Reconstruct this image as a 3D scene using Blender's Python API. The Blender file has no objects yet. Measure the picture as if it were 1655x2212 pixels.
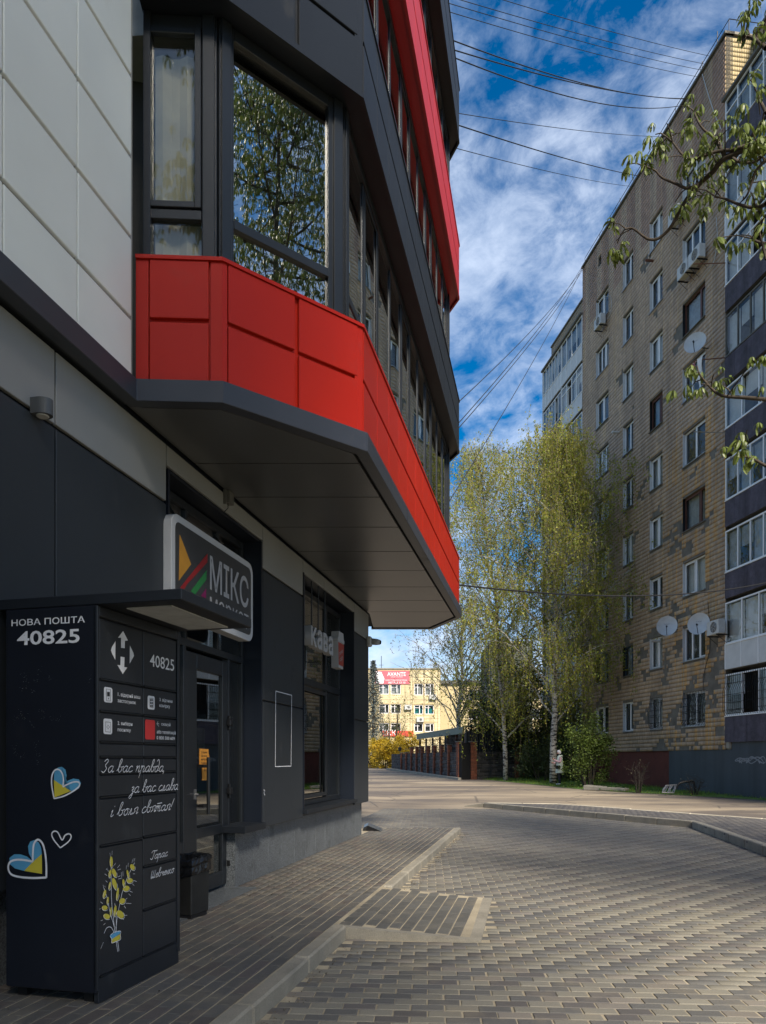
import bpy, bmesh, math, random
import numpy as np
from mathutils import Vector, Matrix
R = math.radians
random.seed(7); rng = np.random.default_rng(7)
C = bpy.context.scene.collection
sc = bpy.context.scene

# ---------------------------------------------------------------- camera
H = 1.4; FP = 1600.0; CX = 827.0; CY = 1640.0       # eye height, focal length and principal point on a 1655 wide frame
cam = bpy.data.cameras.new('camera'); camo = bpy.data.objects.new('camera', cam); C.objects.link(camo)
camo.location = (0, 0, H); camo.rotation_euler = (R(90), 0, 0)
cam.sensor_fit = 'HORIZONTAL'; cam.sensor_width = 36; cam.lens = 36*FP/1655
cam.shift_y = (CY-1106)/1655; cam.shift_x = 0
cam.clip_start = .05; cam.clip_end = 3000
sc.camera = camo

# ---------------------------------------------------------------- sky and sun
SUN_AZ = math.atan2(.36, -1.0); SUN_EL = R(41)
sun = bpy.data.lights.new('sun', 'SUN'); sun.energy = 4.8; sun.angle = R(12.0); sun.color = (1, .91, .78)
suno = bpy.data.objects.new('sun', sun); C.objects.link(suno); suno.location = (10, -30, 40)
sd = Vector((math.sin(SUN_AZ)*math.cos(SUN_EL), math.cos(SUN_AZ)*math.cos(SUN_EL), math.sin(SUN_EL)))
suno.rotation_euler = sd.to_track_quat('Z', 'Y').to_euler()
world = bpy.data.worlds.new('World'); sc.world = world; world.use_nodes = True
nt = world.node_tree; nt.nodes.clear()
def N(nt, t, **kw):
    n = nt.nodes.new(t)
    for k, v in kw.items(): setattr(n, k, v)
    return n
def math_(nt, op, a, b=None, clamp=False):
    n = N(nt, 'ShaderNodeMath', operation=op, use_clamp=clamp)
    for i, x in enumerate((a, b)):
        if x is None: continue
        if isinstance(x, (int, float)): n.inputs[i].default_value = x
        else: nt.links.new(x, n.inputs[i])
    return n.outputs[0]
def ramp(nt, fac, stops):
    n = N(nt, 'ShaderNodeValToRGB'); e = n.color_ramp.elements
    while len(e) < len(stops): e.new(.5)
    for x, (p, c) in zip(e, stops):
        x.position = p; x.color = (*c, 1) if len(c) == 3 else c
    nt.links.new(fac, n.inputs[0]); return n.outputs[0]
def mixc(nt, fac, a, b, mode='MIX'):
    n = N(nt, 'ShaderNodeMix', data_type='RGBA', blend_type=mode)
    if isinstance(fac, (int, float)): n.inputs[0].default_value = fac
    else: nt.links.new(fac, n.inputs[0])
    for i, x in ((6, a), (7, b)):
        if isinstance(x, tuple): n.inputs[i].default_value = (*x, 1)
        else: nt.links.new(x, n.inputs[i])
    return n.outputs[2]
def noise(nt, vec, scale, detail=3, rough=.5, dist=0):
    n = N(nt, 'ShaderNodeTexNoise'); n.inputs['Scale'].default_value = scale
    n.inputs['Detail'].default_value = detail; n.inputs['Roughness'].default_value = rough
    n.inputs['Distortion'].default_value = dist
    if vec is not None: nt.links.new(vec, n.inputs['Vector'])
    return n.outputs[0]
def mapping(nt, vec, scale=(1, 1, 1), rot=(0, 0, 0), loc=(0, 0, 0)):
    n = N(nt, 'ShaderNodeMapping'); n.inputs['Scale'].default_value = scale
    n.inputs['Rotation'].default_value = rot; n.inputs['Location'].default_value = loc
    nt.links.new(vec, n.inputs[0]); return n.outputs[0]
sky = N(nt, 'ShaderNodeTexSky', sky_type='NISHITA'); sky.sun_disc = False
sky.sun_elevation = SUN_EL; sky.sun_rotation = SUN_AZ; sky.air_density = 1.0; sky.dust_density = .3; sky.ozone_density = 3.0
hsv = N(nt, 'ShaderNodeHueSaturation'); hsv.inputs['Saturation'].default_value = 1.5; hsv.inputs['Value'].default_value = .70
hsv.inputs['Hue'].default_value = .5
nt.links.new(sky.outputs[0], hsv.inputs['Color'])
tc = N(nt, 'ShaderNodeTexCoord').outputs['Generated']
sp = N(nt, 'ShaderNodeSeparateXYZ'); nt.links.new(tc, sp.inputs[0])
zz = math_(nt, 'ADD', math_(nt, 'MAXIMUM', sp.outputs[2], 0.0), .42)
cb = N(nt, 'ShaderNodeCombineXYZ')
nt.links.new(math_(nt, 'DIVIDE', sp.outputs[0], zz), cb.inputs[0]); nt.links.new(math_(nt, 'DIVIDE', sp.outputs[1], zz), cb.inputs[1])
layer = mapping(nt, cb.outputs[0], rot=(0, 0, R(35)), loc=(5.1, 7.7, 0))
n1 = noise(nt, mapping(nt, layer, scale=(1.0, 1.2, 1)), 3.6, 4, .55, .2)
n2 = noise(nt, mapping(nt, layer, scale=(1.0, 1.1, 1)), 17, 7, .64, .3)
dens = math_(nt, 'ADD', math_(nt, 'MULTIPLY', n1, .52), math_(nt, 'MULTIPLY', n2, .48))
low = math_(nt, 'MULTIPLY', math_(nt, 'SUBTRACT', .30, sp.outputs[2], True), .55)      # more cloud towards the horizon
dens = math_(nt, 'ADD', dens, low)
cl = ramp(nt, dens, [(.40, (0, 0, 0)), (.47, (.18,)*3), (.55, (.46,)*3), (.69, (.80,)*3)])
shade = noise(nt, layer, 3.4, 4, .6)
ccol = ramp(nt, shade, [(.33, (2.0, 2.7, 4.0)), (.60, (4.9, 5.5, 6.5))])
skyc = mixc(nt, cl, hsv.outputs[0], ccol)
bg = N(nt, 'ShaderNodeBackground'); bg.inputs[1].default_value = .125
nt.links.new(skyc, bg.inputs[0])
wo = N(nt, 'ShaderNodeOutputWorld'); nt.links.new(bg.outputs[0], wo.inputs[0])
sc.view_settings.view_transform = 'Standard'; sc.view_settings.look = 'None'
sc.view_settings.exposure = 0.74; sc.view_settings.gamma = 1; sc.view_settings.use_curve_mapping = False
sc.render.engine = 'CYCLES'
try:
    sc.cycles.use_denoising = True; sc.cycles.max_bounces = 8; sc.cycles.diffuse_bounces = 3
    sc.cycles.glossy_bounces = 4; sc.cycles.transparent_max_bounces = 24; sc.cycles.caustics_reflective = False
    sc.cycles.sample_clamp_indirect = 6
except Exception: pass

# ---------------------------------------------------------------- materials
MATS = {}
def mat(name, col, rough=.5, metal=0, var=.12, vscale=3, bump=0, bscale=60, attr=False, spec=.5, dirt=None, trans=0, coat=0,
        fine=0, fscale=90, alpha=None, streak=0):
    if name in MATS: return MATS[name]
    m = bpy.data.materials.new(name); m.use_nodes = True; t = m.node_tree
    b = t.nodes['Principled BSDF']; b.inputs['Roughness'].default_value = rough; b.inputs['Metallic'].default_value = metal
    b.inputs['Specular IOR Level'].default_value = spec
    geo = N(t, 'ShaderNodeNewGeometry').outputs['Position']
    if attr:
        a = N(t, 'ShaderNodeAttribute'); a.attribute_name = 'Col'; c = a.outputs['Color']
    else:
        rgb = N(t, 'ShaderNodeRGB'); rgb.outputs[0].default_value = (*col, 1); c = rgb.outputs[0]
    if var:
        nz = noise(t, geo, vscale, 5, .6)
        c = mixc(t, 1.0, c, ramp(t, nz, [(.3, (1-var,)*3), (.7, (1+var,)*3)]), 'MULTIPLY')
    if streak:
        nz = noise(t, mapping(t, geo, scale=(1.6, 1.6, .10)), 1.0, 5, .65)
        c = mixc(t, 1.0, c, ramp(t, nz, [(.32, (1-streak,)*3), (.55, (1, 1, 1)), (.75, (1+streak*.5,)*3)]), 'MULTIPLY')
    if fine:
        nz = noise(t, geo, fscale, 2, .7)
        c = mixc(t, 1.0, c, ramp(t, nz, [(.3, (1-fine,)*3), (.7, (1+fine,)*3)]), 'MULTIPLY')
    if dirt:   # (colour, scale, threshold, strength)
        dc, ds, dt, dst = dirt
        nz = noise(t, geo, ds, 6, .65)
        f = ramp(t, nz, [(dt, (0, 0, 0)), (min(dt+.16, 1), (dst,)*3)])
        c = mixc(t, f, c, dc)
        r = ramp(t, nz, [(dt, (rough,)*3), (min(dt+.2, 1), (min(rough+.25, 1),)*3)])
        t.links.new(r, b.inputs['Roughness'])
    t.links.new(c, b.inputs['Base Color'])
    if bump:
        bp = N(t, 'ShaderNodeBump'); bp.inputs['Strength'].default_value = bump; bp.inputs['Distance'].default_value = .01
        t.links.new(noise(t, geo, bscale, 4, .6), bp.inputs['Height']); t.links.new(bp.outputs[0], b.inputs['Normal'])
    if coat: b.inputs['Coat Weight'].default_value = coat; b.inputs['Coat Roughness'].default_value = .12
    if trans:   # thin leaf: light through
        tr = N(t, 'ShaderNodeBsdfTranslucent'); t.links.new(c, tr.inputs[0])
        mx = N(t, 'ShaderNodeMixShader'); mx.inputs[0].default_value = trans
        t.links.new(b.outputs[0], mx.inputs[1]); t.links.new(tr.outputs[0], mx.inputs[2])
        t.links.new(mx.outputs[0], t.nodes['Material Output'].inputs[0])
    MATS[name] = m; return m
def glass(name, tint, base, power=3.5, wav=0):
    if name in MATS: return MATS[name]
    m = bpy.data.materials.new(name); m.use_nodes = True; t = m.node_tree; t.nodes.clear()
    lw = N(t, 'ShaderNodeLayerWeight'); lw.inputs[0].default_value = .5
    f = math_(t, 'ADD', math_(t, 'MULTIPLY', math_(t, 'POWER', lw.outputs['Facing'], power), 1-base), base, True)
    tr = N(t, 'ShaderNodeBsdfTransparent'); tr.inputs[0].default_value = (*tint, 1)
    gl = N(t, 'ShaderNodeBsdfGlossy'); gl.inputs['Roughness'].default_value = .006; gl.inputs[0].default_value = (.92, .93, .92, 1)
    if wav:
        bp = N(t, 'ShaderNodeBump'); bp.inputs['Strength'].default_value = wav; bp.inputs['Distance'].default_value = .02
        geo = N(t, 'ShaderNodeNewGeometry').outputs['Position']
        t.links.new(noise(t, geo, 1.6, 1, .3), bp.inputs['Height']); t.links.new(bp.outputs[0], gl.inputs['Normal'])
    mx = N(t, 'ShaderNodeMixShader'); t.links.new(f, mx.inputs[0]); t.links.new(tr.outputs[0], mx.inputs[1]); t.links.new(gl.outputs[0], mx.inputs[2])
    o = N(t, 'ShaderNodeOutputMaterial'); t.links.new(mx.outputs[0], o.inputs[0]); MATS[name] = m; return m

M_dark = mat('anthracite_panel', (.013, .016, .021), .45, 0, .12, .8, .35, 1.1, spec=.3, dirt=((.07, .068, .062), 2.2, .62, .35))
M_darklow = mat('dark_panel_lightened', (.027, .032, .038), .45, 0, .12, .8, .35, 1.1, spec=.35, dirt=((.07, .068, .062), 2.2, .60, .35))  # dark panel lightened, the lower wall's light put into its colour
M_darkblue = mat('dark_blue_panel', (.010, .014, .023), .38, 0, .1, 1.2, spec=.45)
M_frame = mat('anthracite_frame', (.014, .017, .021), .38, 0, .08, 2, spec=.5)
M_grey = mat('light_grey_panel', (.27, .275, .27), .45, .0, .07, .7, .3, 1.2, spec=.45, dirt=((.18, .17, .15), 1.6, .6, .3))
M_band = mat('dark_grey_band', (.036, .040, .052), .4, 0, .1, 1, spec=.5, dirt=((.09, .085, .08), 2.6, .6, .35))
M_red = mat('red_panel', (.42, .015, .004), .36, 0, .06, .7, .4, 1.3, spec=.3, dirt=((.30, .03, .02), 3, .62, .35))
M_redlit = mat('red_panel_sunlit', (.46, .018, .022), .42, 0, .06, .7, spec=.4)  # pinker copy of the red, sunlight on the upper band put into its colour
M_white = mat('white_panel', (.78, .80, .76), .34, 0, .05, .6, .35, 1.4, spec=.5, dirt=((.55, .54, .48), 2.2, .64, .3))
M_soffit = mat('soffit_panel', (.105, .108, .112), .3, .2, .08, .8, spec=.5)
M_black = mat('black_void', (.004, .004, .005), .8, 0, 0)
M_inside = mat('interior_wall', (.05, .048, .042), .9, 0, .1)
M_floorin = mat('interior_floor', (.12, .11, .10), .5)
M_granite = mat('grey_granite', (.115, .125, .132), .38, 0, .14, 1.6, .12, 200, fine=.85, fscale=75, dirt=((.05, .05, .048), 2.6, .56, .6))
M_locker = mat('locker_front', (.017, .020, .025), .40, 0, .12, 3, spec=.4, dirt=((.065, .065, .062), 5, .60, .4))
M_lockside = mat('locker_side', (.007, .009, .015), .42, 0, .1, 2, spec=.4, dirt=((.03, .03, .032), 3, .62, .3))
M_ink = mat('white_print', (.74, .74, .76), .5, 0, .08, 20)
M_cyan = mat('blue_print', (.10, .34, .54), .5, 0, .05)
M_yel = mat('yellow_print', (.60, .50, .05), .5, 0, .05)
M_qr = mat('red_print', (.55, .03, .03), .5, 0, .05)
M_asphalt = mat('asphalt', (.065, .064, .062), .9)
M_glassA = glass('shop_glass', (.60, .63, .58), .28, 2.4, .05)
M_glassBig = glass('bay_glass', (.5, .53, .48), .42, 2.0, .03)
M_glassDoor = glass('door_glass', (.5, .52, .5), .15, 3)
M_glassB = glass('apartment_glass', (.84, .86, .86), .045, 6.5, .1)
M_glassCur = glass('curtained_glass', (.78, .79, .75), .05, 3, .02)
M_curtain = mat('white_curtain', (.78, .74, .68), .9, 0, .1, 4)
M_curtain2 = mat('grey_curtain', (.46, .47, .47), .9, 0, .2, 4)
M_curtain3 = mat('teal_curtain', (.03, .30, .32), .9, 0, .2, 3)
M_upvc = mat('white_window_plastic', (.78, .78, .76), .4, 0, .06)
M_oldwood = mat('brown_window_wood', (.10, .035, .02), .6, 0, .2)
M_bluewood = mat('blue_window_wood', (.02, .05, .09), .6, 0, .2)
M_tile = mat('facade_tile', (.4, .3, .2), .55, 0, .16, .35, .25, 40, attr=True, fine=.12, fscale=30, streak=.28)
M_tileback = mat('mortar_backing', (.142, .127, .102), .95, 0, .3, 2.5, .6, 30)
M_conc = mat('concrete', (.25, .226, .178), .9, 0, .2, 3, .4, 60, fine=.18, fscale=120, dirt=((.12, .11, .09), 5, .58, .6))
M_concdark = mat('dark_concrete', (.12, .115, .10), .9, 0, .2, 3, .4, 60)
M_purple = mat('pebbledash_parapet', (.082, .073, .092), .95, 0, .25, 4, .9, 45, fine=.5, fscale=45, streak=.4)
M_greypar = mat('grey_parapet', (.16, .16, .15), .9, 0, .3, 2, .4, 30)
M_whitepar = mat('white_parapet', (.55, .55, .53), .5, 0, .08, 2)
M_redbrown = mat('red_brown_plinth', (.11, .028, .018), .85, 0, .25, 1.8, .4, 20, dirt=((.16, .12, .10), 2.5, .63, .5))
M_plinth = mat('blue_grey_plinth', (.050, .062, .070), .75, 0, .12, .6, .15, 30, streak=.3, dirt=((.08, .085, .08), 1.2, .6, .5))
M_iron = mat('black_iron', (.012, .012, .012), .5, .3, .1)
M_steel = mat('galvanised_steel', (.3, .3, .3), .4, .7, .1)
M_acw = mat('ac_white', (.50, .50, .47), .45, 0, .1, 6)
M_dish = mat('dish_white', (.55, .55, .52), .45, 0, .06, 6)
M_rust = mat('rusty_metal', (.16, .07, .04), .8, .2, .3, 8)
M_cable = mat('cable_black', (.012, .012, .014), .6, 0, 0)
M_bark = mat('dark_bark', (.055, .042, .03), .9, 0, .3, 8, .5, 40)
def birch_bark():
    m = bpy.data.materials.new('birch_bark'); m.use_nodes = True; t = m.node_tree; b = t.nodes['Principled BSDF']
    geo = N(t, 'ShaderNodeNewGeometry').outputs['Position']
    nz = noise(t, mapping(t, geo, scale=(2.2, 2.2, 7)), 1.6, 4, .6)
    c = ramp(t, nz, [(.42, (.42, .40, .34)), (.5, (.36, .33, .28)), (.56, (.04, .035, .03))])
    t.links.new(c, b.inputs['Base Color']); b.inputs['Roughness'].default_value = .85; return m
M_birch = birch_bark()
M_twig = mat('birch_twig', (.17, .14, .08), .9, 0, .3, 2)
M_leafb = mat('birch_leaf', (.15, .17, .02), .55, 0, .25, 1.2, attr=True, trans=.5)
M_leafc = mat('chestnut_leaf', (.13, .17, .03), .45, 0, .25, 9, trans=.3)
M_leafmass = mat('leaf_mass', (.05, .08, .02), .6, 0, .3, 2, attr=True, trans=.25)
M_needle = mat('spruce_needle', (.05, .075, .07), .7, 0, .3, 2, attr=True)
M_green = mat('green_roof_metal', (.008, .045, .032), .5, 0, .15)
M_stone = mat('dark_stone', (.04, .037, .035), .9, 0, .3, 3, .6, 25, attr=True)
M_brick = mat('orange_brick', (.30, .085, .035), .85, 0, .25, 6, attr=True)
M_yelwall = mat('yellow_tile_wall', (.52, .42, .22), .7, 0, .1, .5)
M_banner = mat('pink_banner', (.55, .11, .14), .6, 0, .15, 1)
M_bannerw = mat('banner_white', (.75, .72, .72), .6, 0, .05)
M_plastic = mat('black_plastic', (.012, .012, .013), .35, 0, .1)
M_bag = mat('black_bag', (.008, .008, .009), .22, 0, .1, 5, .5, 30)
M_bin = mat('bin_metal', (.012, .012, .011), .55, 0, .3, 9, .2, 60, dirt=((.05, .045, .04), 9, .64, .5))
M_orange = mat('orange_paper', (.72, .30, .04), .7, 0, .06, 20)
M_blackprint = mat('black_print', (.03, .02, .02), .6, 0, 0)

def paver_mat():
    m = bpy.data.materials.new('paver_concrete'); m.use_nodes = True; t = m.node_tree; b = t.nodes['Principled BSDF']
    geo = N(t, 'ShaderNodeNewGeometry').outputs['Position']
    a = N(t, 'ShaderNodeAttribute'); a.attribute_name = 'Col'; c = a.outputs['Color']
    c = mixc(t, 1, c, ramp(t, noise(t, geo, 140, 3, .7), [(.3, (.80,)*3), (.7, (1.2,)*3)]), 'MULTIPLY')
    c = mixc(t, 1, c, ramp(t, noise(t, geo, .45, 4, .6), [(.35, (.80, .81, .84)), (.65, (1.12, 1.10, 1.04))]), 'MULTIPLY')
    dust = ramp(t, noise(t, geo, 2.6, 6, .7), [(.50, (0, 0, 0)), (.72, (.55,)*3)])
    c = mixc(t, dust, c, (.23, .195, .14))
    spot = ramp(t, noise(t, geo, 7.0, 2, .4), [(.78, (0, 0, 0)), (.82, (.8,)*3)])
    c = mixc(t, spot, c, (.03, .03, .028))
    t.links.new(c, b.inputs['Base Color']); b.inputs['Roughness'].default_value = .82
    b.inputs['Specular IOR Level'].default_value = .35
    bp = N(t, 'ShaderNodeBump'); bp.inputs['Strength'].default_value = .35; bp.inputs['Distance'].default_value = .004
    t.links.new(noise(t, geo, 170, 3, .6), bp.inputs['Height']); t.links.new(bp.outputs[0], b.inputs['Normal'])
    return m
M_paver = paver_mat()
M_sandjoint = mat('joint_sand', (.33, .28, .195), .95, 0, .25, 2.5, .5, 120, fine=.2, fscale=160)
def road_mat():
    m = bpy.data.materials.new('dusty_road'); m.use_nodes = True; t = m.node_tree; b = t.nodes['Principled BSDF']
    geo = N(t, 'ShaderNodeNewGeometry').outputs['Position']
    big = noise(t, mapping(t, geo, scale=(.35, 1, 1), rot=(0, 0, R(12))), .42, 5, .6, .4)
    c = ramp(t, big, [(.40, (.12, .098, .08)), (.5, (.21, .168, .12)), (.60, (.31, .25, .175))])  # varied browns, with streaks of shade put into the colour as well
    c = mixc(t, 1, c, ramp(t, noise(t, geo, 45, 3, .7), [(.3, (.82,)*3), (.7, (1.15,)*3)]), 'MULTIPLY')
    hole = ramp(t, noise(t, mapping(t, geo, scale=(1, 1.6, 1)), 1.1, 3, .5), [(.70, (0, 0, 0)), (.73, (.75,)*3)])
    c = mixc(t, hole, c, (.06, .052, .045))
    w = N(t, 'ShaderNodeTexVoronoi', feature='DISTANCE_TO_EDGE'); w.inputs['Scale'].default_value = .28; t.links.new(mapping(t, geo, scale=(1, 1.5, 1)), w.inputs['Vector'])
    crack = ramp(t, w.outputs['Distance'], [(.004, (.6,)*3), (.012, (0, 0, 0))])
    c = mixc(t, crack, c, (.05, .045, .04))
    t.links.new(c, b.inputs['Base Color']); b.inputs['Roughness'].default_value = .92
    bp = N(t, 'ShaderNodeBump'); bp.inputs['Strength'].default_value = .5; bp.inputs['Distance'].default_value = .02
    t.links.new(noise(t, geo, 9, 5, .7), bp.inputs['Height']); t.links.new(bp.outputs[0], b.inputs['Normal'])
    return m
M_road = road_mat()
M_soil = mat('soil_and_grass', (.06, .075, .025), .95, 0, .4, .5, .5, 8)
M_grass = mat('grass_blade', (.10, .19, .02), .6, 0, .3, 1.5, attr=True, trans=.3)

# ---------------------------------------------------------------- mesh helpers
WL = {}
def props(o, label=None, cat=None, group=None, kind=None):
    if label: o['label'] = label
    if cat: o['category'] = cat
    if group: o['group'] = group
    if kind: o['kind'] = kind
    return o
def thing(name, loc, label, cat, group=None):
    o = bpy.data.objects.new(name, None); C.objects.link(o); o.location = loc; o.empty_display_size = .3
    WL[o.name] = Vector(loc); return props(o, label, cat, group)
def clean(name):
    return name
class MB:
    def __init__(s): s.v = []; s.f = []; s.m = []; s.c = []
    def add(s, vs, fs, m=0, c=None):
        b = len(s.v); s.v.extend([tuple(v) for v in vs])
        for f in fs: s.f.append(tuple(b+i for i in f)); s.m.append(m); s.c.append(c)
    def box8(s, p, m=0, c=None):   # p: bottom ring of 4, top ring of 4
        s.add(p, [(0, 3, 2, 1), (4, 5, 6, 7), (0, 1, 5, 4), (1, 2, 6, 5), (2, 3, 7, 6), (3, 0, 4, 7)], m, c)
    def fb(s, F, a0, a1, o0, o1, z0, z1, m=0, c=None):
        s.box8([F(a0, o0, z0), F(a1, o0, z0), F(a1, o1, z0), F(a0, o1, z0), F(a0, o0, z1), F(a1, o0, z1), F(a1, o1, z1), F(a0, o1, z1)], m, c)
    def box(s, x0, x1, y0, y1, z0, z1, m=0, c=None):
        s.fb(lambda a, o, z: (a, o, z), x0, x1, y0, y1, z0, z1, m, c)
    def prism(s, poly, z0, z1, m=0):   # poly [(x,y)]
        n = len(poly)
        s.add([(x, y, z0) for x, y in poly]+[(x, y, z1) for x, y in poly],
              [tuple(range(n))[::-1], tuple(range(n, 2*n))]+[(i, (i+1) % n, n+(i+1) % n, n+i) for i in range(n)], m)
    def fprism(s, F, poly, o0, o1, m=0):   # poly [(a,z)] on face F, extruded along the normal
        n = len(poly)
        s.add([F(a, o0, z) for a, z in poly]+[F(a, o1, z) for a, z in poly],
              [tuple(range(n))[::-1], tuple(range(n, 2*n))]+[(i, (i+1) % n, n+(i+1) % n, n+i) for i in range(n)], m)
    def ribbon(s, F, pts, w, o0, th=.0015, m=0, closed=False):
        P = [Vector((a, z)) for a, z in pts]; n = len(P); L = []; Rr = []
        for i in range(n):
            p0 = P[(i-1) % n] if (closed or i > 0) else P[i]; p1 = P[(i+1) % n] if (closed or i < n-1) else P[i]
            d = p1-p0
            if d.length < 1e-9: d = Vector((1, 0))
            d.normalize(); q = Vector((-d.y, d.x))*w/2; L.append(P[i]+q); Rr.append(P[i]-q)
        for i in range(n if closed else n-1):
            j = (i+1) % n
            s.add([F(L[i].x, o0+th, L[i].y), F(L[j].x, o0+th, L[j].y), F(Rr[j].x, o0+th, Rr[j].y), F(Rr[i].x, o0+th, Rr[i].y)], [(0, 1, 2, 3)], m)
    def tube(s, pts, r, n=6, m=0, caps=True, c=None):
        P = [Vector(p) for p in pts]; k = len(P); rs = r if isinstance(r, (list, tuple)) else [r]*k
        d0 = (P[1]-P[0]).normalized(); up = Vector((0, 0, 1)) if abs(d0.z) < .9 else Vector((1, 0, 0))
        x = d0.cross(up).normalized(); vs = []
        for i in range(k):
            d = (P[min(i+1, k-1)]-P[max(i-1, 0)])
            if d.length < 1e-9: d = d0
            d = d.normalized(); x = (x-d*x.dot(d)); x = x.normalized() if x.length > 1e-6 else d.orthogonal().normalized(); y = d.cross(x)
            for j in range(n):
                a = 2*math.pi*j/n; vs.append(P[i]+(x*math.cos(a)+y*math.sin(a))*rs[i])
        fs = [(i*n+j, i*n+(j+1) % n, (i+1)*n+(j+1) % n, (i+1)*n+j) for i in range(k-1) for j in range(n)]
        if caps: fs += [tuple(range(n))[::-1], tuple(range((k-1)*n, k*n))]
        s.add(vs, fs, m, c)
    def lathe(s, c0, prof, n=16, m=0, ax=None, sq=(1, 1)):
        M = ax if ax is not None else Matrix.Identity(3); c0 = Vector(c0); vs = []; k = len(prof)
        for r, z in prof:
            for j in range(n):
                a = 2*math.pi*j/n; vs.append(c0+M @ Vector((r*math.cos(a)*sq[0], r*math.sin(a)*sq[1], z)))
        s.add(vs, [(i*n+j, i*n+(j+1) % n, (i+1)*n+(j+1) % n, (i+1)*n+j) for i in range(k-1) for j in range(n)]+[tuple(range(n))[::-1], tuple(range((k-1)*n, k*n))], m)
    def build(s, name, mats, parent=None, bevel=0, smooth=False, recalc=None, origin=None):
        me = bpy.data.meshes.new(name)
        off = Vector((0, 0, 0))
        if parent is None and s.v:
            A = np.array(s.v, dtype=np.float64)
            off = Vector(origin) if origin is not None else Vector(((A[:, 0].min()+A[:, 0].max())/2, (A[:, 1].min()+A[:, 1].max())/2, A[:, 2].min()))
            A -= np.array(off); me.from_pydata(A.tolist(), [], s.f)
        else: me.from_pydata(s.v, [], s.f)
        mats = mats if isinstance(mats, (list, tuple)) else [mats]
        for x in mats: me.materials.append(x)
        if len(mats) > 1: me.polygons.foreach_set('material_index', s.m)
        if recalc if recalc is not None else len(s.f) < 6000:
            bm = bmesh.new(); bm.from_mesh(me); bmesh.ops.recalc_face_normals(bm, faces=bm.faces[:]); bm.to_mesh(me); bm.free()
        if any(c is not None for c in s.c):
            at = me.color_attributes.new('Col', 'FLOAT_COLOR', 'CORNER'); arr = []
            for f, c in zip(s.f, s.c):
                c = c or (.3, .3, .3); arr += [c[0], c[1], c[2], 1]*len(f)
            at.data.foreach_set('color', arr)
        if smooth: me.polygons.foreach_set('use_smooth', [True]*len(me.polygons))
        me.update()
        o = bpy.data.objects.new(name, me); C.objects.link(o)
        if parent is not None:
            o.parent = parent; o.location = -WL.get(parent.name, Vector((0, 0, 0))); WL[o.name] = Vector((0, 0, 0))
        else: o.location = off; WL[o.name] = off
        if bevel:
            b = o.modifiers.new('bevel', 'BEVEL'); b.width = bevel; b.segments = 1; b.limit_method = 'ANGLE'; b.angle_limit = R(50)
        return o
def quads_mesh(name, V, F, mats, parent=None, col=None, kind=None, smooth=False):
    """numpy mesh: V (n,3), F (m,k); col per face (m,3)"""
    me = bpy.data.meshes.new(name); V = np.asarray(V, dtype=np.float32); F = np.asarray(F, dtype=np.int32)
    off = Vector((0, 0, 0))
    if parent is None:
        off = Vector((float((V[:, 0].min()+V[:, 0].max())/2), float((V[:, 1].min()+V[:, 1].max())/2), float(V[:, 2].min()))); V = V-np.array(off, dtype=np.float32)
    me.vertices.add(len(V)); me.vertices.foreach_set('co', V.ravel())
    k = F.shape[1]; me.loops.add(F.size); me.loops.foreach_set('vertex_index', F.ravel())
    me.polygons.add(len(F)); me.polygons.foreach_set('loop_start', np.arange(0, F.size, k, dtype=np.int32))
    try: me.polygons.foreach_set('loop_total', np.full(len(F), k, dtype=np.int32))
    except Exception: pass
    me.update(calc_edges=True)
    for x in (mats if isinstance(mats, (list, tuple)) else [mats]): me.materials.append(x)
    if col is not None:
        at = me.color_attributes.new('Col', 'FLOAT_COLOR', 'CORNER')
        cc = np.concatenate([np.asarray(col, dtype=np.float32), np.ones((len(F), 1), dtype=np.float32)], 1)
        at.data.foreach_set('color', np.repeat(cc, k, axis=0).ravel())
    o = bpy.data.objects.new(name, me); C.objects.link(o)
    if parent is not None:
        o.parent = parent; o.location = -WL.get(parent.name, Vector((0, 0, 0))); WL[o.name] = Vector((0, 0, 0))
    else: o.location = off; WL[o.name] = off
    if kind: o['kind'] = kind
    return o
def copy_tree(o, parent=None, delta=None):
    c = o.copy(); C.objects.link(c)
    if parent is not None: c.parent = parent
    if delta is not None: c.location = o.location+Vector(delta)
    WL[c.name] = WL.get(o.name, Vector((0, 0, 0)))
    for ch in list(o.children): copy_tree(ch, c)
    return c
# a vertical face: point p0, direction u (2d), outward normal n (2d)
def face(p0, u, n):
    p0 = Vector(p0); u = Vector(u).normalized(); n = Vector(n).normalized()
    def F(a, o, z): return (p0.x+u.x*a+n.x*o, p0.y+u.y*a+n.y*o, z)
    F.p0 = p0; F.u = u; F.n = n
    return F
def pt(F, x, y, o=0):   # where the sight line through photo point (x, y) meets face F
    d = Vector(((x-CX)/FP, 1.0)); q = F.p0+F.n*o
    t = q.dot(F.n)/d.dot(F.n); P = d*t
    return ((P-F.p0).dot(F.u), H+(CY-y)/FP*t)
def at(x, y, Y): return Vector(((x-CX)/FP*Y, Y, H+(CY-y)/FP*Y))
def smooth_pts(pts, k=6, closed=False):
    n = len(pts); out = []
    for i in range(n if closed else n-1):
        p = [Vector(pts[j % n] if closed else pts[max(0, min(n-1, j))]) for j in (i-1, i, i+1, i+2)]
        for q in range(k):
            t = q/k
            out.append(tuple(.5*((2*p[1])+(p[2]-p[0])*t+(2*p[0]-5*p[1]+4*p[2]-p[3])*t*t+(3*p[1]-p[0]-3*p[2]+p[3])*t**3)))
    if not closed: out.append(tuple(pts[-1]))
    return out
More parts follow.
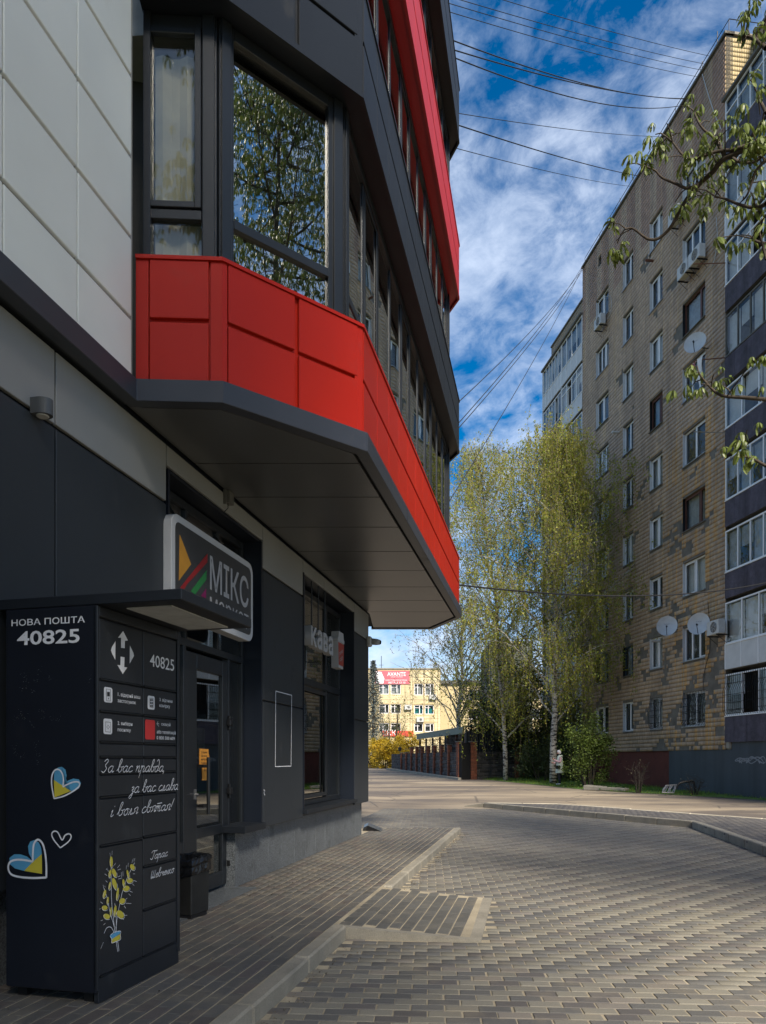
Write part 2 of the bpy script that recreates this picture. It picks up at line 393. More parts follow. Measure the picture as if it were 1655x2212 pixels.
def text(s, F, a, z, height, o, width=None, mats=None, parent=None, name='lettering', depth=.0, fat=0.0, shear=0, align='LEFT', rise=0, th=.002, cap=.727):
    cu = bpy.data.curves.new(name, 'FONT'); cu.body = s; cu.size = 1; cu.offset = fat; cu.shear = shear; cu.extrude = .5 if depth else 0
    cu.resolution_u = 3
    ob = bpy.data.objects.new(name, cu); me = bpy.data.meshes.new_from_object(ob)
    n = len(me.vertices); V = np.empty(n*3); me.vertices.foreach_get('co', V); V = V.reshape(-1, 3)
    bpy.data.objects.remove(ob); bpy.data.curves.remove(cu)
    x0, x1 = V[:, 0].min(), V[:, 0].max(); k = height/cap; kx = k if width is None else width/(x1-x0)
    X = (V[:, 0]-x0)*kx; Wd = (x1-x0)*kx
    if align == 'CENTER': X -= Wd/2
    Z = V[:, 1]*k+X*rise; O = (V[:, 2]+.5)*depth if depth else np.zeros(n)+th
    new = [F(a+float(xx), o+float(oo), z+float(zz_)) for xx, oo, zz_ in zip(X, O, Z)]
    me.vertices.foreach_set('co', np.array(new, dtype=np.float32).ravel()); me.update(); me.name = name
    me.materials.clear(); me.materials.append(mats or M_ink)
    ob = bpy.data.objects.new(name, me); C.objects.link(ob)
    if parent is not None: ob.parent = parent; ob.location = -WL.get(parent.name, Vector((0, 0, 0))); WL[ob.name] = Vector((0, 0, 0))
    return ob
def holes_wall(mb, F, a0, a1, z0, z1, holes, o0, o1, m=0):
    """a wall slab with rectangular openings, cut into blocks"""
    As = sorted({a0, a1, *[h[0] for h in holes], *[h[1] for h in holes]}); As = [a for a in As if a0 <= a <= a1]
    for i in range(len(As)-1):
        c = (As[i]+As[i+1])/2; cuts = sorted([(h[2], h[3]) for h in holes if h[0] < c < h[1]]); z = z0
        for lo, hi in cuts:
            if lo > z: mb.fb(F, As[i], As[i+1], o0, o1, z, lo, m)
            z = max(z, hi)
        if z < z1: mb.fb(F, As[i], As[i+1], o0, o1, z, z1, m)
# ================================================================ GROUND
def smoothstep(a, b, x): t = max(0, min(1, (x-a)/(b-a))); return t*t*(3-2*t)
XW = lambda Y: -3.215+.2125*Y            # shop wall line
XK = lambda Y: -1.74+.2125*Y             # kerb line
def gz(X, Y):
    if Y < 23: return -.10
    if Y < 30: return -.10+.10*(Y-23)/7
    if Y < 42: return .16*(Y-30)/12
    if Y < 62: return .16+.30*(Y-42)/20
    return .46
def grid_sheet(name, xs, ys, zf, m, kind='structure'):
    V = [(x, y, zf(x, y)) for y in ys for x in xs]; nx = len(xs)
    F = [(j*nx+i, j*nx+i+1, (j+1)*nx+i+1, (j+1)*nx+i) for j in range(len(ys)-1) for i in range(nx-1)]
    mb = MB(); mb.add(V, F); o = mb.build(name, m); o['kind'] = kind; return o
grid_sheet('ground', [-900, -60, -20, -5, 0, 5, 10, 15, 20, 60, 900], [-60, 0, 23, 30, 36, 42, 50, 62, 90, 200, 1500],
           lambda x, y: gz(x, y)-.06, M_soil)
# dusty road beyond the parking area, its near edge following the pavers
def road_near(x): return 22.4+(-.06*(x+1) if x < 3.2 else -.25-(x-3.2)*1.22) if x > -2 else 22.4
xs = [-14, -8, -4, -2, -1, 0, 1, 2, 3.2, 4.5, 6, 8, 10, 12, 14, 17]
mbr = MB(); rows = [0, .08, .2, .35, .5, .7, .85, 1]
V = []
for r_ in rows:
    for x in xs:
        y0 = max(road_near(x), 9) if x > -2 else 17.2
        y0 = 15.6 if x < -.2 else y0
        y1 = 78.0
        y = y0+(y1-y0)*(r_**1.6); V.append((x, y, gz(x, y)+.0))
nx = len(xs)
mbr.add(V, [(j*nx+i, j*nx+i+1, (j+1)*nx+i+1, (j+1)*nx+i) for j in range(len(rows)-1) for i in range(nx-1)])
o = mbr.build('road', M_road); o['kind'] = 'structure'; o['label'] = 'dusty sand coloured road with potholes'
grid_sheet('far_street', [-40, -14, 0, 20, 40], [78, 90, 105, 119], lambda x, y: gz(x, y)-.03, M_road)

# bedding sheets under the pavers
mb = MB(); mb.add([(XW(-5)-.4, -5, -.006), (XK(-5)+.05, -5, -.006), (XK(15.15)+.05, 15.15, -.006), (XW(15.15)-.4, 15.15, -.006)], [(0, 1, 2, 3)])
o = mb.build('sidewalk', M_sandjoint); o['kind'] = 'structure'
side = o
mb = MB(); mb.add([(XK(-5)+.1, -5, -.1055), (14, -5, -.1055), (14, 8, -.1055), (6.9, 16.4, -.1055), (2.9, 23.2, -.1055), (-1.2, 22.2, -.1055), (-.8, 15.2, -.1055), (XK(15.2)+.1, 15.2, -.1055)], [tuple(range(8))])
o = mb.build('parking_area', M_sandjoint); o['kind'] = 'structure'
park = o

def paver_geo(L, W, top, ch=.004, depth=.03):
    l, w = L/2, W/2; V = []
    for s, z in ((0, -depth), (0, -ch), (ch, 0)):
        V += [(-l+s, -w+s, z), (l-s, -w+s, z), (l-s, w-s, z), (-l+s, w-s, z)]
    F = [(8, 9, 10, 11)]+[(4+i, 4+(i+1) % 4, 8+(i+1) % 4, 8+i) for i in range(4)]+[(i, (i+1) % 4, 4+(i+1) % 4, 4+i) for i in range(4)]
    return np.array(V, dtype=np.float32), np.array(F, dtype=np.int32)
def pavers(parent, cells, L, W, n_single, zf, name='paver'):
    """cells: (x, y, angle, colour, width factor). Nearest n_single as parts of their own, the rest one part"""
    cells.sort(key=lambda c: c[0]**2+c[1]**2)
    vis = [c for c in cells if c[1] > 3.3 and abs((c[0])/c[1]) < .535]
    rest_ids = set(id(c) for c in vis[:n_single])
    G, Fc = paver_geo(L, W, 0)
    # colour variants share mesh data
    cache = {}
    for c in vis[:n_single]:
        key = tuple(round(float(q), 4) for q in c[3])
        if key not in cache:
            me = bpy.data.meshes.new('paver'); me.from_pydata(G.tolist(), [], Fc.tolist()); me.materials.append(M_paver)
            at = me.color_attributes.new('Col', 'FLOAT_COLOR', 'CORNER'); at.data.foreach_set('color', list((*key, 1))*(len(Fc)*4)); cache[key] = me
        ob = bpy.data.objects.new(name, cache[key]); C.objects.link(ob); ob.parent = parent
        ob.location = Vector((c[0], c[1], zf(c[0], c[1])+random.uniform(-.0012, .0012)))-parent.location
        ob.rotation_euler = (random.gauss(0, .004), random.gauss(0, .004), c[2]+random.gauss(0, .006))
    rest = [c for c in cells if id(c) not in rest_ids]; n = len(rest)
    if not n: return
    V = np.repeat(G[None], n, 0); ang = np.array([c[2] for c in rest])+rng.normal(0, .006, n)
    tilt = rng.normal(0, .004, (n, 2))
    x = V[:, :, 0].copy(); y = V[:, :, 1].copy(); ca, sa = np.cos(ang)[:, None], np.sin(ang)[:, None]
    V[:, :, 2] += x*tilt[:, :1]+y*tilt[:, 1:]
    V[:, :, 0] = x*ca-y*sa+np.array([c[0] for c in rest])[:, None]; V[:, :, 1] = x*sa+y*ca+np.array([c[1] for c in rest])[:, None]
    V[:, :, 2] += np.array([zf(c[0], c[1]) for c in rest])[:, None]+rng.uniform(-.0012, .0012, (n, 1))
    F = (Fc[None]+(np.arange(n)*12)[:, None, None]).reshape(-1, 4)
    col = np.repeat(np.array([c[3] for c in rest]), 9, 0)
    o = quads_mesh(name+'_field', V.reshape(-1, 3), F, M_paver, parent, col, 'stuff')
    return o
thA = math.atan2(1, .2125)
uA = Vector((.2125, 1)).normalized(); nA = Vector((1, -.2125)).normalized()
# parking: rows across, dark and light stones stepping half a stone per row
def in_poly(x, y, P):
    c = False; j = len(P)-1
    for i in range(len(P)):
        if (P[i][1] > y) != (P[j][1] > y) and x < (P[j][0]-P[i][0])*(y-P[i][1])/(P[j][1]-P[i][1])+P[i][0]: c = not c
        j = i
    return c
RAMP = [(XK(6.2)+.02, 6.2), (.80, 6.05), (1.17, 7.94), (XK(8.12)+.02, 8.12)]
# right kerb line (foot of the face), from the tip
KR = [(2.55, 23.4), (3.1, 22.9), (6.75, 16.2), (5.95, 11.6), (5.2, 7.0), (4.6, 3.5)]
PK = [(XK(2.5)+.13, 2.5), (4.42, 2.5)]+KR[::-1]+[(-1.0, 22.3), (-.75, 15.3), (XK(15.25)-.12, 15.25), (XK(15.25)+.13, 15.2)]
rowdir = Vector((1, -.06)).normalized(); rown = Vector((.06, 1)).normalized(); rang = math.atan2(rowdir.y, rowdir.x)
cells = []
for r_ in range(0, 212):
    for k in range(-60, 85):
        u = (k+.5*(r_ % 2))*.205+random.gauss(0, .002); v = 2.4+r_*.104+random.gauss(0, .0015)
        p = rowdir*u+rown*v
        if not in_poly(p.x, p.y, PK) or in_poly(p.x, p.y, RAMP): continue
        if p.x > .6*p.y+1.5: continue
        dark = (k-(r_//2)) % 2 == 0 if True else False
        b = random.choice((.91, .95, .98, 1.02, 1.05, 1.09)); w = round(smoothstep(6, 14, p.y)*5)/5
        if random.random() < .04: dark = not dark
        c = (.118+.028*w, .114+.024*w, .106+.014*w) if dark else ((.200-.035*w), (.186-.030*w), (.152-.012*w))
        if dark and random.random() < .25+.25*w: c = (.118, .108, .10)
        elif not dark and random.random() < .15: c = (.20, .178, .15)
        cells.append((p.x, p.y, rang, tuple(q*b for q in c), 1))
pavers(park, cells, .195, .0945, 260, lambda x, y: -.10)
# sidewalk: strips along the wall
cells = []
for s_ in range(16):
    for k in range(20, 160):
        a = (k+.5*(s_ % 2)+random.gauss(0, .012))*.205; o_ = -.072+s_*.1035
        x = XW(0)+uA.x*a+nA.x*o_; y = uA.y*a+nA.y*o_
        if y > 15.1: continue
        if o_ > 1.45: continue
        b = random.choice((.90, .94, .98, 1.02, 1.06, 1.10))
        c = (.105, .100, .092) if random.random() > .28 else (.108, .094, .086)
        cells.append((x, y, thA, tuple(q*b for q in c), 1))
pavers(side, cells, .198, .090, 280, lambda x, y: 0)
# dropped crossing slab between the kerb ends, running out over the parking level
RZ = lambda x, y: -.088*max(0, min(1, (x-XK(y))/1.22))
mb = MB(); mb.add([(x, y, RZ(x, y)-.007) for x, y in RAMP], [(0, 1, 2, 3)]); rb = mb.build('crossing_slab', M_sandjoint); rb['kind'] = 'structure'
RQ = [(RAMP[0][0]-.02, RAMP[0][1]+.03), (RAMP[1][0]-.07, RAMP[1][1]+.06), (RAMP[2][0]-.09, RAMP[2][1]+.03), (RAMP[3][0]-.02, RAMP[3][1]+.03)]
cells = []
for s_ in range(10):
    for k in range(24, 46):
        a = (k+.5*(s_ % 2))*.205; o_ = 1.50+s_*.1035+.01
        x = XW(0)+uA.x*a+nA.x*o_; y = uA.y*a+nA.y*o_
        if not all(in_poly(x+uA.x*e_, y+uA.y*e_, RQ) for e_ in (-.075, .075)): continue
        if False and not in_poly(x, y, [(RAMP[0][0]-.02, RAMP[0][1]+.09), (RAMP[1][0]-.07, RAMP[1][1]+.06), (RAMP[2][0]-.09, RAMP[2][1]-.03), (RAMP[3][0]-.02, RAMP[3][1]-.08)]): continue
        b = random.choice((.88, .94, 1.0, 1.08)); cells.append((x, y, thA, tuple(q*b for q in (.112, .108, .098)), 1))
pavers(rb, cells, .199, .094, 300, RZ)
mb = MB()
def edge_bar(mb, p, q, w, zt, zb, zf=None):
    p, q = Vector(p), Vector(q); d = (q-p).normalized(); n = Vector((d.y, -d.x))*w
    zp, zq = (zt, zt) if zf is None else (zf(*p), zf(*q))
    P = [p, q, q+n, p+n]; mb.box8([(*v, zb) for v in P]+[(P[0].x, P[0].y, zp), (P[1].x, P[1].y, zq), (P[2].x, P[2].y, zq), (P[3].x, P[3].y, zp)])
edge_bar(mb, RAMP[2], RAMP[1], .11, 0, -.2, lambda x, y: -.088)
mb.build('edging', M_conc, rb)
mb = MB(); edge_bar(mb, (RAMP[1][0], RAMP[1][1]), (RAMP[0][0], RAMP[0][1]), .08, 0, -.2, lambda x, y: RZ(x, y)+.004); mb.build('edging', M_conc, rb)

M_pale = mat('sunlit_edging', (.42, .37, .28), .85, 0, .15, 3)  # kerb made paler, the sunlight on it put into the colour
# kerbs: each stone a part
def kerb(name, pts, w, zf, zb, L=1.0, label=None, side_=1, m=None):
    root = bpy.data.objects.new(name, None); C.objects.link(root); root.location = (pts[0][0], pts[0][1], zb); WL[root.name] = Vector(root.location)
    root['kind'] = 'structure'
    if label: root['label'] = label
    for p, q in zip(pts[:-1], pts[1:]):
        p, q = Vector(p), Vector(q); n = max(1, round((q-p).length/L)); d = (q-p)/n; nn = Vector((d.y, -d.x)).normalized()*w*side_
        for i in range(n):
            a = p+d*i+d.normalized()*.005; b = p+d*(i+1)-d.normalized()*.005; z0, z1 = zf(*a), zf(*b); j = random.uniform(-.006, .006)
            mb = MB(); P = [a, b, b+nn, a+nn]
            mb.box8([(*v, zb) for v in P]+[(P[0].x, P[0].y, z0+j), (P[1].x, P[1].y, z1+j), (P[2].x, P[2].y, z1+j), (P[3].x, P[3].y, z0+j)])
            mb.build('kerb_stone', m or M_conc, root, bevel=.014)
    return root
kerb('kerb', [(XK(2.2), 2.2), (XK(6.2), 6.2)], .12, lambda x, y: .012, -.2, label='concrete kerb in front of the dropped crossing')
kerb('kerb', [(XK(8.15), 8.15), (XK(15.2), 15.2)], .11, lambda x, y: .006, -.2, label='concrete kerb beyond the dropped crossing')
kerb('kerb', KR[0:2][::1]+KR[2:6], .15, lambda x, y: -.095+.145*smoothstep(2.45, 2.85, x) if y > 18 else .05, -.3, label='raised kerb around the far paved island', side_=-1)
# paved island behind the right kerb, bounded by an edging coloured as if sunlit
ISL = [(3.2, 23.0), (6.83, 16.3), (6.02, 11.6), (5.3, 7.0), (4.7, 3.5), (12, 3.5), (12.5, 10.2), (8.6, 16.9), (5.3, 22.5)]
mb = MB(); mb.add([(x, y, .022) for x, y in ISL], [tuple(range(len(ISL)))]); isl = mb.build('paved_island', M_sandjoint); isl['kind'] = 'structure'
mb = MB(); mb.prism(ISL, -.25, .018); mb.build('island_bed', M_concdark, isl)
cells = []; d2 = Vector((.49, -.87)).normalized(); n2_ = Vector((.87, .49)).normalized(); an = math.atan2(d2.y, d2.x)
for r_ in range(-40, 90):
    for k in range(-120, 60):
        p = Vector((3, 23))+d2*((k+.5*(r_ % 2))*.205)+n2_*(r_*.104)
        if not in_poly(p.x, p.y, ISL) or p.x > .6*p.y+1.5: continue
        b = random.uniform(.85, 1.15); cells.append((p.x, p.y, an, (.105*b, .098*b, .095*b), 1))
pavers(isl, cells, .196, .096, 0, lambda x, y: .034)
kerb('kerb', [(3.25, 23.1), (5.35, 22.62), (8.72, 16.95), (12.6, 10.2)], .09, lambda x, y: .05, -.3, L=1.0, label='edging in a sunlit pale tone between the paved island and the road', side_=1, m=M_pale)

# ================================================================ SHOP BUILDING
shop = thing('shop_building', (-3.2, 8, 0), 'dark panelled shop building with red overhanging storey', 'building')
FA = face((-3.215, 0), (.2125, 1), (1, -.2125)); K = 1.02233
def AP(x, y=1640, o=0): return pt(FA, x, y, o)[0]
# structural slab with door and window openings, granite plinth below it
DOOR = (6.39*K, 8.56*K, -.3, 3.91); WIN = (10.05*K, 12.79*K, .70, 3.94)
mb = MB(); holes_wall(mb, FA, 1.2*K, 13.86*K, .62, 4.17, [DOOR, WIN], -.36, -.035)
mb.fb(FA, 1.2*K, DOOR[0], -.36, -.15, -.15, .62); mb.fb(FA, 8.10*K, 13.80*K, -.36, -.15, -.15, .62)
mb.build('wall', M_darkblue, shop)
mb = MB(); mb.fb(FA, 13.5*K, 13.86*K, -9, -.362, -.15, 4.16); mb.build('end_wall', M_dark, shop)
mb = MB(); mb.fb(FA, 1.2*K, 13.5*K, -9, -3.2, -.15, 4.16); mb.build('inner_wall', M_inside, shop)
mb = MB(); mb.fb(FA, 1.2*K, 13.5*K, -3.2, -.37, -.12, -.002); mb.build('inner_floor', M_floorin, shop)
mb = MB()
for z in (.9, 1.4, 1.9):
    mb.fb(FA, 6.6*K, 12.9*K, -2.2, -1.7, z, z+.03)
for k in range(9): mb.fb(FA, (6.6+k*.75)*K, (6.6+k*.75)*K+.03, -2.2, -1.7, 0, 2.1)
mb.build('shelving', M_curtain2, shop)
a = 8.10*K; i = 0
while a < 13.78*K-.05:
    b = min(a+.49, 13.80*K); mb = MB(); mb.fb(FA, a+.002, b-.002, -.15, -.12+random.uniform(-.001, .001), -.14, .618); mb.build('plinth_slab', M_granite, shop, bevel=.002); a = b
mb = MB(); mb.fb(FA, 8.10*K-.03, 8.10*K-.002, -.36, -.121, -.14, .60); mb.build('plinth_slab', M_granite, shop)
a = 1.2*K
while a < DOOR[0]-.05:
    b = min(a+.49, DOOR[0]); mb = MB(); mb.fb(FA, a+.002, b-.002, -.15, -.12, -.14, .618); mb.build('plinth_slab', M_granite, shop); a = b
def panel(F, a0, a1, z0, z1, m, name='wall_panel', o0=-.03, o1=0, g=.008, gz_=.010, bev=.004, parent=None):
    mb = MB(); mb.fb(F, a0+g, a1-g, o0, o1, z0+gz_, z1-gz_); return mb.build(name, m, parent or shop, bevel=bev)
for y0, y1 in ((1.9, 3.41), (3.41, 4.91), (4.91, 6.37)):
    panel(FA, y0*K, y1*K, .60, 3.60, M_darklow); panel(FA, y0*K, y1*K, 3.61, 4.115, M_grey, 'fascia_panel')
for y0, y1, zs in ((8.58, 10.03, 2.08), (12.81, 13.86, 2.09)):
    panel(FA, y0*K, y1*K, .60, zs, M_darklow); panel(FA, y0*K, y1*K, zs, 3.60, M_darklow); panel(FA, y0*K, y1*K, 3.61, 4.115, M_grey, 'fascia_panel')
for y0, y1 in ((6.37, 8.58), (10.03, 11.01), (11.01, 11.96), (11.96, 12.81)):
    panel(FA, y0*K, y1*K, 3.925, 4.115, M_grey, 'fascia_panel')
# slim reveal trims round the two openings
for (a0, a1, z0, z1) in ((DOOR[0], DOOR[1], .6, DOOR[3]), (WIN[0], WIN[1], .7, WIN[3])):
    mb = MB(); mb.fb(FA, a0, a0+.03, -.3, .004, z0, z1-.002); mb.build('reveal_trim', M_darkblue, shop)
    mb = MB(); mb.fb(FA, a1-.03, a1, -.3, .004, z0, z1-.002); mb.build('reveal_trim', M_darkblue, shop)
# door
DO = -.25
def ap(x, y=1640): return pt(FA, x, y, DO)
dl, dr = ap(395)[0], ap(486)[0]; gl, gr = ap(419)[0], ap(475)[0]
door = MB(); zt = 2.46
door.fb(FA, dl, gl, DO-.03, DO+.03, .04, zt); door.fb(FA, gr, dr, DO-.03, DO+.03, .04, zt)
door.fb(FA, gl, gr, DO-.03, DO+.03, 2.30, zt); door.fb(FA, gl, gr, DO-.03, DO+.03, .04, .19); door.fb(FA, gl, gr, DO-.03, DO+.03, .60, .70)
door = door.build('door', M_frame, shop, bevel=.005)
for z0, z1 in ((.19, .60), (.70, 2.30)):
    mb = MB(); mb.fb(FA, gl-.01, gr+.01, DO-.006, DO+.004, z0-.01, z1+.01); mb.build('pane', M_glassDoor, door)
for z in (.26, 1.05, 1.80):
    mb = MB(); mb.fb(FA, dr-.035, dr+.045, DO+.03, DO+.075, z-.035, z+.035); mb.fb(FA, dr-.005, dr+.012, DO+.03, DO+.06, z-.08, z+.08); mb.build('hinge', M_plastic, door, bevel=.006)
hz0, hz1 = .84, 1.42; ha = ap(430)[0]
mb = MB(); mb.tube([FA(ha, DO+.10, hz0), FA(ha, DO+.10, hz1)], .018, 10)
for z in (.93, 1.33): mb.fb(FA, ha-.10, ha+.012, DO+.03, DO+.095, z-.016, z+.016)
mb.build('handle', M_plastic, door)
mb = MB(); mb.fb(FA, gl-.07, gl-.04, DO+.03, DO+.045, 1.0, 1.10); mb.tube([FA(gl-.055, DO+.045, 1.05), FA(gl-.055, DO+.07, 1.05)], .012, 8); mb.build('lock', M_steel, door)
# opening-hours sheet behind the glass
ha0, hz_ = ap(430)[0]-.02, 1.66
mb = MB(); mb.fb(FA, ha0, ha0+.22, DO-.035, DO-.033, 1.38, 1.72); hs = mb.build('hours_sheet', M_curtain2, door)
text('РЕЖИМ РОБОТИ', FA, ha0+.015, 1.665, .022, DO-.033, width=.19, mats=M_blackprint, parent=hs)
text('7-22', FA, ha0+.03, 1.50, .10, DO-.033, width=.16, mats=M_blackprint, parent=hs)
# fixed glazing round the door
mb = MB(); sr = DOOR[1]-.03
mb.fb(FA, DOOR[0]+.03, dl-.012, DO-.03, DO+.03, .0, .60); mb.fb(FA, dl-.06, dl-.004, DO-.035, DO+.035, 0, 2.5)
mb.fb(FA, dr+.004, dr+.05, DO-.035, DO+.035, .62, 2.5); mb.fb(FA, sr-.05, sr, DO-.035, DO+.035, .62, 3.9)
mb.fb(FA, DOOR[0]+.03, sr-.05, DO-.035, DO+.035, 2.5, 2.57); mb.fb(FA, DOOR[0]+.03, sr-.05, DO-.03, DO+.03, 3.82, 3.9)
mb.fb(FA, dr+.05, sr-.05, DO-.03, DO+.03, .62, .68)
for q in (.33, .66): a = DOOR[0]+.03+(sr-DOOR[0])*q; mb.fb(FA, a, a+.05, DO-.03, DO+.03, 2.57, 3.82)
fr = mb.build('shopfront_frame', M_frame, shop, bevel=.004)
mb = MB(); mb.fb(FA, DOOR[0]+.03, sr-.04, DO-.006, DO+.004, 2.56, 3.83); mb.build('pane', M_glassDoor, fr)
mb = MB(); mb.fb(FA, dr+.04, sr-.04, DO-.006, DO+.004, .67, 2.51); mb.build('pane', M_glassDoor, fr)
mb = MB(); mb.fb(FA, DOOR[0]+.02, dl-.05, DO-.006, DO+.004, .59, 2.51); mb.build('pane', M_glassDoor, fr)
mb = MB(); mb.fb(FA, 7.96*K, DOOR[1]-.002, -.30, .045, .60, .675); mb.build('window_sill', M_dark, shop, bevel=.004)
mb = MB(); mb.fb(FA, DOOR[0], 8.1*K, -.36, .12, -.14, .004); mb.build('door_step', M_granite, shop)
# shop window
WO = -.27; wl, wr = WIN[0]+.03, WIN[1]-.03; wm = pt(FA, 701, 1640, WO)[0]
mb = MB(); mb.fb(FA, wl, wl+.07, WO-.04, WO+.03, .72, 3.9); mb.fb(FA, wr-.07, wr, WO-.04, WO+.03, .72, 3.9)
mb.fb(FA, wl+.07, wr-.07, WO-.04, WO+.03, .72, .80); mb.fb(FA, wl+.07, wr-.07, WO-.04, WO+.04, 2.50, 2.60); mb.fb(FA, wl+.07, wr-.07, WO-.04, WO+.03, 3.82, 3.9)
mb.fb(FA, wm-.04, wm+.04, WO-.04, WO+.03, .80, 2.50); mb.fb(FA, wm-.04, wm+.04, WO-.04, WO+.03, 2.60, 3.82)
wf = mb.build('shop_window', M_frame, shop, bevel=.004)
mb = MB()
for a0, a1, z0, z1 in ((wl+.09, wm-.05, .82, 2.47),):
    mb.fb(FA, a0, a0+.06, WO+.03, WO+.055, z0, z1); mb.fb(FA, a1-.06, a1, WO+.03, WO+.055, z0, z1); mb.fb(FA, a0+.06, a1-.06, WO+.03, WO+.055, z0, z0+.06); mb.fb(FA, a0+.06, a1-.06, WO+.03, WO+.055, z1-.06, z1)
mb.build('casement', M_frame, wf, bevel=.004)
for a0, a1, z0, z1 in ((wl+.06, wm-.03, .79, 2.51), (wm+.03, wr-.06, .79, 2.51), (wl+.06, wm-.03, 2.59, 3.83), (wm+.03, wr-.06, 2.59, 3.83)):
    mb = MB(); mb.fb(FA, a0, a1, WO-.01, WO, z0, z1); mb.build('pane', M_glassDoor, wf)
mb = MB(); mb.fb(FA, wl+.08, wr-.08, WO-.14, WO-.12, 2.55, 3.8); mb.build('blind', M_curtain2, wf)
mb = MB(); mb.fb(FA, wm+.02, wr-.07, WO-.14, WO-.12, .80, 2.52); mb.build('blind', mat('dark_blind', (.06, .06, .06), .9), wf)
mb = MB(); mb.fb(FA, WIN[0]-.02, WIN[1]+.0, -.30, .06, .655, .715); mb.build('window_sill', M_dark, shop, bevel=.004)
# chalked outline and scratch on the panel between door and window
mb = MB(); pts = [pt(FA, x, y) for x, y in ((595, 1493), (629.5, 1502), (628, 1655), (594, 1656))]
mb.ribbon(FA, pts, .018, .0005, m=0, closed=True); mb.ribbon(FA, [pt(FA, x, y) for x, y in ((569, 1706), (571.5, 1709), (569.5, 1713), (571.5, 1718))], .012, .0005); mb.build('paint_mark', M_ink, shop)

# ---- bay polygon
P0 = [(-1.869, 5.62), (-1.219, 5.652), (-.135, 6.554), (1.511, 14.22), (1.05, 15.54), (-.243, 15.54)]
def off_poly(P, d):
    P = [Vector(p) for p in P]; out = []
    ns = []
    for a, b in zip(P[:-1], P[1:]): e = (b-a).normalized(); ns.append(Vector((e.y, -e.x)))
    for i, p in enumerate(P):
        if i == 0: out.append(p+ns[0]*d)
        elif i == len(P)-1: out.append(p+ns[-1]*d)
        else:
            n = (ns[i-1]+ns[i]).normalized(); out.append(p+n*(d/n.dot(ns[i])))
    return out
def ring(mb, Po, Pi, z0, z1, m=0):
    n = len(Po); V = [(*p[:2], z) for z in (z0, z1) for P in (Po, Pi) for p in P]
    F = []
    for i in range(n-1):
        F += [(i, i+1, 2*n+i+1, 2*n+i), (n+i, 3*n+i, 3*n+i+1, n+i+1), (i, n+i, n+i+1, i+1), (2*n+i, 2*n+i+1, 3*n+i+1, 3*n+i)]
    F += [(0, 2*n, 3*n, n), (n-1, 2*n-1, 4*n-1, 3*n-1)]; mb.add(V, F, m)
Pband = [(-3.063+.2125*1.4, 1.4)]+P0
mb = MB(); ring(mb, Pband, off_poly(Pband, -.11), 4.12, 4.29); mb.build('fascia_band', M_band, shop, bevel=.004)
mb = MB()
for i, (p, q) in enumerate(zip(Pband[:-1], Pband[1:])):   # seams of the folded band
    L = (Vector(q)-Vector(p)).length; n = max(1, round(L/2.0)); F = face(p, Vector(q)-Vector(p), (q[1]-p[1], -(q[0]-p[0])))
    for k in range(1, n): mb.fb(F, L*k/n-.002, L*k/n+.002, -.001, .0015, 4.12, 4.289)
mb.build('band_seam', M_black, shop)
# soffit
def clip(P, f):
    out = []
    for i in range(len(P)):
        a, b = P[i-1], P[i]; fa, fb_ = f(a), f(b)
        if (fa >= 0) != (fb_ >= 0): t = fa/(fa-fb_); out.append((a[0]+(b[0]-a[0])*t, a[1]+(b[1]-a[1])*t))
        if fb_ >= 0: out.append(b)
    return out
inner = [tuple(p) for p in off_poly(P0, -.15)]
SP = [(XW(5.7)+.02, 5.7)]+[(max(inner[0][0], XW(5.8)+.03), inner[0][1])]+inner[1:5]+[(-.2, inner[5][1]), (XW(13.95)+.0, 13.95)]
ys = [5.0, 6.85, 7.73, 8.73, 9.75, 10.73, 11.76, 12.76, 13.75, 16]
for y0, y1 in zip(ys[:-1], ys[1:]):
    q = clip(clip(SP, lambda p: p[1]-(y0+.010)), lambda p: (y1-.010)-p[1])
    if len(q) > 2: mb = MB(); mb.prism(q, 4.135, 4.155); mb.build('soffit_panel', M_soffit, shop, bevel=.002)
mb = MB(); mb.prism([(XW(5.5)-.3, 5.5), *[tuple(p) for p in off_poly(P0, -.08)], (-3, 15.5)], 4.17, 4.20); mb.build('soffit_backing', M_black, shop)
mb = MB(); mb.fb(FA, 1.4*K, 5.7*K, -.035, .04, 4.125, 4.17); mb.build('drip_profile', M_frame, shop)

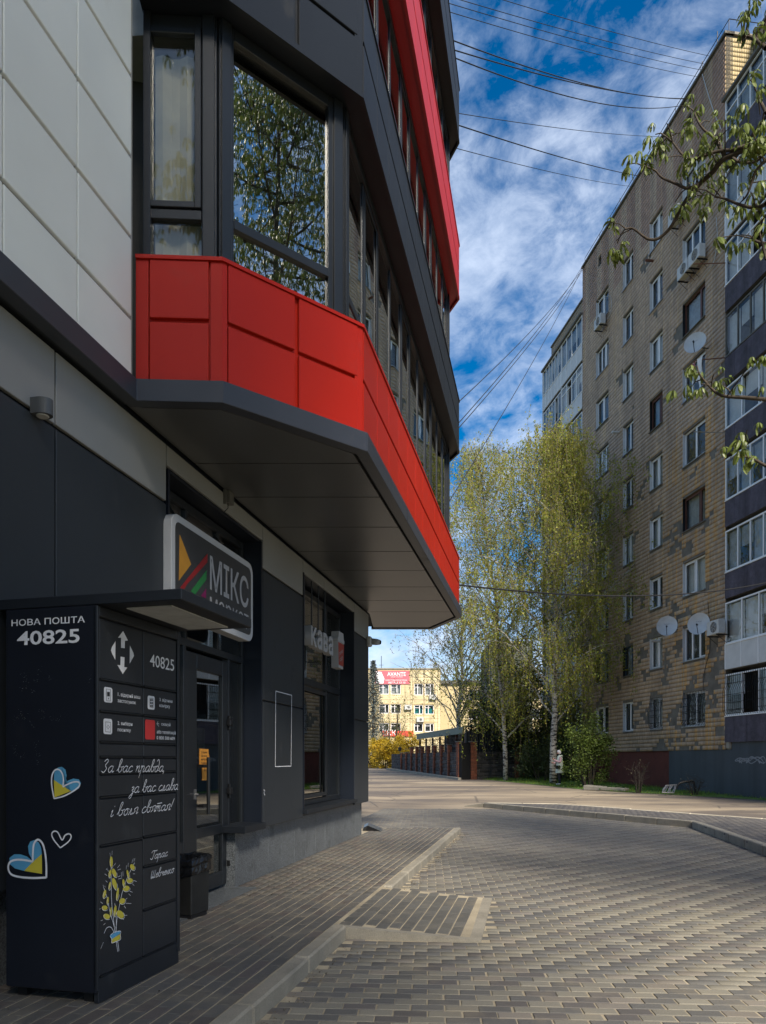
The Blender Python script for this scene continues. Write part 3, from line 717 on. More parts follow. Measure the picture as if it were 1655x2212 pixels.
# ---- bands of panels and glazing above
Pp = off_poly(P0, -.045)
def seg_faces(P):
    out = []
    for a, b in zip(P[:-1], P[1:]):
        d = Vector(b)-Vector(a); out.append((face(a, d, (d.y, -d.x)), d.length))
    return out
BANDS = [(4.295, 5.24, M_red), (7.30, 8.26, M_dark), (10.25, 11.25, M_redlit), (13.25, 14.25, M_dark)]
FW = face((-3.09, 0), (.2125, 1), (1, -.2125))
Pw = list(Pp); Pw[0] = Vector((-3.09+.2125*5.64, Pp[0].y-.001))
for bi, (z0, z1, m) in enumerate(BANDS):
    PI = [Vector(p) for p in off_poly([tuple(p) for p in Pw], -.03)]; PJ = off_poly([tuple(p) for p in Pw], -.36)
    mb = MB(); ring(mb, [tuple(p) for p in PI], [tuple(p) for p in PJ], z0+.012, z1-.012); mb.build('band_core', m if bi != 0 else m, shop)
    mb = MB(); ring(mb, [tuple(p) for p in off_poly([tuple(p) for p in Pw], .012)], [tuple(p) for p in off_poly([tuple(p) for p in Pw], -.05)], z1-.010, z1+.018)
    if bi: ring(mb, [tuple(p) for p in off_poly([tuple(p) for p in Pw], .006)], [tuple(p) for p in off_poly([tuple(p) for p in Pw], -.03)], z0-.03, z0+.02)
    mb.build('band_flashing', m, shop)
    for si, (F, L) in enumerate(seg_faces(Pw)):
        if si == 0: cuts = [(.10, L-.10)]
        elif si == 1: cuts = [(.05, .60), (.64, L-.08)] if True else []
        elif si == 2: n = 14; cuts = [(.02+(L-.04)*k/n, .02+(L-.04)*(k+1)/n) for k in range(n)]
        else: n = max(1, round(L/.6)); cuts = [(L*k/n+.01, L*(k+1)/n-.01) for k in range(n)]
        if si == 1:
            x = pt(F, 640, 700)[0]; cuts = [(.05, x-.01), (x+.025, L-.06)]
        zm = (z0+z1)/2
        for a0, a1 in cuts:
            for q0, q1 in ((z0+.01, zm-.016), (zm+.016, z1-.012)):
                mb = MB(); g = .004; mb.fb(F, a0+g, a1-g, -.028, .0, q0, q1); mb.build('band_panel', m, shop, bevel=.004)
        # corner posts of the same sheet
        mb = MB(); mb.fb(F, -.0, (.095 if si == 0 else .045) if si < 2 else .012, -.03, -.006, z0+.012, z1-.014); mb.build('corner_trim', m, shop); mb = MB(); mb.fb(F, L-(.09 if si < 2 else .012), L, -.03, -.006, z0+.012, z1-.014); mb.build('corner_trim', m, shop)
# glazing storeys
Pg = off_poly(P0, -.27); Pg[0] = Vector((-3.09+.2125*5.9, Pg[0].y))
PgT = [tuple(p) for p in Pg]
M_cloth = M_curtain
for gi, (z0, z1) in enumerate(((5.24, 7.30), (8.26, 10.25), (11.25, 13.25))):
    for si, (F, L) in enumerate(seg_faces(Pg)):
        tz = z0+.44; top = z1-.10
        if si == 0: edges = [(pt(F, 313, 400)[0], L-.12)]
        elif si == 1: edges = [(.13, L-.16)]
        elif si == 2: edges = [(.13+(L-.26)*k/11, .13+(L-.26)*(k+1)/11) for k in range(11)]
        else: n = max(1, round(L/.7)); edges = [(.1+(L-.2)*k/n, .1+(L-.2)*(k+1)/n) for k in range(n)]
        mb = MB(); a_first, a_last = edges[0][0], edges[-1][1]
        mb.fb(F, 0, a_first, -.05, .03 if si else .06, z0, z1); mb.fb(F, a_last, L, -.05, .03, z0, z1)
        if si: mb.fb(F, .015, .10, .03, .05, z0, z1)
        mb.fb(F, L-.11, L-.015, .03, .05, z0, z1)
        mw, mo = (.028, .014) if si == 2 else (.04, .05)
        for a0, a1 in edges[:-1]: mb.fb(F, a1-mw, a1+mw, -.05, mo, z0, z1)
        mb.fb(F, a_first, a_last, -.05, .03, top, z1); mb.fb(F, a_first, a_last, -.045, .012 if si == 2 else .035, tz, tz+.075)
        mb.fb(F, a_first, a_last, -.05, .03, z0, z0+.03)
        w = mb.build('bay_window', M_frame, shop, bevel=.004)
        for k, (a0, a1) in enumerate(edges):
            e = (mw-.004) if len(edges) > 1 else -.008
            for q0, q1 in ((z0+.025, tz+.002), (tz+.07, top+.002)):
                mb = MB(); mb.fb(F, a0+e, a1-e, -.006, .002, q0, q1); mb.build('pane', M_glassBig if si == 1 else (M_glassCur if si == 0 else M_glassA), w)
            if si == 0 or (k % 3 == 1 and si == 2):   # opening light in its own frame
                mb = MB(); q0, q1 = tz+.085, top-.01; s = .06; co = .05 if si == 0 else .018
                mb.fb(F, a0+e+.01, a0+e+s, .003, co, q0, q1); mb.fb(F, a1-e-s, a1-e-.01, .003, co, q0, q1)
                mb.fb(F, a0+e+s, a1-e-s, .003, co, q0, q0+.05); mb.fb(F, a0+e+s, a1-e-s, .003, co, q1-.05, q1); mb.build('casement', M_frame, w, bevel=.004)
        # curtains behind the glass, folded
        n = max(8, int(L*14)); pts = [(L*k/n, (-.10 if si == 0 else -.22)+.022*math.sin(k*1.9+si)) for k in range(n+1)]
        mb = MB(); lo = z0+.05; hi = z1-.22 if si == 0 else z1-.05
        b_ = [F(a, o_, z) for z in (lo, hi) for a, o_ in pts]
        s0 = 0 if si != 0 else int(n*.08)
        mb.add(b_, [(k, k+1, n+2+k, n+1+k) for k in range(s0, n)])
        mb.build('curtain', M_cloth if si in (0, 2) else M_curtain2, w, recalc=False)
Pc = [tuple(p) for p in off_poly(P0, -.95)]
mb = MB(); mb.prism([(-2.6, 6.4)]+Pc[1:5]+[(-1, 14.6), (-9, 14.6), (-9, 6.4)], 4.21, 14.24); mb.build('upper_core', M_inside, shop)
for z in (7.32, 10.27, 13.27): # ceilings at the band levels
    mb = MB(); mb.prism([(-2.4, 6.1)]+[tuple(p) for p in off_poly(P0, -.37)][1:5]+[(-.5, 15.1), (-3, 15.1)], z+.01, z+.6); mb.build('storey_slab', M_curtain2, shop)
mb = MB(); mb.prism([(-9, 1.4), (-3.3+.3, 1.4), (-3.25+.2125*5.9, 5.9)]+[tuple(p) for p in off_poly(P0, -.1)][1:5]+[(-.3, 15.4), (-9, 15.4)], 14.26, 14.4); mb.build('roof', M_band, shop)
mb = MB(); mb.prism([(-9, 15.15), (-.3, 15.15), (-.3, 15.40), (-9, 15.40)], 4.22, 14.25); mb.build('rear_wall', M_dark, shop)
# white cladding beside the bay
mb = MB(); mb.fb(FW, 1.2*K, 5.66*K, -.3, -.032, 4.29, 14.26); mb.build('cladding_backing', mat('cladding_rail', (.33, .32, .29), .6), shop)
ye = [1.54, 2.22, 2.90, 3.58, 4.26, 4.945, 5.60]; zs = [4.292]+[4.73+.61*k for k in range(16)]
for y0, y1 in zip(ye[:-1], ye[1:]):
    for q0, q1 in zip(zs[:-1], zs[1:]):
        mb = MB(); mb.fb(FW, y0*K+.006, y1*K-.006, -.03, 0, q0+.014, q1-.014); mb.build('cladding_panel', M_white, shop, bevel=.005)
# wall lamp
FL = FA
la, lz = AP(76), 3.63
mb = MB(); n = 14; prof = [(la-.052, 0)]+[(la-.052, .05)]+[(la+.052*math.cos(t), .05+.068*math.sin(t)) for t in [math.pi-math.pi*k/n for k in range(n+1)]]+[(la+.052, 0)]
pr = prof[1:]; V = [FA(a, o_, z) for z in (lz-.05, lz+.05) for a, o_ in [(la-.052, 0)]+pr]; m_ = len(V)//2
mb.add(V, [tuple(range(m_))[::-1], tuple(range(m_, 2*m_))]+[(i, (i+1) % m_, m_+(i+1) % m_, m_+i) for i in range(m_)])
lamp = mb.build('wall_lamp', mat('lamp_grey', (.075, .08, .085), .5, 0, .06)); props(lamp, 'small grey half-round wall lamp on the grey panel above the parcel locker', 'wall lamp')
mb = MB(); mb.lathe(FA(la, .052, lz-.056), [(.036, 0), (.04, .006)], 14); mb.build('lens', M_curtain2, lamp)
# junction box under the overhang
ja, jz = pt(FA, 488, 1078); bx = MB(); bx.fb(FA, ja-.05, ja+.06, 0, .06, jz-.05, jz+.07); bx.fb(FA, ja-.07, ja-.05, 0, .03, jz-.07, jz+.08)
o = bx.build('junction_box', mat('box_grey', (.13, .13, .12), .5)); props(o, 'pale junction box on the grey panel beside the shop sign', 'junction box')
mb = MB(); mb.tube([FA(ja-.02, .03, jz-.05), FA(ja-.02, .03, jz-.10), FA(ja-.06, .01, jz-.15)], .005, 5); mb.build('lead', M_cable, o)
# camera on the corner
ca, cz = pt(FA, 794, 1388)
mb = MB(); mb.fb(FA, ca-.12, ca-.0, 0, .09, cz-.09, cz+.10); cm = mb.build('security_camera', M_acw, bevel=.02); props(cm, 'white security camera on the far corner of the shop wall', 'security camera')
mb = MB(); p = Vector(FA(ca-.03, .09, cz+.01)); mb.tube([p, p+Vector((.08, -.02, -.01)), p+Vector((.15, -.03, -.02))], [.06, .06, .045], 12); mb.build('housing', M_curtain2, cm, smooth=True)
mb = MB(); mb.tube([p+Vector((.149, -.03, -.02)), p+Vector((.165, -.033, -.022))], .035, 12); mb.build('lens', M_black, cm)
# dark wedge at the foot of the far corner
mb = MB(); mb.add([(-.38, 14.5, -.09), (.22, 14.2, -.09), (.22, 14.9, -.09), (-.38, 15.2, -.09), (-.38, 14.5, .06), (-.30, 14.5, .10), (-.30, 15.2, .10), (-.38, 15.2, .06)],
  [(0, 1, 2, 3), (4, 5, 6, 7), (0, 1, 5, 4), (1, 2, 6, 5), (3, 2, 6, 7), (0, 3, 7, 4)])
o = mb.build('rubber_ramp', M_plastic); props(o, 'black rubber wedge on the ground at the far shop corner', 'ramp')
# ================================================================ SHOP SIGN
so = .075
sg = thing('shop_sign', FA(7.3*K, 0, 2.66), 'large rounded lightbox sign with coloured stripes over the shop door', 'sign')
p00 = (pt(FA, 370, 1300, so)[0], 2.67); p11 = (pt(FA, 546, 1300, so)[0], 3.52)
def rrect(a0, a1, z0, z1, r, n=6):
    out = []
    for cx, cz, s in ((a1-r, z0+r, -90), (a1-r, z1-r, 0), (a0+r, z1-r, 90), (a0+r, z0+r, 180)):
        out += [(cx+r*math.cos(R(s+90*k/n)), cz+r*math.sin(R(s+90*k/n))) for k in range(n+1)]
    return out
mb = MB(); mb.fprism(FA, rrect(p00[0], p11[0], p00[1], p11[1], .12), so-.12, so); mb.build('sign_box', mat('sign_white', (.50, .51, .53), .5, 0, .05), sg, bevel=.004)
mb = MB(); mb.fprism(FA, rrect(p00[0]+.065, p11[0]-.065, p00[1]+.065, p11[1]-.065, .07), so, so+.003); mb.build('sign_face', mat('sign_face', (.045, .046, .048), .35, 0, .04), sg)
def cz3(l): return [pt(FA, 324+x*.2936, 1080+y*.2936, so+.004) for x, y in l]
for nm, m, l in (('emblem_triangle', mat('emblem_amber', (.55, .26, .03), .5), [(217, 255), (300, 473), (212, 592)]),
                 ('emblem_stripe', mat('emblem_red', (.32, .012, .015), .5), [(420, 395), (420, 458), (272, 618), (250, 655), (219, 648), (265, 590)]),
                 ('emblem_stripe', mat('emblem_green', (.02, .20, .05), .5), [(414, 517), (413, 585), (330, 695), (298, 672)]),
                 ('emblem_stripe', mat('emblem_purple', (.20, .008, .09), .5), [(411, 652), (410, 725), (374, 706)])):
    mb = MB(); mb.fprism(FA, cz3(l), so+.003, so+.006); mb.build(nm, m, sg)
a0, zb = cz3([(438, 652)])[0]; a1, _ = cz3([(722, 780)])[0]; _, zt_ = cz3([(441, 412)])[0]
text('МІКС', FA, a0, zb, zt_-zb, so+.004, width=a1-a0, parent=sg, name='lettering', mats=mat('sign_letters', (.42, .42, .44), .5), fat=.012)
_, z2 = cz3([(440, 706)])[0]
text('маркет', FA, a0, z2-.165, .215, so+.004, width=a1-a0, parent=sg, name='lettering', mats=MATS['sign_letters'], fat=-.006)
for a in (p00[0]+.4, p11[0]-.4):
    mb = MB(); mb.tube([FA(a, so-.1, 3.5), FA(a, -.2, 3.75)], .015, 6); mb.build('bracket', M_frame, sg)

# hanging coffee letters and cup
cof = thing('coffee_letters', FA(10.6*K, 0, 2.97), 'white block letters hung in the shop window opening', 'letters')
lo = .06; la0 = pt(FA, 672, 1400, lo)[0]; la1 = pt(FA, 719.5, 1400, lo)[0]
wds = [('к', 0, .235), ('а', .27, .48), ('в', .535, .74), ('а', .775, 1.0)]; Lw = la1-la0
for ch, f0, f1 in wds:
    text(ch, FA, la0+Lw*f0, 2.985, .335, lo-.10, width=Lw*(f1-f0), mats=mat('letter_white', (.42, .42, .43), .5, 0, .04), parent=cof, name='letter', depth=.10, fat=.022)
mb = MB(); mb.tube([FA(la0-.05, lo-.11, 3.02), FA(la1+.02, lo-.11, 3.02)], .012, 6); mb.tube([FA(la0-.05, lo-.11, 3.18), FA(la1+.02, lo-.11, 3.18)], .012, 6)
for f in (.02, .33, .62, .92): a = la0+Lw*f; mb.tube([FA(a, lo-.11, 3.0), FA(a, lo-.11, 3.94)], .011, 6)
mb.build('rail', M_frame, cof)
c0_ = pt(FA, 730, 1400, .10)[0]; c1_ = c0_+.34
cup = thing('coffee_cup_sign', FA(c0_+.15, 0, 2.82), 'white and red paper cup shaped sign beside the hanging letters', 'sign')
zc0, zc1 = 2.815, 3.38
mb = MB(); mb.fprism(FA, [(c0_+.04, zc0), (c1_-.04, zc0), (c1_-.005, zc1-.16), (c0_+.005, zc1-.16)], -.02, .10); mb.build('cup_body', MATS['letter_white'], cup, bevel=.004)
mb = MB(); mb.fprism(FA, [(c0_-.015, zc1-.158), (c1_+.015, zc1-.158), (c1_+.015, zc1-.11), (c1_-.015, zc1-.10), (c1_-.045, zc1), (c0_+.045, zc1), (c0_+.015, zc1-.10), (c0_-.015, zc1-.11)], -.02, .105); mb.build('cup_lid', MATS['letter_white'], cup, bevel=.004)
mb = MB(); mb.fprism(FA, [(c0_+.037, zc0+.045), (c1_-.037, zc0+.045), (c1_-.007, zc1-.175), (c0_+.007, zc1-.175)], .1005, .104); mb.build('cup_sleeve', mat('cup_red', (.36, .035, .02), .5), cup)
text('power', FA, c0_+.055, zc0+.19, .075, .1045, width=.22, parent=cup, mats=MATS['letter_white'], rise=.35)
text('cup', FA, c0_+.075, zc0+.095, .085, .1045, width=.17, parent=cup, mats=MATS['letter_white'], rise=.35)
mb = MB(); mb.tube([FA(c1_-.02, 0, zc0+.15), FA(c1_+.1, -.02, zc0+.15), FA(c1_+.1, -.2, zc0+.15)], .008, 5); mb.build('bracket', M_frame, cup)
# orange notice on the door
nf = lambda x, y: pt(FA, x, y, DO+.006)
cr4 = lambda l: [nf(324+x*.2936, 1512+y*.2936) for x, y in l]
mb = MB(); mb.fprism(FA, cr4([(362, 358), (428, 363), (428, 388), (436, 428), (425, 432), (426, 480), (436, 540), (433, 575), (441, 592), (380, 592), (382, 560), (378, 480), (361, 478)]), DO+.006, DO+.008)
nt_ = mb.build('paper_notice', M_orange); props(nt_, 'torn orange paper notice taped to the shop door glass', 'notice')
for s, y in (('З 10 березня', 392), ('2025р. магазин', 418), ('не буде', 444), ('працювати.', 471), ('Заздалегідь', 497), ('дякуємо', 523)):
    aa, z_ = cr4([(373 if y < 480 else 390, y)])[0]; text(s, FA, aa, z_, .022, DO+.0085, width=.13 if y < 480 else .10, parent=nt_, mats=M_blackprint)

# ================================================================ PARCEL LOCKER
KS = .962; zk = lambda z: 1.4+(z-1.4)*KS; kc = Vector((-1.695, 4.375))*KS; ud = Vector((.257, 1)).normalized(); un = Vector((1, -.257)).normalized()
lk = thing('parcel_locker', (-1.9, 4.8, 0), 'black parcel locker printed with white numbers, hearts and a wheat ear', 'parcel locker')
LF = face(kc, ud, un); lb = kc-un*.64*KS; LS = face(lb, un, -ud)      # front with the cells; side towards the camera
LEN = .95*KS; DEP = .64*KS
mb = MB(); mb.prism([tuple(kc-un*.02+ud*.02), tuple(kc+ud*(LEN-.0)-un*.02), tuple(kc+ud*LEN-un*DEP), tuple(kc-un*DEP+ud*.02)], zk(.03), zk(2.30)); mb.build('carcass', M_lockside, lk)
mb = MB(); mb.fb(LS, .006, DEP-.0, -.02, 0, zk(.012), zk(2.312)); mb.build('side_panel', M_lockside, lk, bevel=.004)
mb = MB(); mb.fb(LF, .0, .022, -.019, .008, zk(.03), zk(2.31)); mb.fb(LF, LEN-.03, LEN, -.02, .008, zk(.03), zk(2.31)); mb.fb(LF, .022, LEN-.03, -.02, .006, zk(2.25), zk(2.31)); mb.build('front_frame', M_locker, lk, bevel=.003)
mb = MB(); mb.fb(LF, .022, LEN-.005, -.03, .0, .003, zk(.095)); mb.build('base_strip', M_locker, lk, bevel=.003)
for a in (.05, .5): mb = MB(); mb.fb(LS, a, a+.06, -.1, -.05, 0, .08); mb.build('foot', M_iron, lk)
am = pt(LF, 308.5, 1640)[0]
rowsL = [zk(q) for q in (2.245, 1.875, 1.685, 1.50, 1.41, 1.31, 1.168, .878, .10)]; rowsR = [zk(q) for q in (2.245, 1.875, 1.685, 1.50, 1.41, 1.31, 1.168, .885, .69, .405, .10)]
for (c0, c1, rows) in ((.026, am, rowsL), (am, LEN-.034, rowsR)):
    for hi, lo_ in zip(rows[:-1], rows[1:]):
        mb = MB(); mb.fb(LF, c0+.004, c1-.004, -.018, .0, lo_+.007, hi-.007); d_ = mb.build('locker_door', M_locker, lk, bevel=.004)
        mb = MB(); mb.fb(LF, c0+.01, c1-.01, -.016, .005, lo_+.001, lo_+.006); mb.build('pull_lip', M_frame, d_)
# canopy
cc = Vector((-1.153, 4.236))*KS
mb = MB(); cp = [cc, cc+ud*.953*KS, cc+ud*.953*KS-un*1.22, cc-un*1.22]; mb.prism([tuple(p) for p in cp], zk(2.314), zk(2.378)); can = mb.build('canopy', M_dark, lk, bevel=.004)
mb = MB(); q = [cc+ud*.12-un*.13, cc+ud*.83-un*.13, cc+ud*.83-un*.42, cc+ud*.12-un*.42]; mb.prism([tuple(p) for p in q], zk(2.314)-.008, zk(2.314)-.001); mb.build('light_strip', M_curtain2, can)
def lsp(x, y): return pt(LS, x, y)
def lfp(x, y): return pt(LF, x, y)
c1m = lambda l, f: [f(x*.261, 1242+y*.261) for x, y in l]
c2m = lambda l, f: [f(x*.2936, 1620+y*.2936) for x, y in l]
(a0, z0), (a1, z1) = c1m([(96, 419), (704, 398)], lsp); hgt = c1m([(96, 368)], lsp)[0][1]-z0
text('НОВА ПОШТА', LS, a0, (z0+z1)/2, hgt, .001, width=a1-a0, parent=lk, fat=.012)
(a0, z0), (a1, z1) = c1m([(142, 578), (660, 560)], lsp); hgt = c1m([(200, 462)], lsp)[0][1]-z0
text('40825', LS, a0, (z0+z1)/2, hgt, .001, width=a1-a0, parent=lk, fat=.018)
def fill(F, l, m, name, o=.0008, th=.0012, sm=0):
    P = smooth_pts(l, 5, True) if sm else l
    mb = MB(); mb.add([F(a, o+th, z) for a, z in P], [tuple(range(len(P)))]); mb.build(name, m, lk, recalc=False)
def line(F, l, w, name='print_line', o=.0008, th=.0028, m=None, sm=1, closed=False):
    P = smooth_pts(l, 6, closed) if sm else l
    mb = MB(); mb.ribbon(F, P, w, o, th, closed=closed); return mb.build(name, m or M_ink, lk, recalc=False)
# hearts on the side
fill(LS, c2m([(396, 222), (400, 165), (425, 130), (455, 125), (482, 145), (490, 190), (478, 240), (463, 272), (520, 303)], lsp), M_cyan, 'heart_blue')
fill(LS, c2m([(463, 272), (500, 225), (540, 211), (580, 217), (596, 245), (580, 285), (520, 303)], lsp), M_cyan, 'heart_blue')
fill(LS, c2m([(396, 220), (522, 303), (402, 350)], lsp), M_yel, 'heart_yellow', th=.0018)
line(LS, c2m([(463, 270), (468, 225), (460, 175), (435, 145), (405, 150), (384, 190), (382, 260), (400, 360)], lsp), .0085, 'heart_outline')
line(LS, c2m([(400, 358), (470, 340), (545, 300), (585, 265), (580, 238), (545, 236), (505, 250), (463, 272)], lsp), .0085, 'heart_outline')
fill(LS, c2m([(243, 822), (212, 760), (206, 710), (222, 675), (252, 663), (285, 680), (303, 720), (308, 768)], lsp), M_cyan, 'heart_blue')
fill(LS, c2m([(243, 822), (200, 785), (150, 768), (105, 768), (70, 795), (72, 840), (110, 872), (178, 890)], lsp), M_cyan, 'heart_blue')
fill(LS, c2m([(308, 766), (310, 912), (178, 890), (243, 822)], lsp), M_yel, 'heart_yellow', th=.0018)
line(LS, c2m([(243, 822), (243, 760), (252, 690), (280, 660), (312, 685), (332, 750), (342, 840), (342, 940)], lsp), .012, 'heart_outline')
line(LS, c2m([(342, 938), (250, 942), (150, 935), (85, 915), (62, 870), (75, 825), (120, 808), (180, 810), (243, 822)], lsp), .012, 'heart_outline')
line(LS, c2m([(445, 720), (400, 665), (382, 625), (395, 600), (425, 605), (458, 662), (480, 628), (510, 618), (525, 638), (505, 675), (445, 720)], lsp), .008, 'heart_outline')
# ghost of removed lettering, glue dots
mb = MB(); rr = random.Random(3)
for cx_, cy_ in ((190, 830), (215, 880), (190, 950), (320, 800), (300, 880), (420, 850), (270, 960), (170, 1140), (200, 1180), (120, 1200), (350, 1110), (360, 1180), (430, 1190), (480, 1190), (260, 1240), (300, 1410), (310, 1480), (130, 1480), (190, 1500), (310, 1560), (120, 1420), (750, 870)):
    for _ in range(7):
        a, z = c1m([(cx_+rr.gauss(0, 14), cy_+rr.gauss(0, 16))], lsp)[0]; s = rr.uniform(.0006, .0014)
        mb.add([LS(a-s, .0012, z), LS(a+s, .0012, z), LS(a, .0012, z+2*s)], [(0, 1, 2)])
mb.build('glue_dots', M_curtain2, lk, recalc=False)
# front: arrows emblem
for l in ([(1015, 464), (1055, 543), (1030, 545), (1028, 607), (997, 603), (998, 520), (972, 520)], [(994, 676), (1027, 682), (1024, 762), (1050, 766), (1012, 820), (967, 745), (992, 748)],
          [(952, 547), (950, 703), (925, 655), (914, 625), (922, 597)], [(1071, 584), (1100, 645), (1105, 670), (1069, 734)]):
    fill(LF, c1m(l, lfp), M_ink, 'arrow_emblem')
(a0, z0), (a1, z1) = c1m([(1236, 752), (1436, 788)], lfp); hgt = c1m([(1262, 655)], lfp)[0][1]-z0
text('40825', LF, a0, z0, hgt*1.0, .001, width=a1-a0, parent=lk, fat=.006)
def rr_px(l, f):  # rounded badge from two opposite corners
    (a0, z0), (a1, z1) = c1m(l, f); return rrect(min(a0, a1), max(a0, a1), min(z0, z1), max(z0, z1), .014, 4)
def badge(l, m): P = rr_px(l, lfp); fill(LF, P, m, 'badge'); return P
b1 = badge([(856, 925), (926, 1060)], M_ink); b2 = badge([(852, 1187), (924, 1320)], M_ink); b3 = badge([(1218, 997), (1276, 1117)], M_ink); b4 = badge([(1197, 1196), (1279, 1364)], M_qr)
def box_px(l): return c1m(l, lfp)
dk = M_locker
line(LF, box_px([(873, 944), (873, 1041), (907, 1044), (907, 948)]), .0035, 'icon', m=dk, sm=0, closed=True, th=.004)
fill(LF, box_px([(880, 967), (901, 969), (901, 1006), (880, 1004)]), dk, 'icon', th=.004); fill(LF, box_px([(887, 1018), (894, 1018), (894, 1028), (887, 1028)]), dk, 'icon', th=.004)
line(LF, box_px([(866, 1216), (866, 1297), (908, 1302), (908, 1220)]), .0035, 'icon', m=dk, sm=0, closed=True, th=.004)
for dx, dy in ((0, -13), (0, 13), (-9, 0), (9, 0)): fill(LF, box_px([(884+dx, 1255+dy), (890+dx, 1255+dy), (890+dx, 1263+dy), (884+dx, 1263+dy)]), dk, 'icon', th=.004)
line(LF, box_px([(1233, 1020), (1233, 1093), (1262, 1097), (1262, 1024)]), .0035, 'icon', m=dk, sm=0, closed=True, th=.004)
for dy in (0, 24, 48):
    for dx in (0, 12): fill(LF, box_px([(1237+dx, 1028+dy), (1245+dx, 1029+dy), (1245+dx, 1044+dy), (1237+dx, 1043+dy)]), dk, 'icon', th=.004)
def ptext(s, x0, y0, x1, hpx, fat=0):
    fat += .006
    (a0, z0), (a1, _), (_, zt) = c1m([(x0, y0), (x1, y0), (x0, y0-hpx)], lfp)
    text(s, LF, a0, z0, zt-z0, .001, width=a1-a0, parent=lk, name='lettering', fat=fat)
ptext('1. відкрий наш', 970, 1001, 1155, 30, .004); ptext('застосунок', 968, 1052, 1118, 29, .004)
ptext('2. вибери', 968, 1240, 1090, 30, .004); ptext('посилку', 968, 1293, 1077, 29, .004)
ptext('3. відчини', 1315, 1044, 1422, 28, .004); ptext('комірку', 1315, 1092, 1402, 28, .004)
ptext('скануй', 1330, 1246, 1405, 26, .004); ptext('або телефонуй', 1293, 1311, 1449, 28, .004); ptext('0 800 500 609', 1292, 1360, 1441, 28, .004)
line(LF, box_px([(1312, 1233), (1292, 1231)]), .003, 'arrow', sm=0); line(LF, box_px([(1303, 1213), (1292, 1231), (1308, 1254)]), .003, 'arrow', sm=0)
# handwritten verse: pen strokes
GL = {
 'а': (1.02, [[(.75, .85), (.45, 1.0), (.1, .65), (.12, .2), (.4, 0), (.7, .4), (.78, 1.0), (.72, .3), (.85, 0), (1.05, .2)]]),
 'в': (.95, [[(-.05, .2), (.25, 1.0), (.42, 1.9), (.25, 2.1), (.12, 1.7), (.16, .5), (.4, 0), (.72, .25), (.68, .75), (.4, .85), (.7, .8), (.98, .95)]]),
 'с': (.82, [[(.72, .8), (.5, 1), (.15, .7), (.12, .25), (.4, 0), (.85, .25)]]),
 'п': (.92, [[(0, .8), (.14, 1), (.08, 0), (.16, .6), (.48, 1), (.6, .8), (.54, .1), (.7, 0), (.92, .25)]]),
 'р': (.92, [[(0, .8), (.14, 1), (.02, -1), (.14, .6), (.48, 1), (.62, .7), (.54, .1), (.7, 0), (.92, .25)]]),
 'д': (.9, [[(.6, .85), (.3, 1), (.05, .6), (.1, .1), (.4, 0), (.65, .5), (.62, 1.6), (.35, 2.1), (.1, 1.8)], [(.6, .3), (.9, .2)]]),
 'л': (.8, [[(0, .1), (.12, .02), (.38, 1), (.42, .1), (.55, 0), (.8, .25)]]),
 'я': (.85, [[(0, 0), (.3, .45), (.12, .75), (.35, 1), (.68, 1), (.62, .1), (.68, 0), (.88, .25)]]),
 'о': (.82, [[(.4, 1), (.1, .6), (.2, .05), (.5, .0), (.7, .5), (.4, 1), (.85, .85)]]),
 'і': (.5, [[(.05, .7), (.2, 1), (.12, .15), (.28, 0), (.5, .25)], [(.3, 1.5), (.33, 1.62)]]),
 'т': (1.0, [[(0, .8), (.1, 1), (.05, 0), (.1, .6), (.35, 1), (.35, 0), (.4, .6), (.68, 1), (.66, .1), (.8, 0), (1, .2)], [(0, 1.35), (.9, 1.42)]]),
 'З': (.95, [[(0, 1.7), (.35, 2.05), (.6, 1.7), (.3, 1.1), (.62, .6), (.3, 0), (-.15, .25)]]),
 'з': (.7, [[(.1, .85), (.4, 1), (.5, .7), (.22, .45), (.5, .1), (.25, -.8), (-.05, -.6), (.7, .3)]]),
 'Т': (1.0, [[(-.1, 1.5), (.2, 1.95), (1.1, 1.85), (1.3, 2.0)], [(.65, 1.9), (.5, .2), (.1, .05), (-.1, .4)]]),
 'Ш': (1.35, [[(0, 1.8), (.08, .2), (.3, 0), (.5, .5), (.52, 1.8), (.52, .3), (.75, 0), (1.0, .5), (1.02, 1.8), (1.0, .2), (1.3, .1)], [(0, .35), (1, .2)]]),
 'е': (.72, [[(.1, .45), (.6, .7), (.45, 1), (.15, .7), (.12, .2), (.4, 0), (.75, .25)]]),
 'ч': (.8, [[(0, .8), (.14, 1), (.14, .6), (.4, .5), (.6, 1), (.55, .1), (.68, 0), (.85, .2)]]),
 'н': (.8, [[(.05, 1), (.05, 0)], [(.05, .45), (.5, .5)], [(.55, 1), (.5, .1), (.62, 0), (.82, .2)]]),
 'к': (.75, [[(.05, 1), (.05, 0)], [(.55, 1), (.1, .5), (.5, 0), (.75, .15)]]),
 ',': (.4, [[(.15, .12), (.0, -.35)]]), '!': (.5, [[(.35, 2.0), (.1, .5)], [(.03, .1), (.06, .0)]]), ' ': (.62, [])}
def script(s, p, q, xh, name='handwriting', w=.0044):
    (a0, z0), (a1, z1) = c2m([p, q], lfp); tot = sum(GL[c][0] for c in s)*1.0; k = (a1-a0)/tot; a = a0; mb = MB()
    for c in s:
        adv, st = GL[c]
        for l in st:
            P = [(a+(x+.30*z)*k, z0+(z1-z0)*(a-a0)/(a1-a0)+z*xh) for x, z in l]
            mb.ribbon(LF, smooth_pts(P, 4) if len(P) > 2 else P, w, .0022, .0055)
        a += adv*k
    mb.build(name, M_ink, lk, recalc=False)
xh = c2m([(900, 110)], lfp)[0][1]-c2m([(900, 163)], lfp)[0][1]
script('За вас правда,', (738, 166), (1205, 160), xh*.86)
script('за вас слава', (948, 318), (1300, 292), xh*.86)
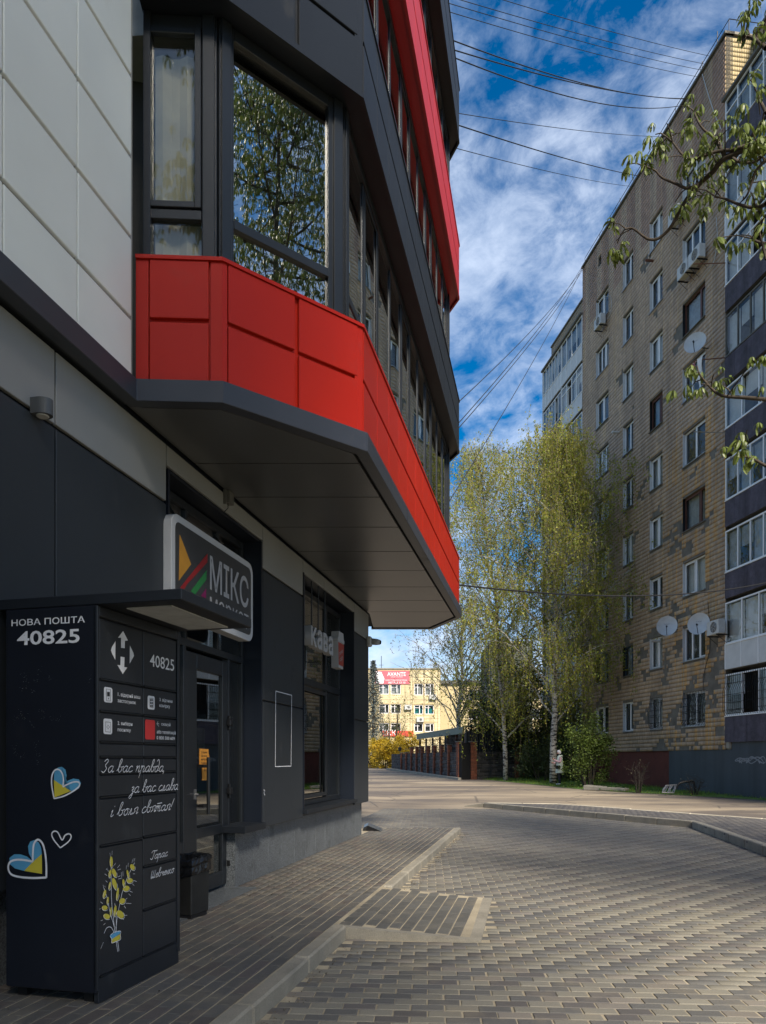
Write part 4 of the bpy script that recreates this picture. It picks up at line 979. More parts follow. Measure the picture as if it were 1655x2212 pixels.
script('і воля святая!', (798, 492), (1258, 440), xh*.86)
script('Тарас', (1098, 808), (1222, 780), xh*.62, w=.0038); script('Шевченко', (1098, 948), (1268, 900), xh*.62, w=.0038)
# wheat ear
WS = [[(862, 1485), (848, 1400), (830, 1250), (815, 1100), (812, 900), (812, 790)], [(855, 1420), (850, 1300), (870, 1160), (905, 1010), (950, 900), (985, 830)], [(852, 1400), (835, 1300), (805, 1200), (785, 1100), (760, 1020)],
      [(760, 1350), (780, 1310), (810, 1305), (835, 1345)], [(850, 1300), (848, 1180), (838, 1130)], [(846, 1300), (870, 1480)]]
for l in WS: line(LF, c2m(l, lfp), .0038, 'wheat_stem')
KN = [(812, 825, 12, 42, 0), (802, 910, 10, 30, 12), (834, 905, 15, 34, -18), (800, 1000, 8, 30, 10), (836, 985, 16, 45, -14), (762, 1060, 11, 32, 15), (786, 1110, 8, 30, 5), (763, 1162, 22, 18, 0), (778, 1225, 26, 20, 20),
      (858, 1060, 9, 48, 8), (903, 980, 9, 30, -5), (935, 915, 8, 34, -12), (968, 862, 16, 24, -25), (948, 962, 24, 18, -10), (922, 1020, 26, 20, -20), (893, 1112, 24, 20, -35), (878, 1210, 24, 34, -40), (840, 1185, 10, 42, 8), (809, 1190, 8, 34, 5)]
for x, y, rx, ry, t in KN:
    P = []; 
    for k in range(12):
        a = 2*math.pi*k/12; u, v = rx*math.cos(a), ry*math.sin(a); P.append((x+u*math.cos(R(t))-v*math.sin(R(t)), y+u*math.sin(R(t))+v*math.cos(R(t))))
    fill(LF, c2m(P, lfp), M_yel, 'wheat_kernel', th=.0035)
    line(LF, c2m([(px_+3, py_+3) for px_, py_ in (P[0:7] if x > 812 else P[1:8])], lfp), .0028, 'kernel_outline', th=.0045)
rw = random.Random(5)
mb = MB()
for x0, y0, x1, y1 in [(820, 742, 817, 775), (803, 757, 806, 790), (833, 850, 845, 832), (858, 868, 875, 845), (860, 884, 882, 876), (785, 880, 792, 895), (765, 912, 782, 925), (772, 962, 784, 974), (775, 882, 783, 870), (752, 992, 758, 1020), (765, 1000, 768, 1012), (733, 1118, 750, 1130), (712, 1176, 735, 1168), (735, 1258, 752, 1250), (755, 1288, 770, 1274), (887, 900, 890, 950), (898, 895, 900, 930), (925, 850, 922, 880), (938, 832, 936, 860), (975, 800, 965, 830), (987, 797, 978, 822), (972, 912, 988, 912), (976, 960, 1000, 968), (968, 985, 982, 998), (948, 1040, 970, 1047), (940, 1058, 955, 1072), (918, 1100, 930, 1090), (920, 1128, 960, 1130), (908, 1148, 920, 1165), (902, 1217, 930, 1217), (890, 1238, 905, 1248), (862, 935, 880, 925), (865, 950, 885, 945), (735, 1462, 755, 1415)]:
    mb.ribbon(LF, c2m([(x0, y0), (x1, y1)], lfp), .0022, .001, .003)
mb.build('wheat_awns', M_ink, lk, recalc=False)
fill(LF, c2m([(800, 1365), (872, 1328), (878, 1350), (812, 1395)], lfp), M_cyan, 'ribbon_band', th=.005); fill(LF, c2m([(810, 1395), (880, 1352), (876, 1392), (818, 1424)], lfp), M_yel, 'ribbon_band', th=.005)
line(LF, c2m([(800, 1370), (815, 1395), (812, 1420), (850, 1408), (878, 1392), (876, 1360), (878, 1334), (835, 1340), (805, 1362)], lfp), .0035, 'ribbon_outline', th=.006)

# ================================================================ LITTER BIN
BF = face((-1.66-.0, 6.45), (.42, 1), (1, -.42))
bb = thing('litter_bin', (-1.73, 6.62, 0), 'square black metal litter bin lined with a black bag', 'litter bin')
c_ = Vector((-1.66, 6.45)); bu = Vector((.36, .93)).normalized(); bn = Vector((-.93, .36)).normalized()*1
def sq(s0, z): m_ = c_+bu*.135+bn*.145; return [(m_.x+bu.x*i*s0+bn.x*j*s0, m_.y+bu.y*i*s0+bn.y*j*s0, z) for i, j in ((-1, -1), (1, -1), (1, 1), (-1, 1))]
mb = MB(); mb.box8(sq(.130, .03)+sq(.138, .47)); mb.build('bin_body', M_bin, bb, bevel=.008)
mb = MB(); mb.box8(sq(.118, -.01)+sq(.118, .035)); mb.build('bin_foot', M_plastic, bb)
mb = MB(); rb_ = random.Random(2); n = 40; m_ = c_+bu*.135+bn*.145; V = []
prof = [(.150, .385), (.158, .42), (.155, .46), (.164, .485), (.155, .52), (.138, .535), (.120, .52), (.105, .44), (.06, .36), (.0, .34)]
for r_, z in prof:
    for k in range(n):
        a = 2*math.pi*k/n; s_ = 1/max(abs(math.cos(a)), abs(math.sin(a))); s_ = 1+(s_-1)*(.85 if r_ > .1 else .4); q = r_*s_+rb_.uniform(-.006, .006)*(r_ > .01)
        x, y = q*math.cos(a), q*math.sin(a); V.append((m_.x+bu.x*x+bn.x*y, m_.y+bu.y*x+bn.y*y, z+rb_.uniform(-.008, .008)+.02*math.sin(a*1.0+2)))
mb.add(V, [(i*n+j, i*n+(j+1) % n, (i+1)*n+(j+1) % n, (i+1)*n+j) for i in range(len(prof)-1) for j in range(n)]); mb.build('bin_liner', M_bag, bb, smooth=False)
# ================================================================ APARTMENT BLOCK
apt = thing('apartment_block', (14.5, 32, 0), 'nine storey tan tiled apartment block with missing tiles and glazed balconies', 'building')
B0 = Vector((13.40, 28.98)); B1 = Vector((11.53, 42.80)); FBL = (B1-B0).length
FB = face(B0, B1-B0, (-(B1-B0).y, (B1-B0).x)); uB = FB.u; nB = FB.n
def bp(x, y=1640, o=0): return pt(FB, x, y, o)
ROOF = 29.75; ZB = 1.78
COLS = [('A', bp(1523)[0], bp(1474)[0]), ('B', bp(1431)[0], bp(1403)[0]), ('C', bp(1367)[0], bp(1345)[0]), ('D', bp(1314)[0], bp(1287)[0])]
holes = []
for nm, a0, a1 in COLS:
    for k in range(9): holes.append((a0, a1, 2.80+2.8*k, 4.26+2.8*k))
vents = [(bp(1493)[0], bp(1483)[0], 28.35, 28.85), (bp(1298)[0], bp(1292)[0], 28.35, 28.85)]
holes += vents
mb = MB(); holes_wall(mb, FB, 0, FBL, ZB, ROOF, holes, -.30, -.02); mb.build('wall', M_tileback, apt)
mb = MB()
for h in vents: mb.fb(FB, h[0], h[1], -.30, -.27, h[2], h[3])
mb.build('vent', M_black, apt)
# tiles
rt = np.random.default_rng(11)
SL = .5; nrow = int((ROOF-ZB)/.186); ncol = int(FBL/SL)+1
miss = np.zeros((nrow, ncol*5), bool)
def blotch(r0, c0, n):
    r, c = r0, c0
    for _ in range(n):
        w = rt.integers(2, 6); 
        if 0 <= r < nrow: miss[r, max(0, c):max(0, min(ncol*5, c+w))] = True
        r += rt.integers(-1, 2); c += rt.integers(-3, 4)
for _ in range(48):
    z = rt.random()**2.4*.85; blotch(int(z*nrow), int(rt.random()**1.35*ncol*5), int(rt.integers(1, 11)))
for (x, y, n) in ((1540, 1400, 12), (1545, 1440, 14), (1555, 1480, 10), (1545, 1500, 12), (1450, 1440, 16), (1440, 1400, 10), (1400, 1380, 16), (1390, 1420, 14), (1395, 1450, 8), (1470, 1520, 9), (1385, 1520, 10), (1390, 1545, 10), (1480, 1600, 3), (1545, 1540, 4), (1540, 1260, 8), (1500, 1330, 10), (1440, 1310, 12), (1380, 1290, 9), (1350, 1340, 6), (1310, 1290, 5), (1540, 1110, 6), (1420, 1130, 6), (1370, 1170, 5), (1500, 1020, 5), (1360, 1380, 14), (1335, 1420, 8), (1560, 1610, 4), (1540, 980, 6), (1385, 1060, 4), (1460, 1180, 7)):
    a, z = bp(x, y); blotch(int((z-ZB)/.186), int(a/.1), max(2, int(n*.8)))
V = []; F = []; COL = []; nb = 0
stain = rt.random(64)
for r_ in range(nrow):
    z0 = ZB+r_*.186; z1 = min(z0+.170, ROOF-.02)
    hs_ = [h for h in holes if h[3] > z0+.02 and h[2] < z1-.02]
    for c in range(ncol*5):
        a0, a1 = c*.1+.005, min((c+1)*.1-.005, FBL-.002)
        if a0 > FBL-.03 or miss[r_, c]: continue
        skip = False
        for h in hs_:
            if a1 > h[0] and a0 < h[1]:
                if a0 < h[0]-.03: a1 = h[0]-.003
                elif a1 > h[1]+.03: a0 = h[1]+.003
                else: skip = True
        if skip: continue
        o1 = .0+rt.normal(0, .0015); g = .8+.0*r_
        x = [FB(a, o, z) for o in (-.018, o1) for a, z in ((a0, z0), (a1, z0), (a1, z1), (a0, z1))]
        V += x; F += [(nb+4, nb+5, nb+6, nb+7), (nb, nb+1, nb+5, nb+4), (nb+1, nb+2, nb+6, nb+5), (nb+3, nb, nb+4, nb+7), (nb+2, nb+3, nb+7, nb+6)]; nb += 8
        slab = rt_s = ((r_*7919+(c//5)*104729) % 97)/97; zf_ = r_/nrow
        w = stain[(c//2) % 64]*.6+.4*stain[(c*5+r_//9) % 64]
        base = np.array([.44, .312, .198])*(.92+.12*slab)
        if w > .62 and a0 < 5 and zf_ < .5: base = base*np.array([1.22, 1.02, .62])
        elif w < .22: base = base*np.array([1.1, 1.08, .95])
        if zf_ > .86 and (c//3) % 5 < 3: base = base*np.array([.82, .72, .72])
        base = base*(1+rt.normal(0, .08)); COL += [base]*5
quads_mesh('wall_tile', V, F, M_tile, apt, np.array(COL), 'stuff')
# roof edge, railings
mb = MB(); mb.fb(FB, -.08, FBL+.05, -.35, .07, ROOF, ROOF+.10); mb.build('roof_edge', M_concdark, apt)
REC = 1.2
# return face at the near corner (sunlight put into its lighter tile colour) and at the far corner
FR = face(B0, (-nB.x, -nB.y), (-uB.x, -uB.y)); FR2 = face(Vector(B1)-nB*REC, nB, uB)
mb = MB(); mb.fb(FR, .02, REC+.1, -.3, -.015, 26.0, ROOF); mb.build('wall', M_tileback, apt)
V = []; F = []; COL = []; nb = 0
for r_ in range(int((ROOF-ZB)/.186)):
    z0 = ZB+r_*.186
    if z0 < 26.9: continue
    for c in range(12):
        a0, a1 = c*.1+.004, (c+1)*.1-.004
        V += [FR(a, o, z) for o in (-.012, 0) for a, z in ((a0, z0), (a1, z0), (a1, z0+.172), (a0, z0+.172))]
        F += [(nb+4, nb+5, nb+6, nb+7), (nb, nb+1, nb+5, nb+4), (nb+1, nb+2, nb+6, nb+5), (nb+3, nb, nb+4, nb+7), (nb+2, nb+3, nb+7, nb+6)]; nb += 8
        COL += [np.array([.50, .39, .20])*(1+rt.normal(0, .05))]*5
quads_mesh('wall_tile', V, F, M_tile, apt, np.array(COL), 'stuff')
mb = MB(); mb.fb(FR, .0, REC+.4, -.3, .08, ROOF, ROOF+.10); mb.build('roof_edge', M_conc, apt)
# recessed walls behind the loggias
def rec_wall(a0, a1, name='rear_wall'):
    mb = MB(); mb.fb(FB, a0, a1, -REC-.3, -REC, ZB, ROOF); mb.build(name, M_tileback, apt)
    V = []; F = []; COL = []; nb = 0
    for r_ in range(int((ROOF-ZB)/.186)):
        z0 = ZB+r_*.186
        if z0 < 26.9: continue
        for c in range(int((a1-a0)/.2)):
            q0, q1 = a0+c*.2+.004, a0+(c+1)*.2-.004
            V += [FB(a, o, z) for o in (-REC-.001, -REC+.012) for a, z in ((q0, z0), (q1, z0), (q1, z0+.17), (q0, z0+.17))]
            F += [(nb+4, nb+5, nb+6, nb+7), (nb, nb+1, nb+5, nb+4), (nb+1, nb+2, nb+6, nb+5), (nb+3, nb, nb+4, nb+7), (nb+2, nb+3, nb+7, nb+6)]; nb += 8
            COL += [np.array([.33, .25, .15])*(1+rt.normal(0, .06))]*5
    quads_mesh('wall_tile', V, F, M_tile, apt, np.array(COL), 'stuff')
    mb = MB(); mb.fb(FB, a0, a1, -REC-.35, -REC+.07, ROOF, ROOF+.1); mb.build('roof_edge', M_concdark, apt)
rec_wall(-12.6, 0); rec_wall(FBL+.01, FBL+8.2)
mb = MB(); mb.prism([FB(-12.6, -REC-.3, 0)[:2], FB(FBL+8.2, -REC-.3, 0)[:2], FB(FBL+8.2, -12.5, 0)[:2], FB(-12.6, -12.5, 0)[:2]], ZB-1.9, ROOF-.1); mb.build('core', M_tileback, apt)
# plinth: red-brown part and smooth blue-grey part
ga = bp(1443, 1660)[0]
mb = MB(); op = (bp(1314, 1660, -.12)[0], bp(1301, 1660, -.12)[0])
holes_wall(mb, FB, ga, FBL, -.2, ZB-.01, [(op[0], op[1], .35, 1.30)], -.5, -.12); mb.build('plinth', M_redbrown, apt)
mb = MB(); mb.fb(FB, op[0]-.02, op[1]+.02, -.52, -.5, .3, 1.35); mb.build('plinth_opening', M_black, apt)
mb = MB(); mb.fb(FB, -12.6, ga, -.5, -.04, -.3, ZB-.005); mb.build('plinth', M_plinth, apt)
mb = MB(); mb.fb(FB, -12.6, -.32, -.5, -.06, ZB-.004, 2.10); mb.build('plinth', M_plinth, apt)
mb = MB(); mb.fb(FB, FBL, FBL+8.2, -.5, -.1, -.2, 2.1); mb.build('plinth', M_redbrown, apt)
mb = MB(); mb.fb(FB, -.32, -.02, -.5, .02, ZB+.0, 2.12); mb.build('broken_corner', M_conc, apt, bevel=.05)
# scribbled spray tags
gr = thing('graffiti', FB(-1.6, -.03, 1.3), 'white sprayed scribbles on the smooth blue grey plinth', 'graffiti'); rg = random.Random(9)
for (x, y, w, h, n) in ((1606, 1641, 9, 3.5, 26), (1632, 1642, 12, 7, 20), (1600, 1647, 3, 1.5, 6)):
    a, z = bp(x, y, -.04); P = [(a-(math.sin(k*.9)*w+rg.uniform(-1, 1)*2+(k-n/2)*w*.05)/54*2.0, z+(math.cos(k*1.7)*h+rg.uniform(-.6, .6))/54) for k in range(n)]
    mb = MB(); mb.ribbon(FB, smooth_pts(P, 4), .03, -.0385, .001); mb.build('scribble', mat('faded_spray', (.26, .27, .28), .8), gr, recalc=False)

# ---- windows: one of each kind, copied up the storeys as parts with their own sub-parts
def make_window(w, h, fr, style, cur, grille=False):
    """origin at the lower near corner of the opening; built in the plane of the wall"""
    G = face((0, 0), uB, nB); mb = MB(); O = -.16
    def bar(mb, a0, a1, z0, z1, o0=O-.03, o1=O+.03): mb.fb(G, a0, a1, o0, o1, z0, z1)
    t = .06; bar(mb, 0, t, 0, h); bar(mb, w-t, w, 0, h); bar(mb, t, w-t, 0, t); bar(mb, t, w-t, h-t, h)
    ms = {'two': [.5], 'three': [.34, .67], 'wide': [.30], 'one': [.45]}[style]; eds = [0]+[q*w for q in ms]+[w]
    for q in ms: bar(mb, q*w-.045, q*w+.045, t, h-t)
    win = mb.build('window', fr, apt, recalc=True); win.parent = apt
    for e0, e1 in zip(eds[:-1], eds[1:]):
        mb = MB(); mb.fb(G, e0+.03, e1-.03, O-.006, O, .03, h-.03); p = mb.build('pane', M_glassB, win); p.location = (0, 0, 0)
    mb = MB(); i = random.randrange(2); e0, e1 = eds[i], eds[i+1]
    s = .045
    if e1-e0 > .3:
        mb.fb(G, e0+.055, e0+.055+s, O+.03, O+.05, .07, h-.07); mb.fb(G, e1-.055-s, e1-.055, O+.03, O+.05, .07, h-.07)
        mb.fb(G, e0+.055+s, e1-.055-s, O+.03, O+.05, .07, .07+s); mb.fb(G, e0+.055+s, e1-.055-s, O+.03, O+.05, h-.07-s, h-.07); p = mb.build('sash', fr, win); p.location = (0, 0, 0)
    mb = MB(); mb.fb(G, 0, w, -.298, -.29, 0, h); p = mb.build('curtain', cur, win); p.location = (0, 0, 0)  # curtain, in some windows a sheet with room darkness as its colour
    mb = MB(); mb.fb(G, -.03, w+.03, O+.03, .055, -.035, -.0); p = mb.build('sill', M_steel if fr is M_upvc else M_concdark, win); p.location = (0, 0, 0)
    # plastered far reveal
    mb = MB(); mb.fb(G, w-.012, w-.001, O+.03, -.005, 0, h); p = mb.build('reveal', M_whitepar if fr is M_upvc else M_tile, win); p.location = (0, 0, 0)
    if grille:
        mb = MB(); n = int(w/.12)
        for k in range(n+1):
            a = .04+(w-.08)*k/n; mb.tube([G(a, -.02, 0), G(a+.0, .02, .1), G(a, .10, .25), G(a, .10, h*.6), G(a, .03, h*.75), G(a, -.02, h)], .013, 4)
        for z in (.27, .55, .62, .85, 1.2):
            mb.tube([G(.02, .10 if z < 1 else .03, z), G(w-.02, .10 if z < 1 else .03, z)], .012, 4)
        p = mb.build('grille', M_iron, win, recalc=False); p.location = (0, 0, 0)
    return win
curs = [M_curtain, mat('dim_room', (.085, .088, .09), .9), M_curtain, MATS['dim_room'], M_curtain2]  # dim_room: darkness of unlit rooms put into a sheet's colour
rwn = random.Random(21)
for nm, a0, a1 in COLS:
    w = a1-a0; protos = {}
    for k in range(9):
        fr = M_upvc; gk = (k == 0 and nm in 'AB')
        if nm == 'A' and k in (6, 3) or nm == 'B' and k in (5,): fr = M_oldwood
        if nm in 'CD' and k == 1: fr = M_bluewood
        st = ('three' if k % 2 else 'two') if nm in 'AD' else 'one'
        if fr is not M_upvc: st = 'wide'
        key = (fr.name, st, gk, rwn.randrange(3))
        P = FB(a0, 0, 2.80+2.8*k); Lc = Vector(P)-apt.location
        if key in protos: o = copy_tree(protos[key], apt); o.location = Lc
        else:
            o = make_window(w, 1.46, fr, st, M_curtain2 if fr is not M_upvc else curs[rwn.randrange(5)], gk); protos[key] = o; o.location = Lc
        if fr is M_oldwood: o['label'] = 'old brown wooden window'
        if fr is M_bluewood: o['label'] = 'old dark blue wooden window'
# ---- loggias
def loggia(a0, a1, k, par, npan, fr=M_upvc, dark_open=None, full=False, grille=False, split=None):
    zf = 2.10+2.8*k; mb = MB(); ZP = zf+.95; ZT = zf+2.60
    mb.fb(FB, a0, a1, -REC, -.02, zf-.02, zf+.12); mb.build('balcony_floor', M_concdark, apt)
    L = a1-a0
    if full:
        mb = MB(); mb.fb(FB, a0, a1, -.03, .03, zf, ZP); p = mb.build('parapet', M_whitepar, apt)
        n = npan
        mb = MB()
        for i in range(n+1): a = a0+(L-.05)*i/n; mb.fb(FB, a, a+.05, .03, .05, zf+.02, ZP)
        mb.build('parapet_batten', M_upvc, p)
    else:
        cuts = [0, .17, .55, .8, 1.0]
        base = MB(); base.fb(FB, a0, a1, -.05, -.0, zf+.02, ZP); p = base.build('parapet', M_concdark, apt)
        for c0, c1 in zip(cuts[:-1], cuts[1:]):
            mb = MB(); mb.fb(FB, a0+L*c0+.006, a0+L*c1-.006, .0, .035+random.uniform(0, .01), zf-.04, ZP-.02); mb.build('parapet_panel', par, p)
    mb = MB(); mb.fb(FB, a0, a1, -.05, .06, ZP, ZP+.035); mb.build('balcony_sill', M_upvc if fr is M_upvc else M_concdark, apt)
    mb = MB(); z0 = ZP+.036; t = .055
    mb.fb(FB, a0, a1, -.04, .02, z0, z0+t); mb.fb(FB, a0, a1, -.04, .02, ZT-t, ZT)
    for i in range(npan+1):
        a = a0+(L-t)*i/npan; mb.fb(FB, a, a+t, -.04, .02, z0+t, ZT-t)
    if split: mb.fb(FB, a0+t, a1-t, -.035, .018, ZT-split, ZT-split+.05)
    w = mb.build('balcony_glazing', fr, apt)
    for i in range(npan):
        if dark_open == i: continue
        q0, q1 = a0+(L-t)*i/npan+t-.02, a0+(L-t)*(i+1)/npan+.02
        mb = MB(); mb.fb(FB, q0, q1, -.012, -.006, z0+t-.02, ZT-t+.02); mb.build('pane', M_glassB, w)
    # what hangs behind
    mb = MB()
    for i in range(npan):
        if dark_open == i: continue
        if random.random() < .93:
            q0, q1 = a0+L*i/npan+.05, a0+L*(i+1)/npan-.02
            mb.fb(FB, q0, q1, -.16, -.15, z0+.05 if random.random() < .6 else z0+.8, ZT-.08)
    if mb.v: mb.build('curtain', random.choice([M_curtain2, M_curtain, M_curtain2]), w)
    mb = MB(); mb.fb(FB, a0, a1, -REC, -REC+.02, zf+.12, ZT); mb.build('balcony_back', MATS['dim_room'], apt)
    if grille:
        mb = MB(); n = int(L/.13)
        for q in range(n+1):
            a = a0+.04+(L-.08)*q/n; h = ZT-z0; mb.tube([FB(a, .03, z0), FB(a, .15, z0+.2), FB(a, .15, z0+h*.6), FB(a, .05, z0+h*.75), FB(a, .03, ZT)], .009, 4)
        for z in (.22, .5, .8, 1.25): mb.tube([FB(a0+.03, .15 if z < 1 else .05, z0+z), FB(a1-.03, .15 if z < 1 else .05, z0+z)], .009, 4)
        mb.build('grille', M_iron, w, recalc=False)
mx = lambda k: [M_purple, M_whitepar, M_purple, M_purple, M_purple, M_purple, M_purple, M_whitepar, M_purple][k]
for k in range(9):
    loggia(-3.12, -.0-.02, k, mx(k), [3, 3, 4, 4, 3, 4, 4, 4, 4][k], dark_open={0: 1, 6: 1}.get(k), full=(k in (1, 7)), grille=(k == 0), fr=M_upvc if k != 5 else M_concdark, split=.55 if k in (6, 8) else None)
    loggia(-6.4, -3.18, k, M_whitepar if k % 3 == 1 else M_purple, 4, full=k % 3 == 1, fr=M_upvc if k % 4 else M_concdark, dark_open=2 if k == 4 else None)
    loggia(FBL+.02, FBL+3.2, k, M_greypar, 4, full=k in (8, 7, 1), split=.5 if k in (7,) else None, dark_open=2 if k == 7 else None)
    loggia(FBL+3.25, FBL+6.5, k, M_greypar, 6, full=k in (8, 0), dark_open=1 if k == 7 else None)
for a0, a1 in ((-6.5, .06), (FBL-.0, FBL+6.6)):
    mb = MB(); mb.fb(FB, a0, a1, -REC, .14, 27.12, 27.22); mb.build('balcony_roof', M_concdark, apt)
for a in (-3.18, FBL+3.2, -6.5, FBL+6.5):
    mb = MB(); mb.fb(FB, a, a+.06, -REC, .045, 1.9, 27.1); mb.build('party_wall', M_whitepar, apt)
holes2 = [(-9.6, -8.1, 2.8+2.8*k, 4.26+2.8*k) for k in range(9)]
mb = MB(); holes_wall(mb, FB, -12.6, -6.55, ZB, ROOF, holes2, -.3, 0); mb.build('wall', mat('plain_tile_wall', (.28, .22, .14), .7, 0, .2, 1, .3, 20), apt)
protoW = None
for k in range(9):
    Lc = Vector(FB(-9.6, 0, 2.80+2.8*k))-apt.location
    if protoW is None: protoW = make_window(1.5, 1.46, M_upvc, 'two', M_curtain2); protoW.location = Lc
    else: o = copy_tree(protoW, apt); o.location = Lc
mb = MB(); mb.fb(FR, -.0, .0001, 0, .0001, 0, .0001)
# roof rail: posts and rail parts
rl = thing('roof_railing', FB(4, -.2, ROOF+.1), 'thin metal railing along the apartment roof edge', 'railing')
mb = MB(); mb.tube([FB(-.02, -.15, ROOF+.62), FB(FBL, -.15, ROOF+.62)], .016, 5); mb.tube([FB(-.02, -.15, ROOF+.62), FB(-.02, -2.2, ROOF+.62)], .016, 5); mb.build('rail', M_cable, rl)
for k in range(8):
    a = k*FBL/7; mb = MB(); mb.tube([FB(a, -.15, ROOF+.08), FB(a, -.15, ROOF+.62)], .014, 5); mb.build('post', M_cable, rl)
mb = MB(); mb.tube([FB(-.02, -1.4, ROOF+.08), FB(-.02, -1.4, ROOF+.62)], .014, 5); mb.build('post', M_cable, rl)
for i, (x, y, h_) in enumerate(((1493, 0, .9), (1525, 0, 1.1), (1390, 0, .8), (1320, 0, .9), (1283, 0, .7))):
    a = bp(x, 300)[0]; mb = MB(); mb.tube([FB(a, -.5, ROOF+.1), FB(a, -.5, ROOF+.4+h_)], .018, 5)
    o = mb.build('antenna_rod', M_cable); props(o, ['antenna rod on the roof edge nearest to the sunlit corner', 'short antenna rod on the roof just left of the sunlit corner tiles', 'antenna rod at the middle of the sloping roof line', 'antenna rod on the roof left of the middle', 'shortest antenna rod near the far end of the roof line'][i], 'antenna', 'antenna rods on the apartment roof')

# ---- things fixed to the facade
def ac_unit(x, y, label, w=.82, h=.56, group='air conditioners on the tiled facade', Ff=None, o_=.0):
    Fq = Ff or FB; a, z = pt(Fq, x, y, .35)
    t = thing('air_conditioner', Fq(a, .3, z-h/2), label, 'air conditioner', group)
    mb = MB(); mb.fb(Fq, a-w/2, a+w/2, .14, .44, z-h/2, z+h/2); mb.build('casing', M_acw, t, bevel=.02)
    mb = MB(); c = Vector(Fq(a-.08, .442, z)); ax = Matrix((( Fq.u.x, 0, Fq.n.x), (Fq.u.y, 0, Fq.n.y), (0, 1, 0)))
    for r_ in (.06, .11, .16, .21):
        mb.tube([c+ax @ Vector((r_*math.cos(q), r_*math.sin(q), .01)) for q in [2*math.pi*k/16 for k in range(17)]], .006, 4, caps=False)
    for q in range(6): mb.tube([c+ax @ Vector((.05*math.cos(q), .05*math.sin(q), .012)), c+ax @ Vector((.21*math.cos(q), .21*math.sin(q), .012))], .005, 4)
    mb.build('fan_guard', M_acw, t)
    mb = MB(); mb.tube([c+ax @ Vector((0, 0, -.002)), c+ax @ Vector((0, 0, .004))], .215, 18); mb.build('fan_opening', mat('fan_dark', (.06, .06, .06), .7), t)
    for s in (-.3, .3):
        mb = MB(); mb.fb(Fq, a+s-.02, a+s+.02, .0, .46, z-h/2-.05, z-h/2-.005); mb.tube([Fq(a+s, .02, z-h/2-.35), Fq(a+s, .4, z-h/2-.05)], .012, 4); mb.build('bracket', M_iron, t)
    return t
ac_unit(1502, 553, 'right unit of the air conditioner pair under the eighth floor window')
ac_unit(1477, 583, 'lower left unit of the air conditioner pair under the eighth floor window')
ac_unit(1457, 467, 'air conditioner half hidden by the chestnut branch near the top floor')
ac_unit(1293, 696, 'air conditioner below a window near the far corner of the facade')
ac_unit(1543, 1356, 'air conditioner beside the two satellite dishes and the balconies')
def dish(x, y, o, label, turn, r_=.46):
    a, z = pt(FB, x, y, o); P = Vector(FB(a, o, z)); t = thing('satellite_dish', P, label, 'satellite dish', 'satellite dishes on the tiled facade')
    d = Vector((turn, -1, .28)).normalized(); ax = d.to_track_quat('Z', 'Y').to_matrix(); n = 24; prof = [(r_*q, .16*q*q*r_/.46) for q in (.001, .3, .55, .8, 1.0)]
    mb = MB(); V = []
    for rr_, zz_ in prof:
        for j in range(n): an_ = 2*math.pi*j/n; V.append(P+ax @ Vector((rr_*math.cos(an_)*.94, rr_*math.sin(an_), zz_)))
    F = [(i*n+j, i*n+(j+1) % n, (i+1)*n+(j+1) % n, (i+1)*n+j) for i in range(len(prof)-1) for j in range(n)]; mb.add(V, F); 
    V2 = [v-d*.012 for v in V]; mb.add(V2, F); mb.build('reflector', M_dish, t, smooth=True, recalc=False)
    f = P+d*.42+Vector((0, 0, -.12)); mb = MB(); mb.tube([P+ax @ Vector((0, -r_*.9, .13)), f], .014, 5); mb.tube([f, f-d*.08], .035, 8); mb.build('feed_arm', M_iron, t)
    mb = MB(); mb.tube([P-d*.02, P-d*.15, Vector(FB(a, -.02, z-.1))], .022, 6); mb.build('mount', M_iron, t)
    q_ = face(P.xy, Vector((-d.y, d.x)), (d.x, d.y)); text('ТЕЛЕСАТ', q_, -.0-.11, P.z+.10, .035, .10, width=.22, parent=t, mats=M_frame)
dish(1503, 745, .55, 'satellite dish high on the facade above the hung laundry', -.75)
dish(1441, 1355, .5, 'left of the two low satellite dishes, with its arm pointing down', -.45)
dish(1511, 1350, .5, 'low satellite dish between the other low dish and an air conditioner', -.8)
# laundry pole
a, z = pt(FB, 1560, 778, .1)
t = thing('drying_pole', FB(-.3, .4, z), 'long drying pole sticking out beside the balconies', 'pole'); mb = MB()
mb.tube([FB(-.05, .02, z+.05), FB(.4, 1.0, z+.12), FB(1.2, 1.0, z+.18)], .022, 6); mb.build('bar', M_rust, t)
def cloth(a0, a1, zt, h, m, label, o=.95):
    mb = MB(); n = 8; V = [FB(a0+(a1-a0)*i/n, o+.05*math.sin(i*1.3+j*.7), zt-h*j/5*(1-.12*math.sin(i*1.1))) for j in range(6) for i in range(n+1)]
    mb.add(V, [(j*(n+1)+i, j*(n+1)+i+1, (j+1)*(n+1)+i+1, (j+1)*(n+1)+i) for j in range(5) for i in range(n)]); o_ = mb.build('hung_cloth', m, recalc=False); props(o_, label, 'laundry', 'laundry on the drying pole')
pz = z+.12
cloth(.0, .42, pz, .95, M_curtain, 'white cloth hung on the drying pole by the balconies'); cloth(.5, .85, pz+.02, .42, mat('pink_cloth', (.50, .18, .20), .9), 'small pink cloth hung beside the white one')
for (x, y, dx, dy, lab) in ((1567, 935, -52, -8, 'pale bare pole sticking out by the fifth floor balcony'), (1567, 568, -36, -7, 'rusty bare pole sticking out high beside the balconies')):
    mb = MB(); a, z = pt(FB, x, y, .05); mb.tube([FB(a, .05, z), FB(a+.5, 1.1, z+.2)], .02, 6); o = mb.build('drying_pole', M_conc if y > 900 else M_rust); props(o, lab, 'pole')
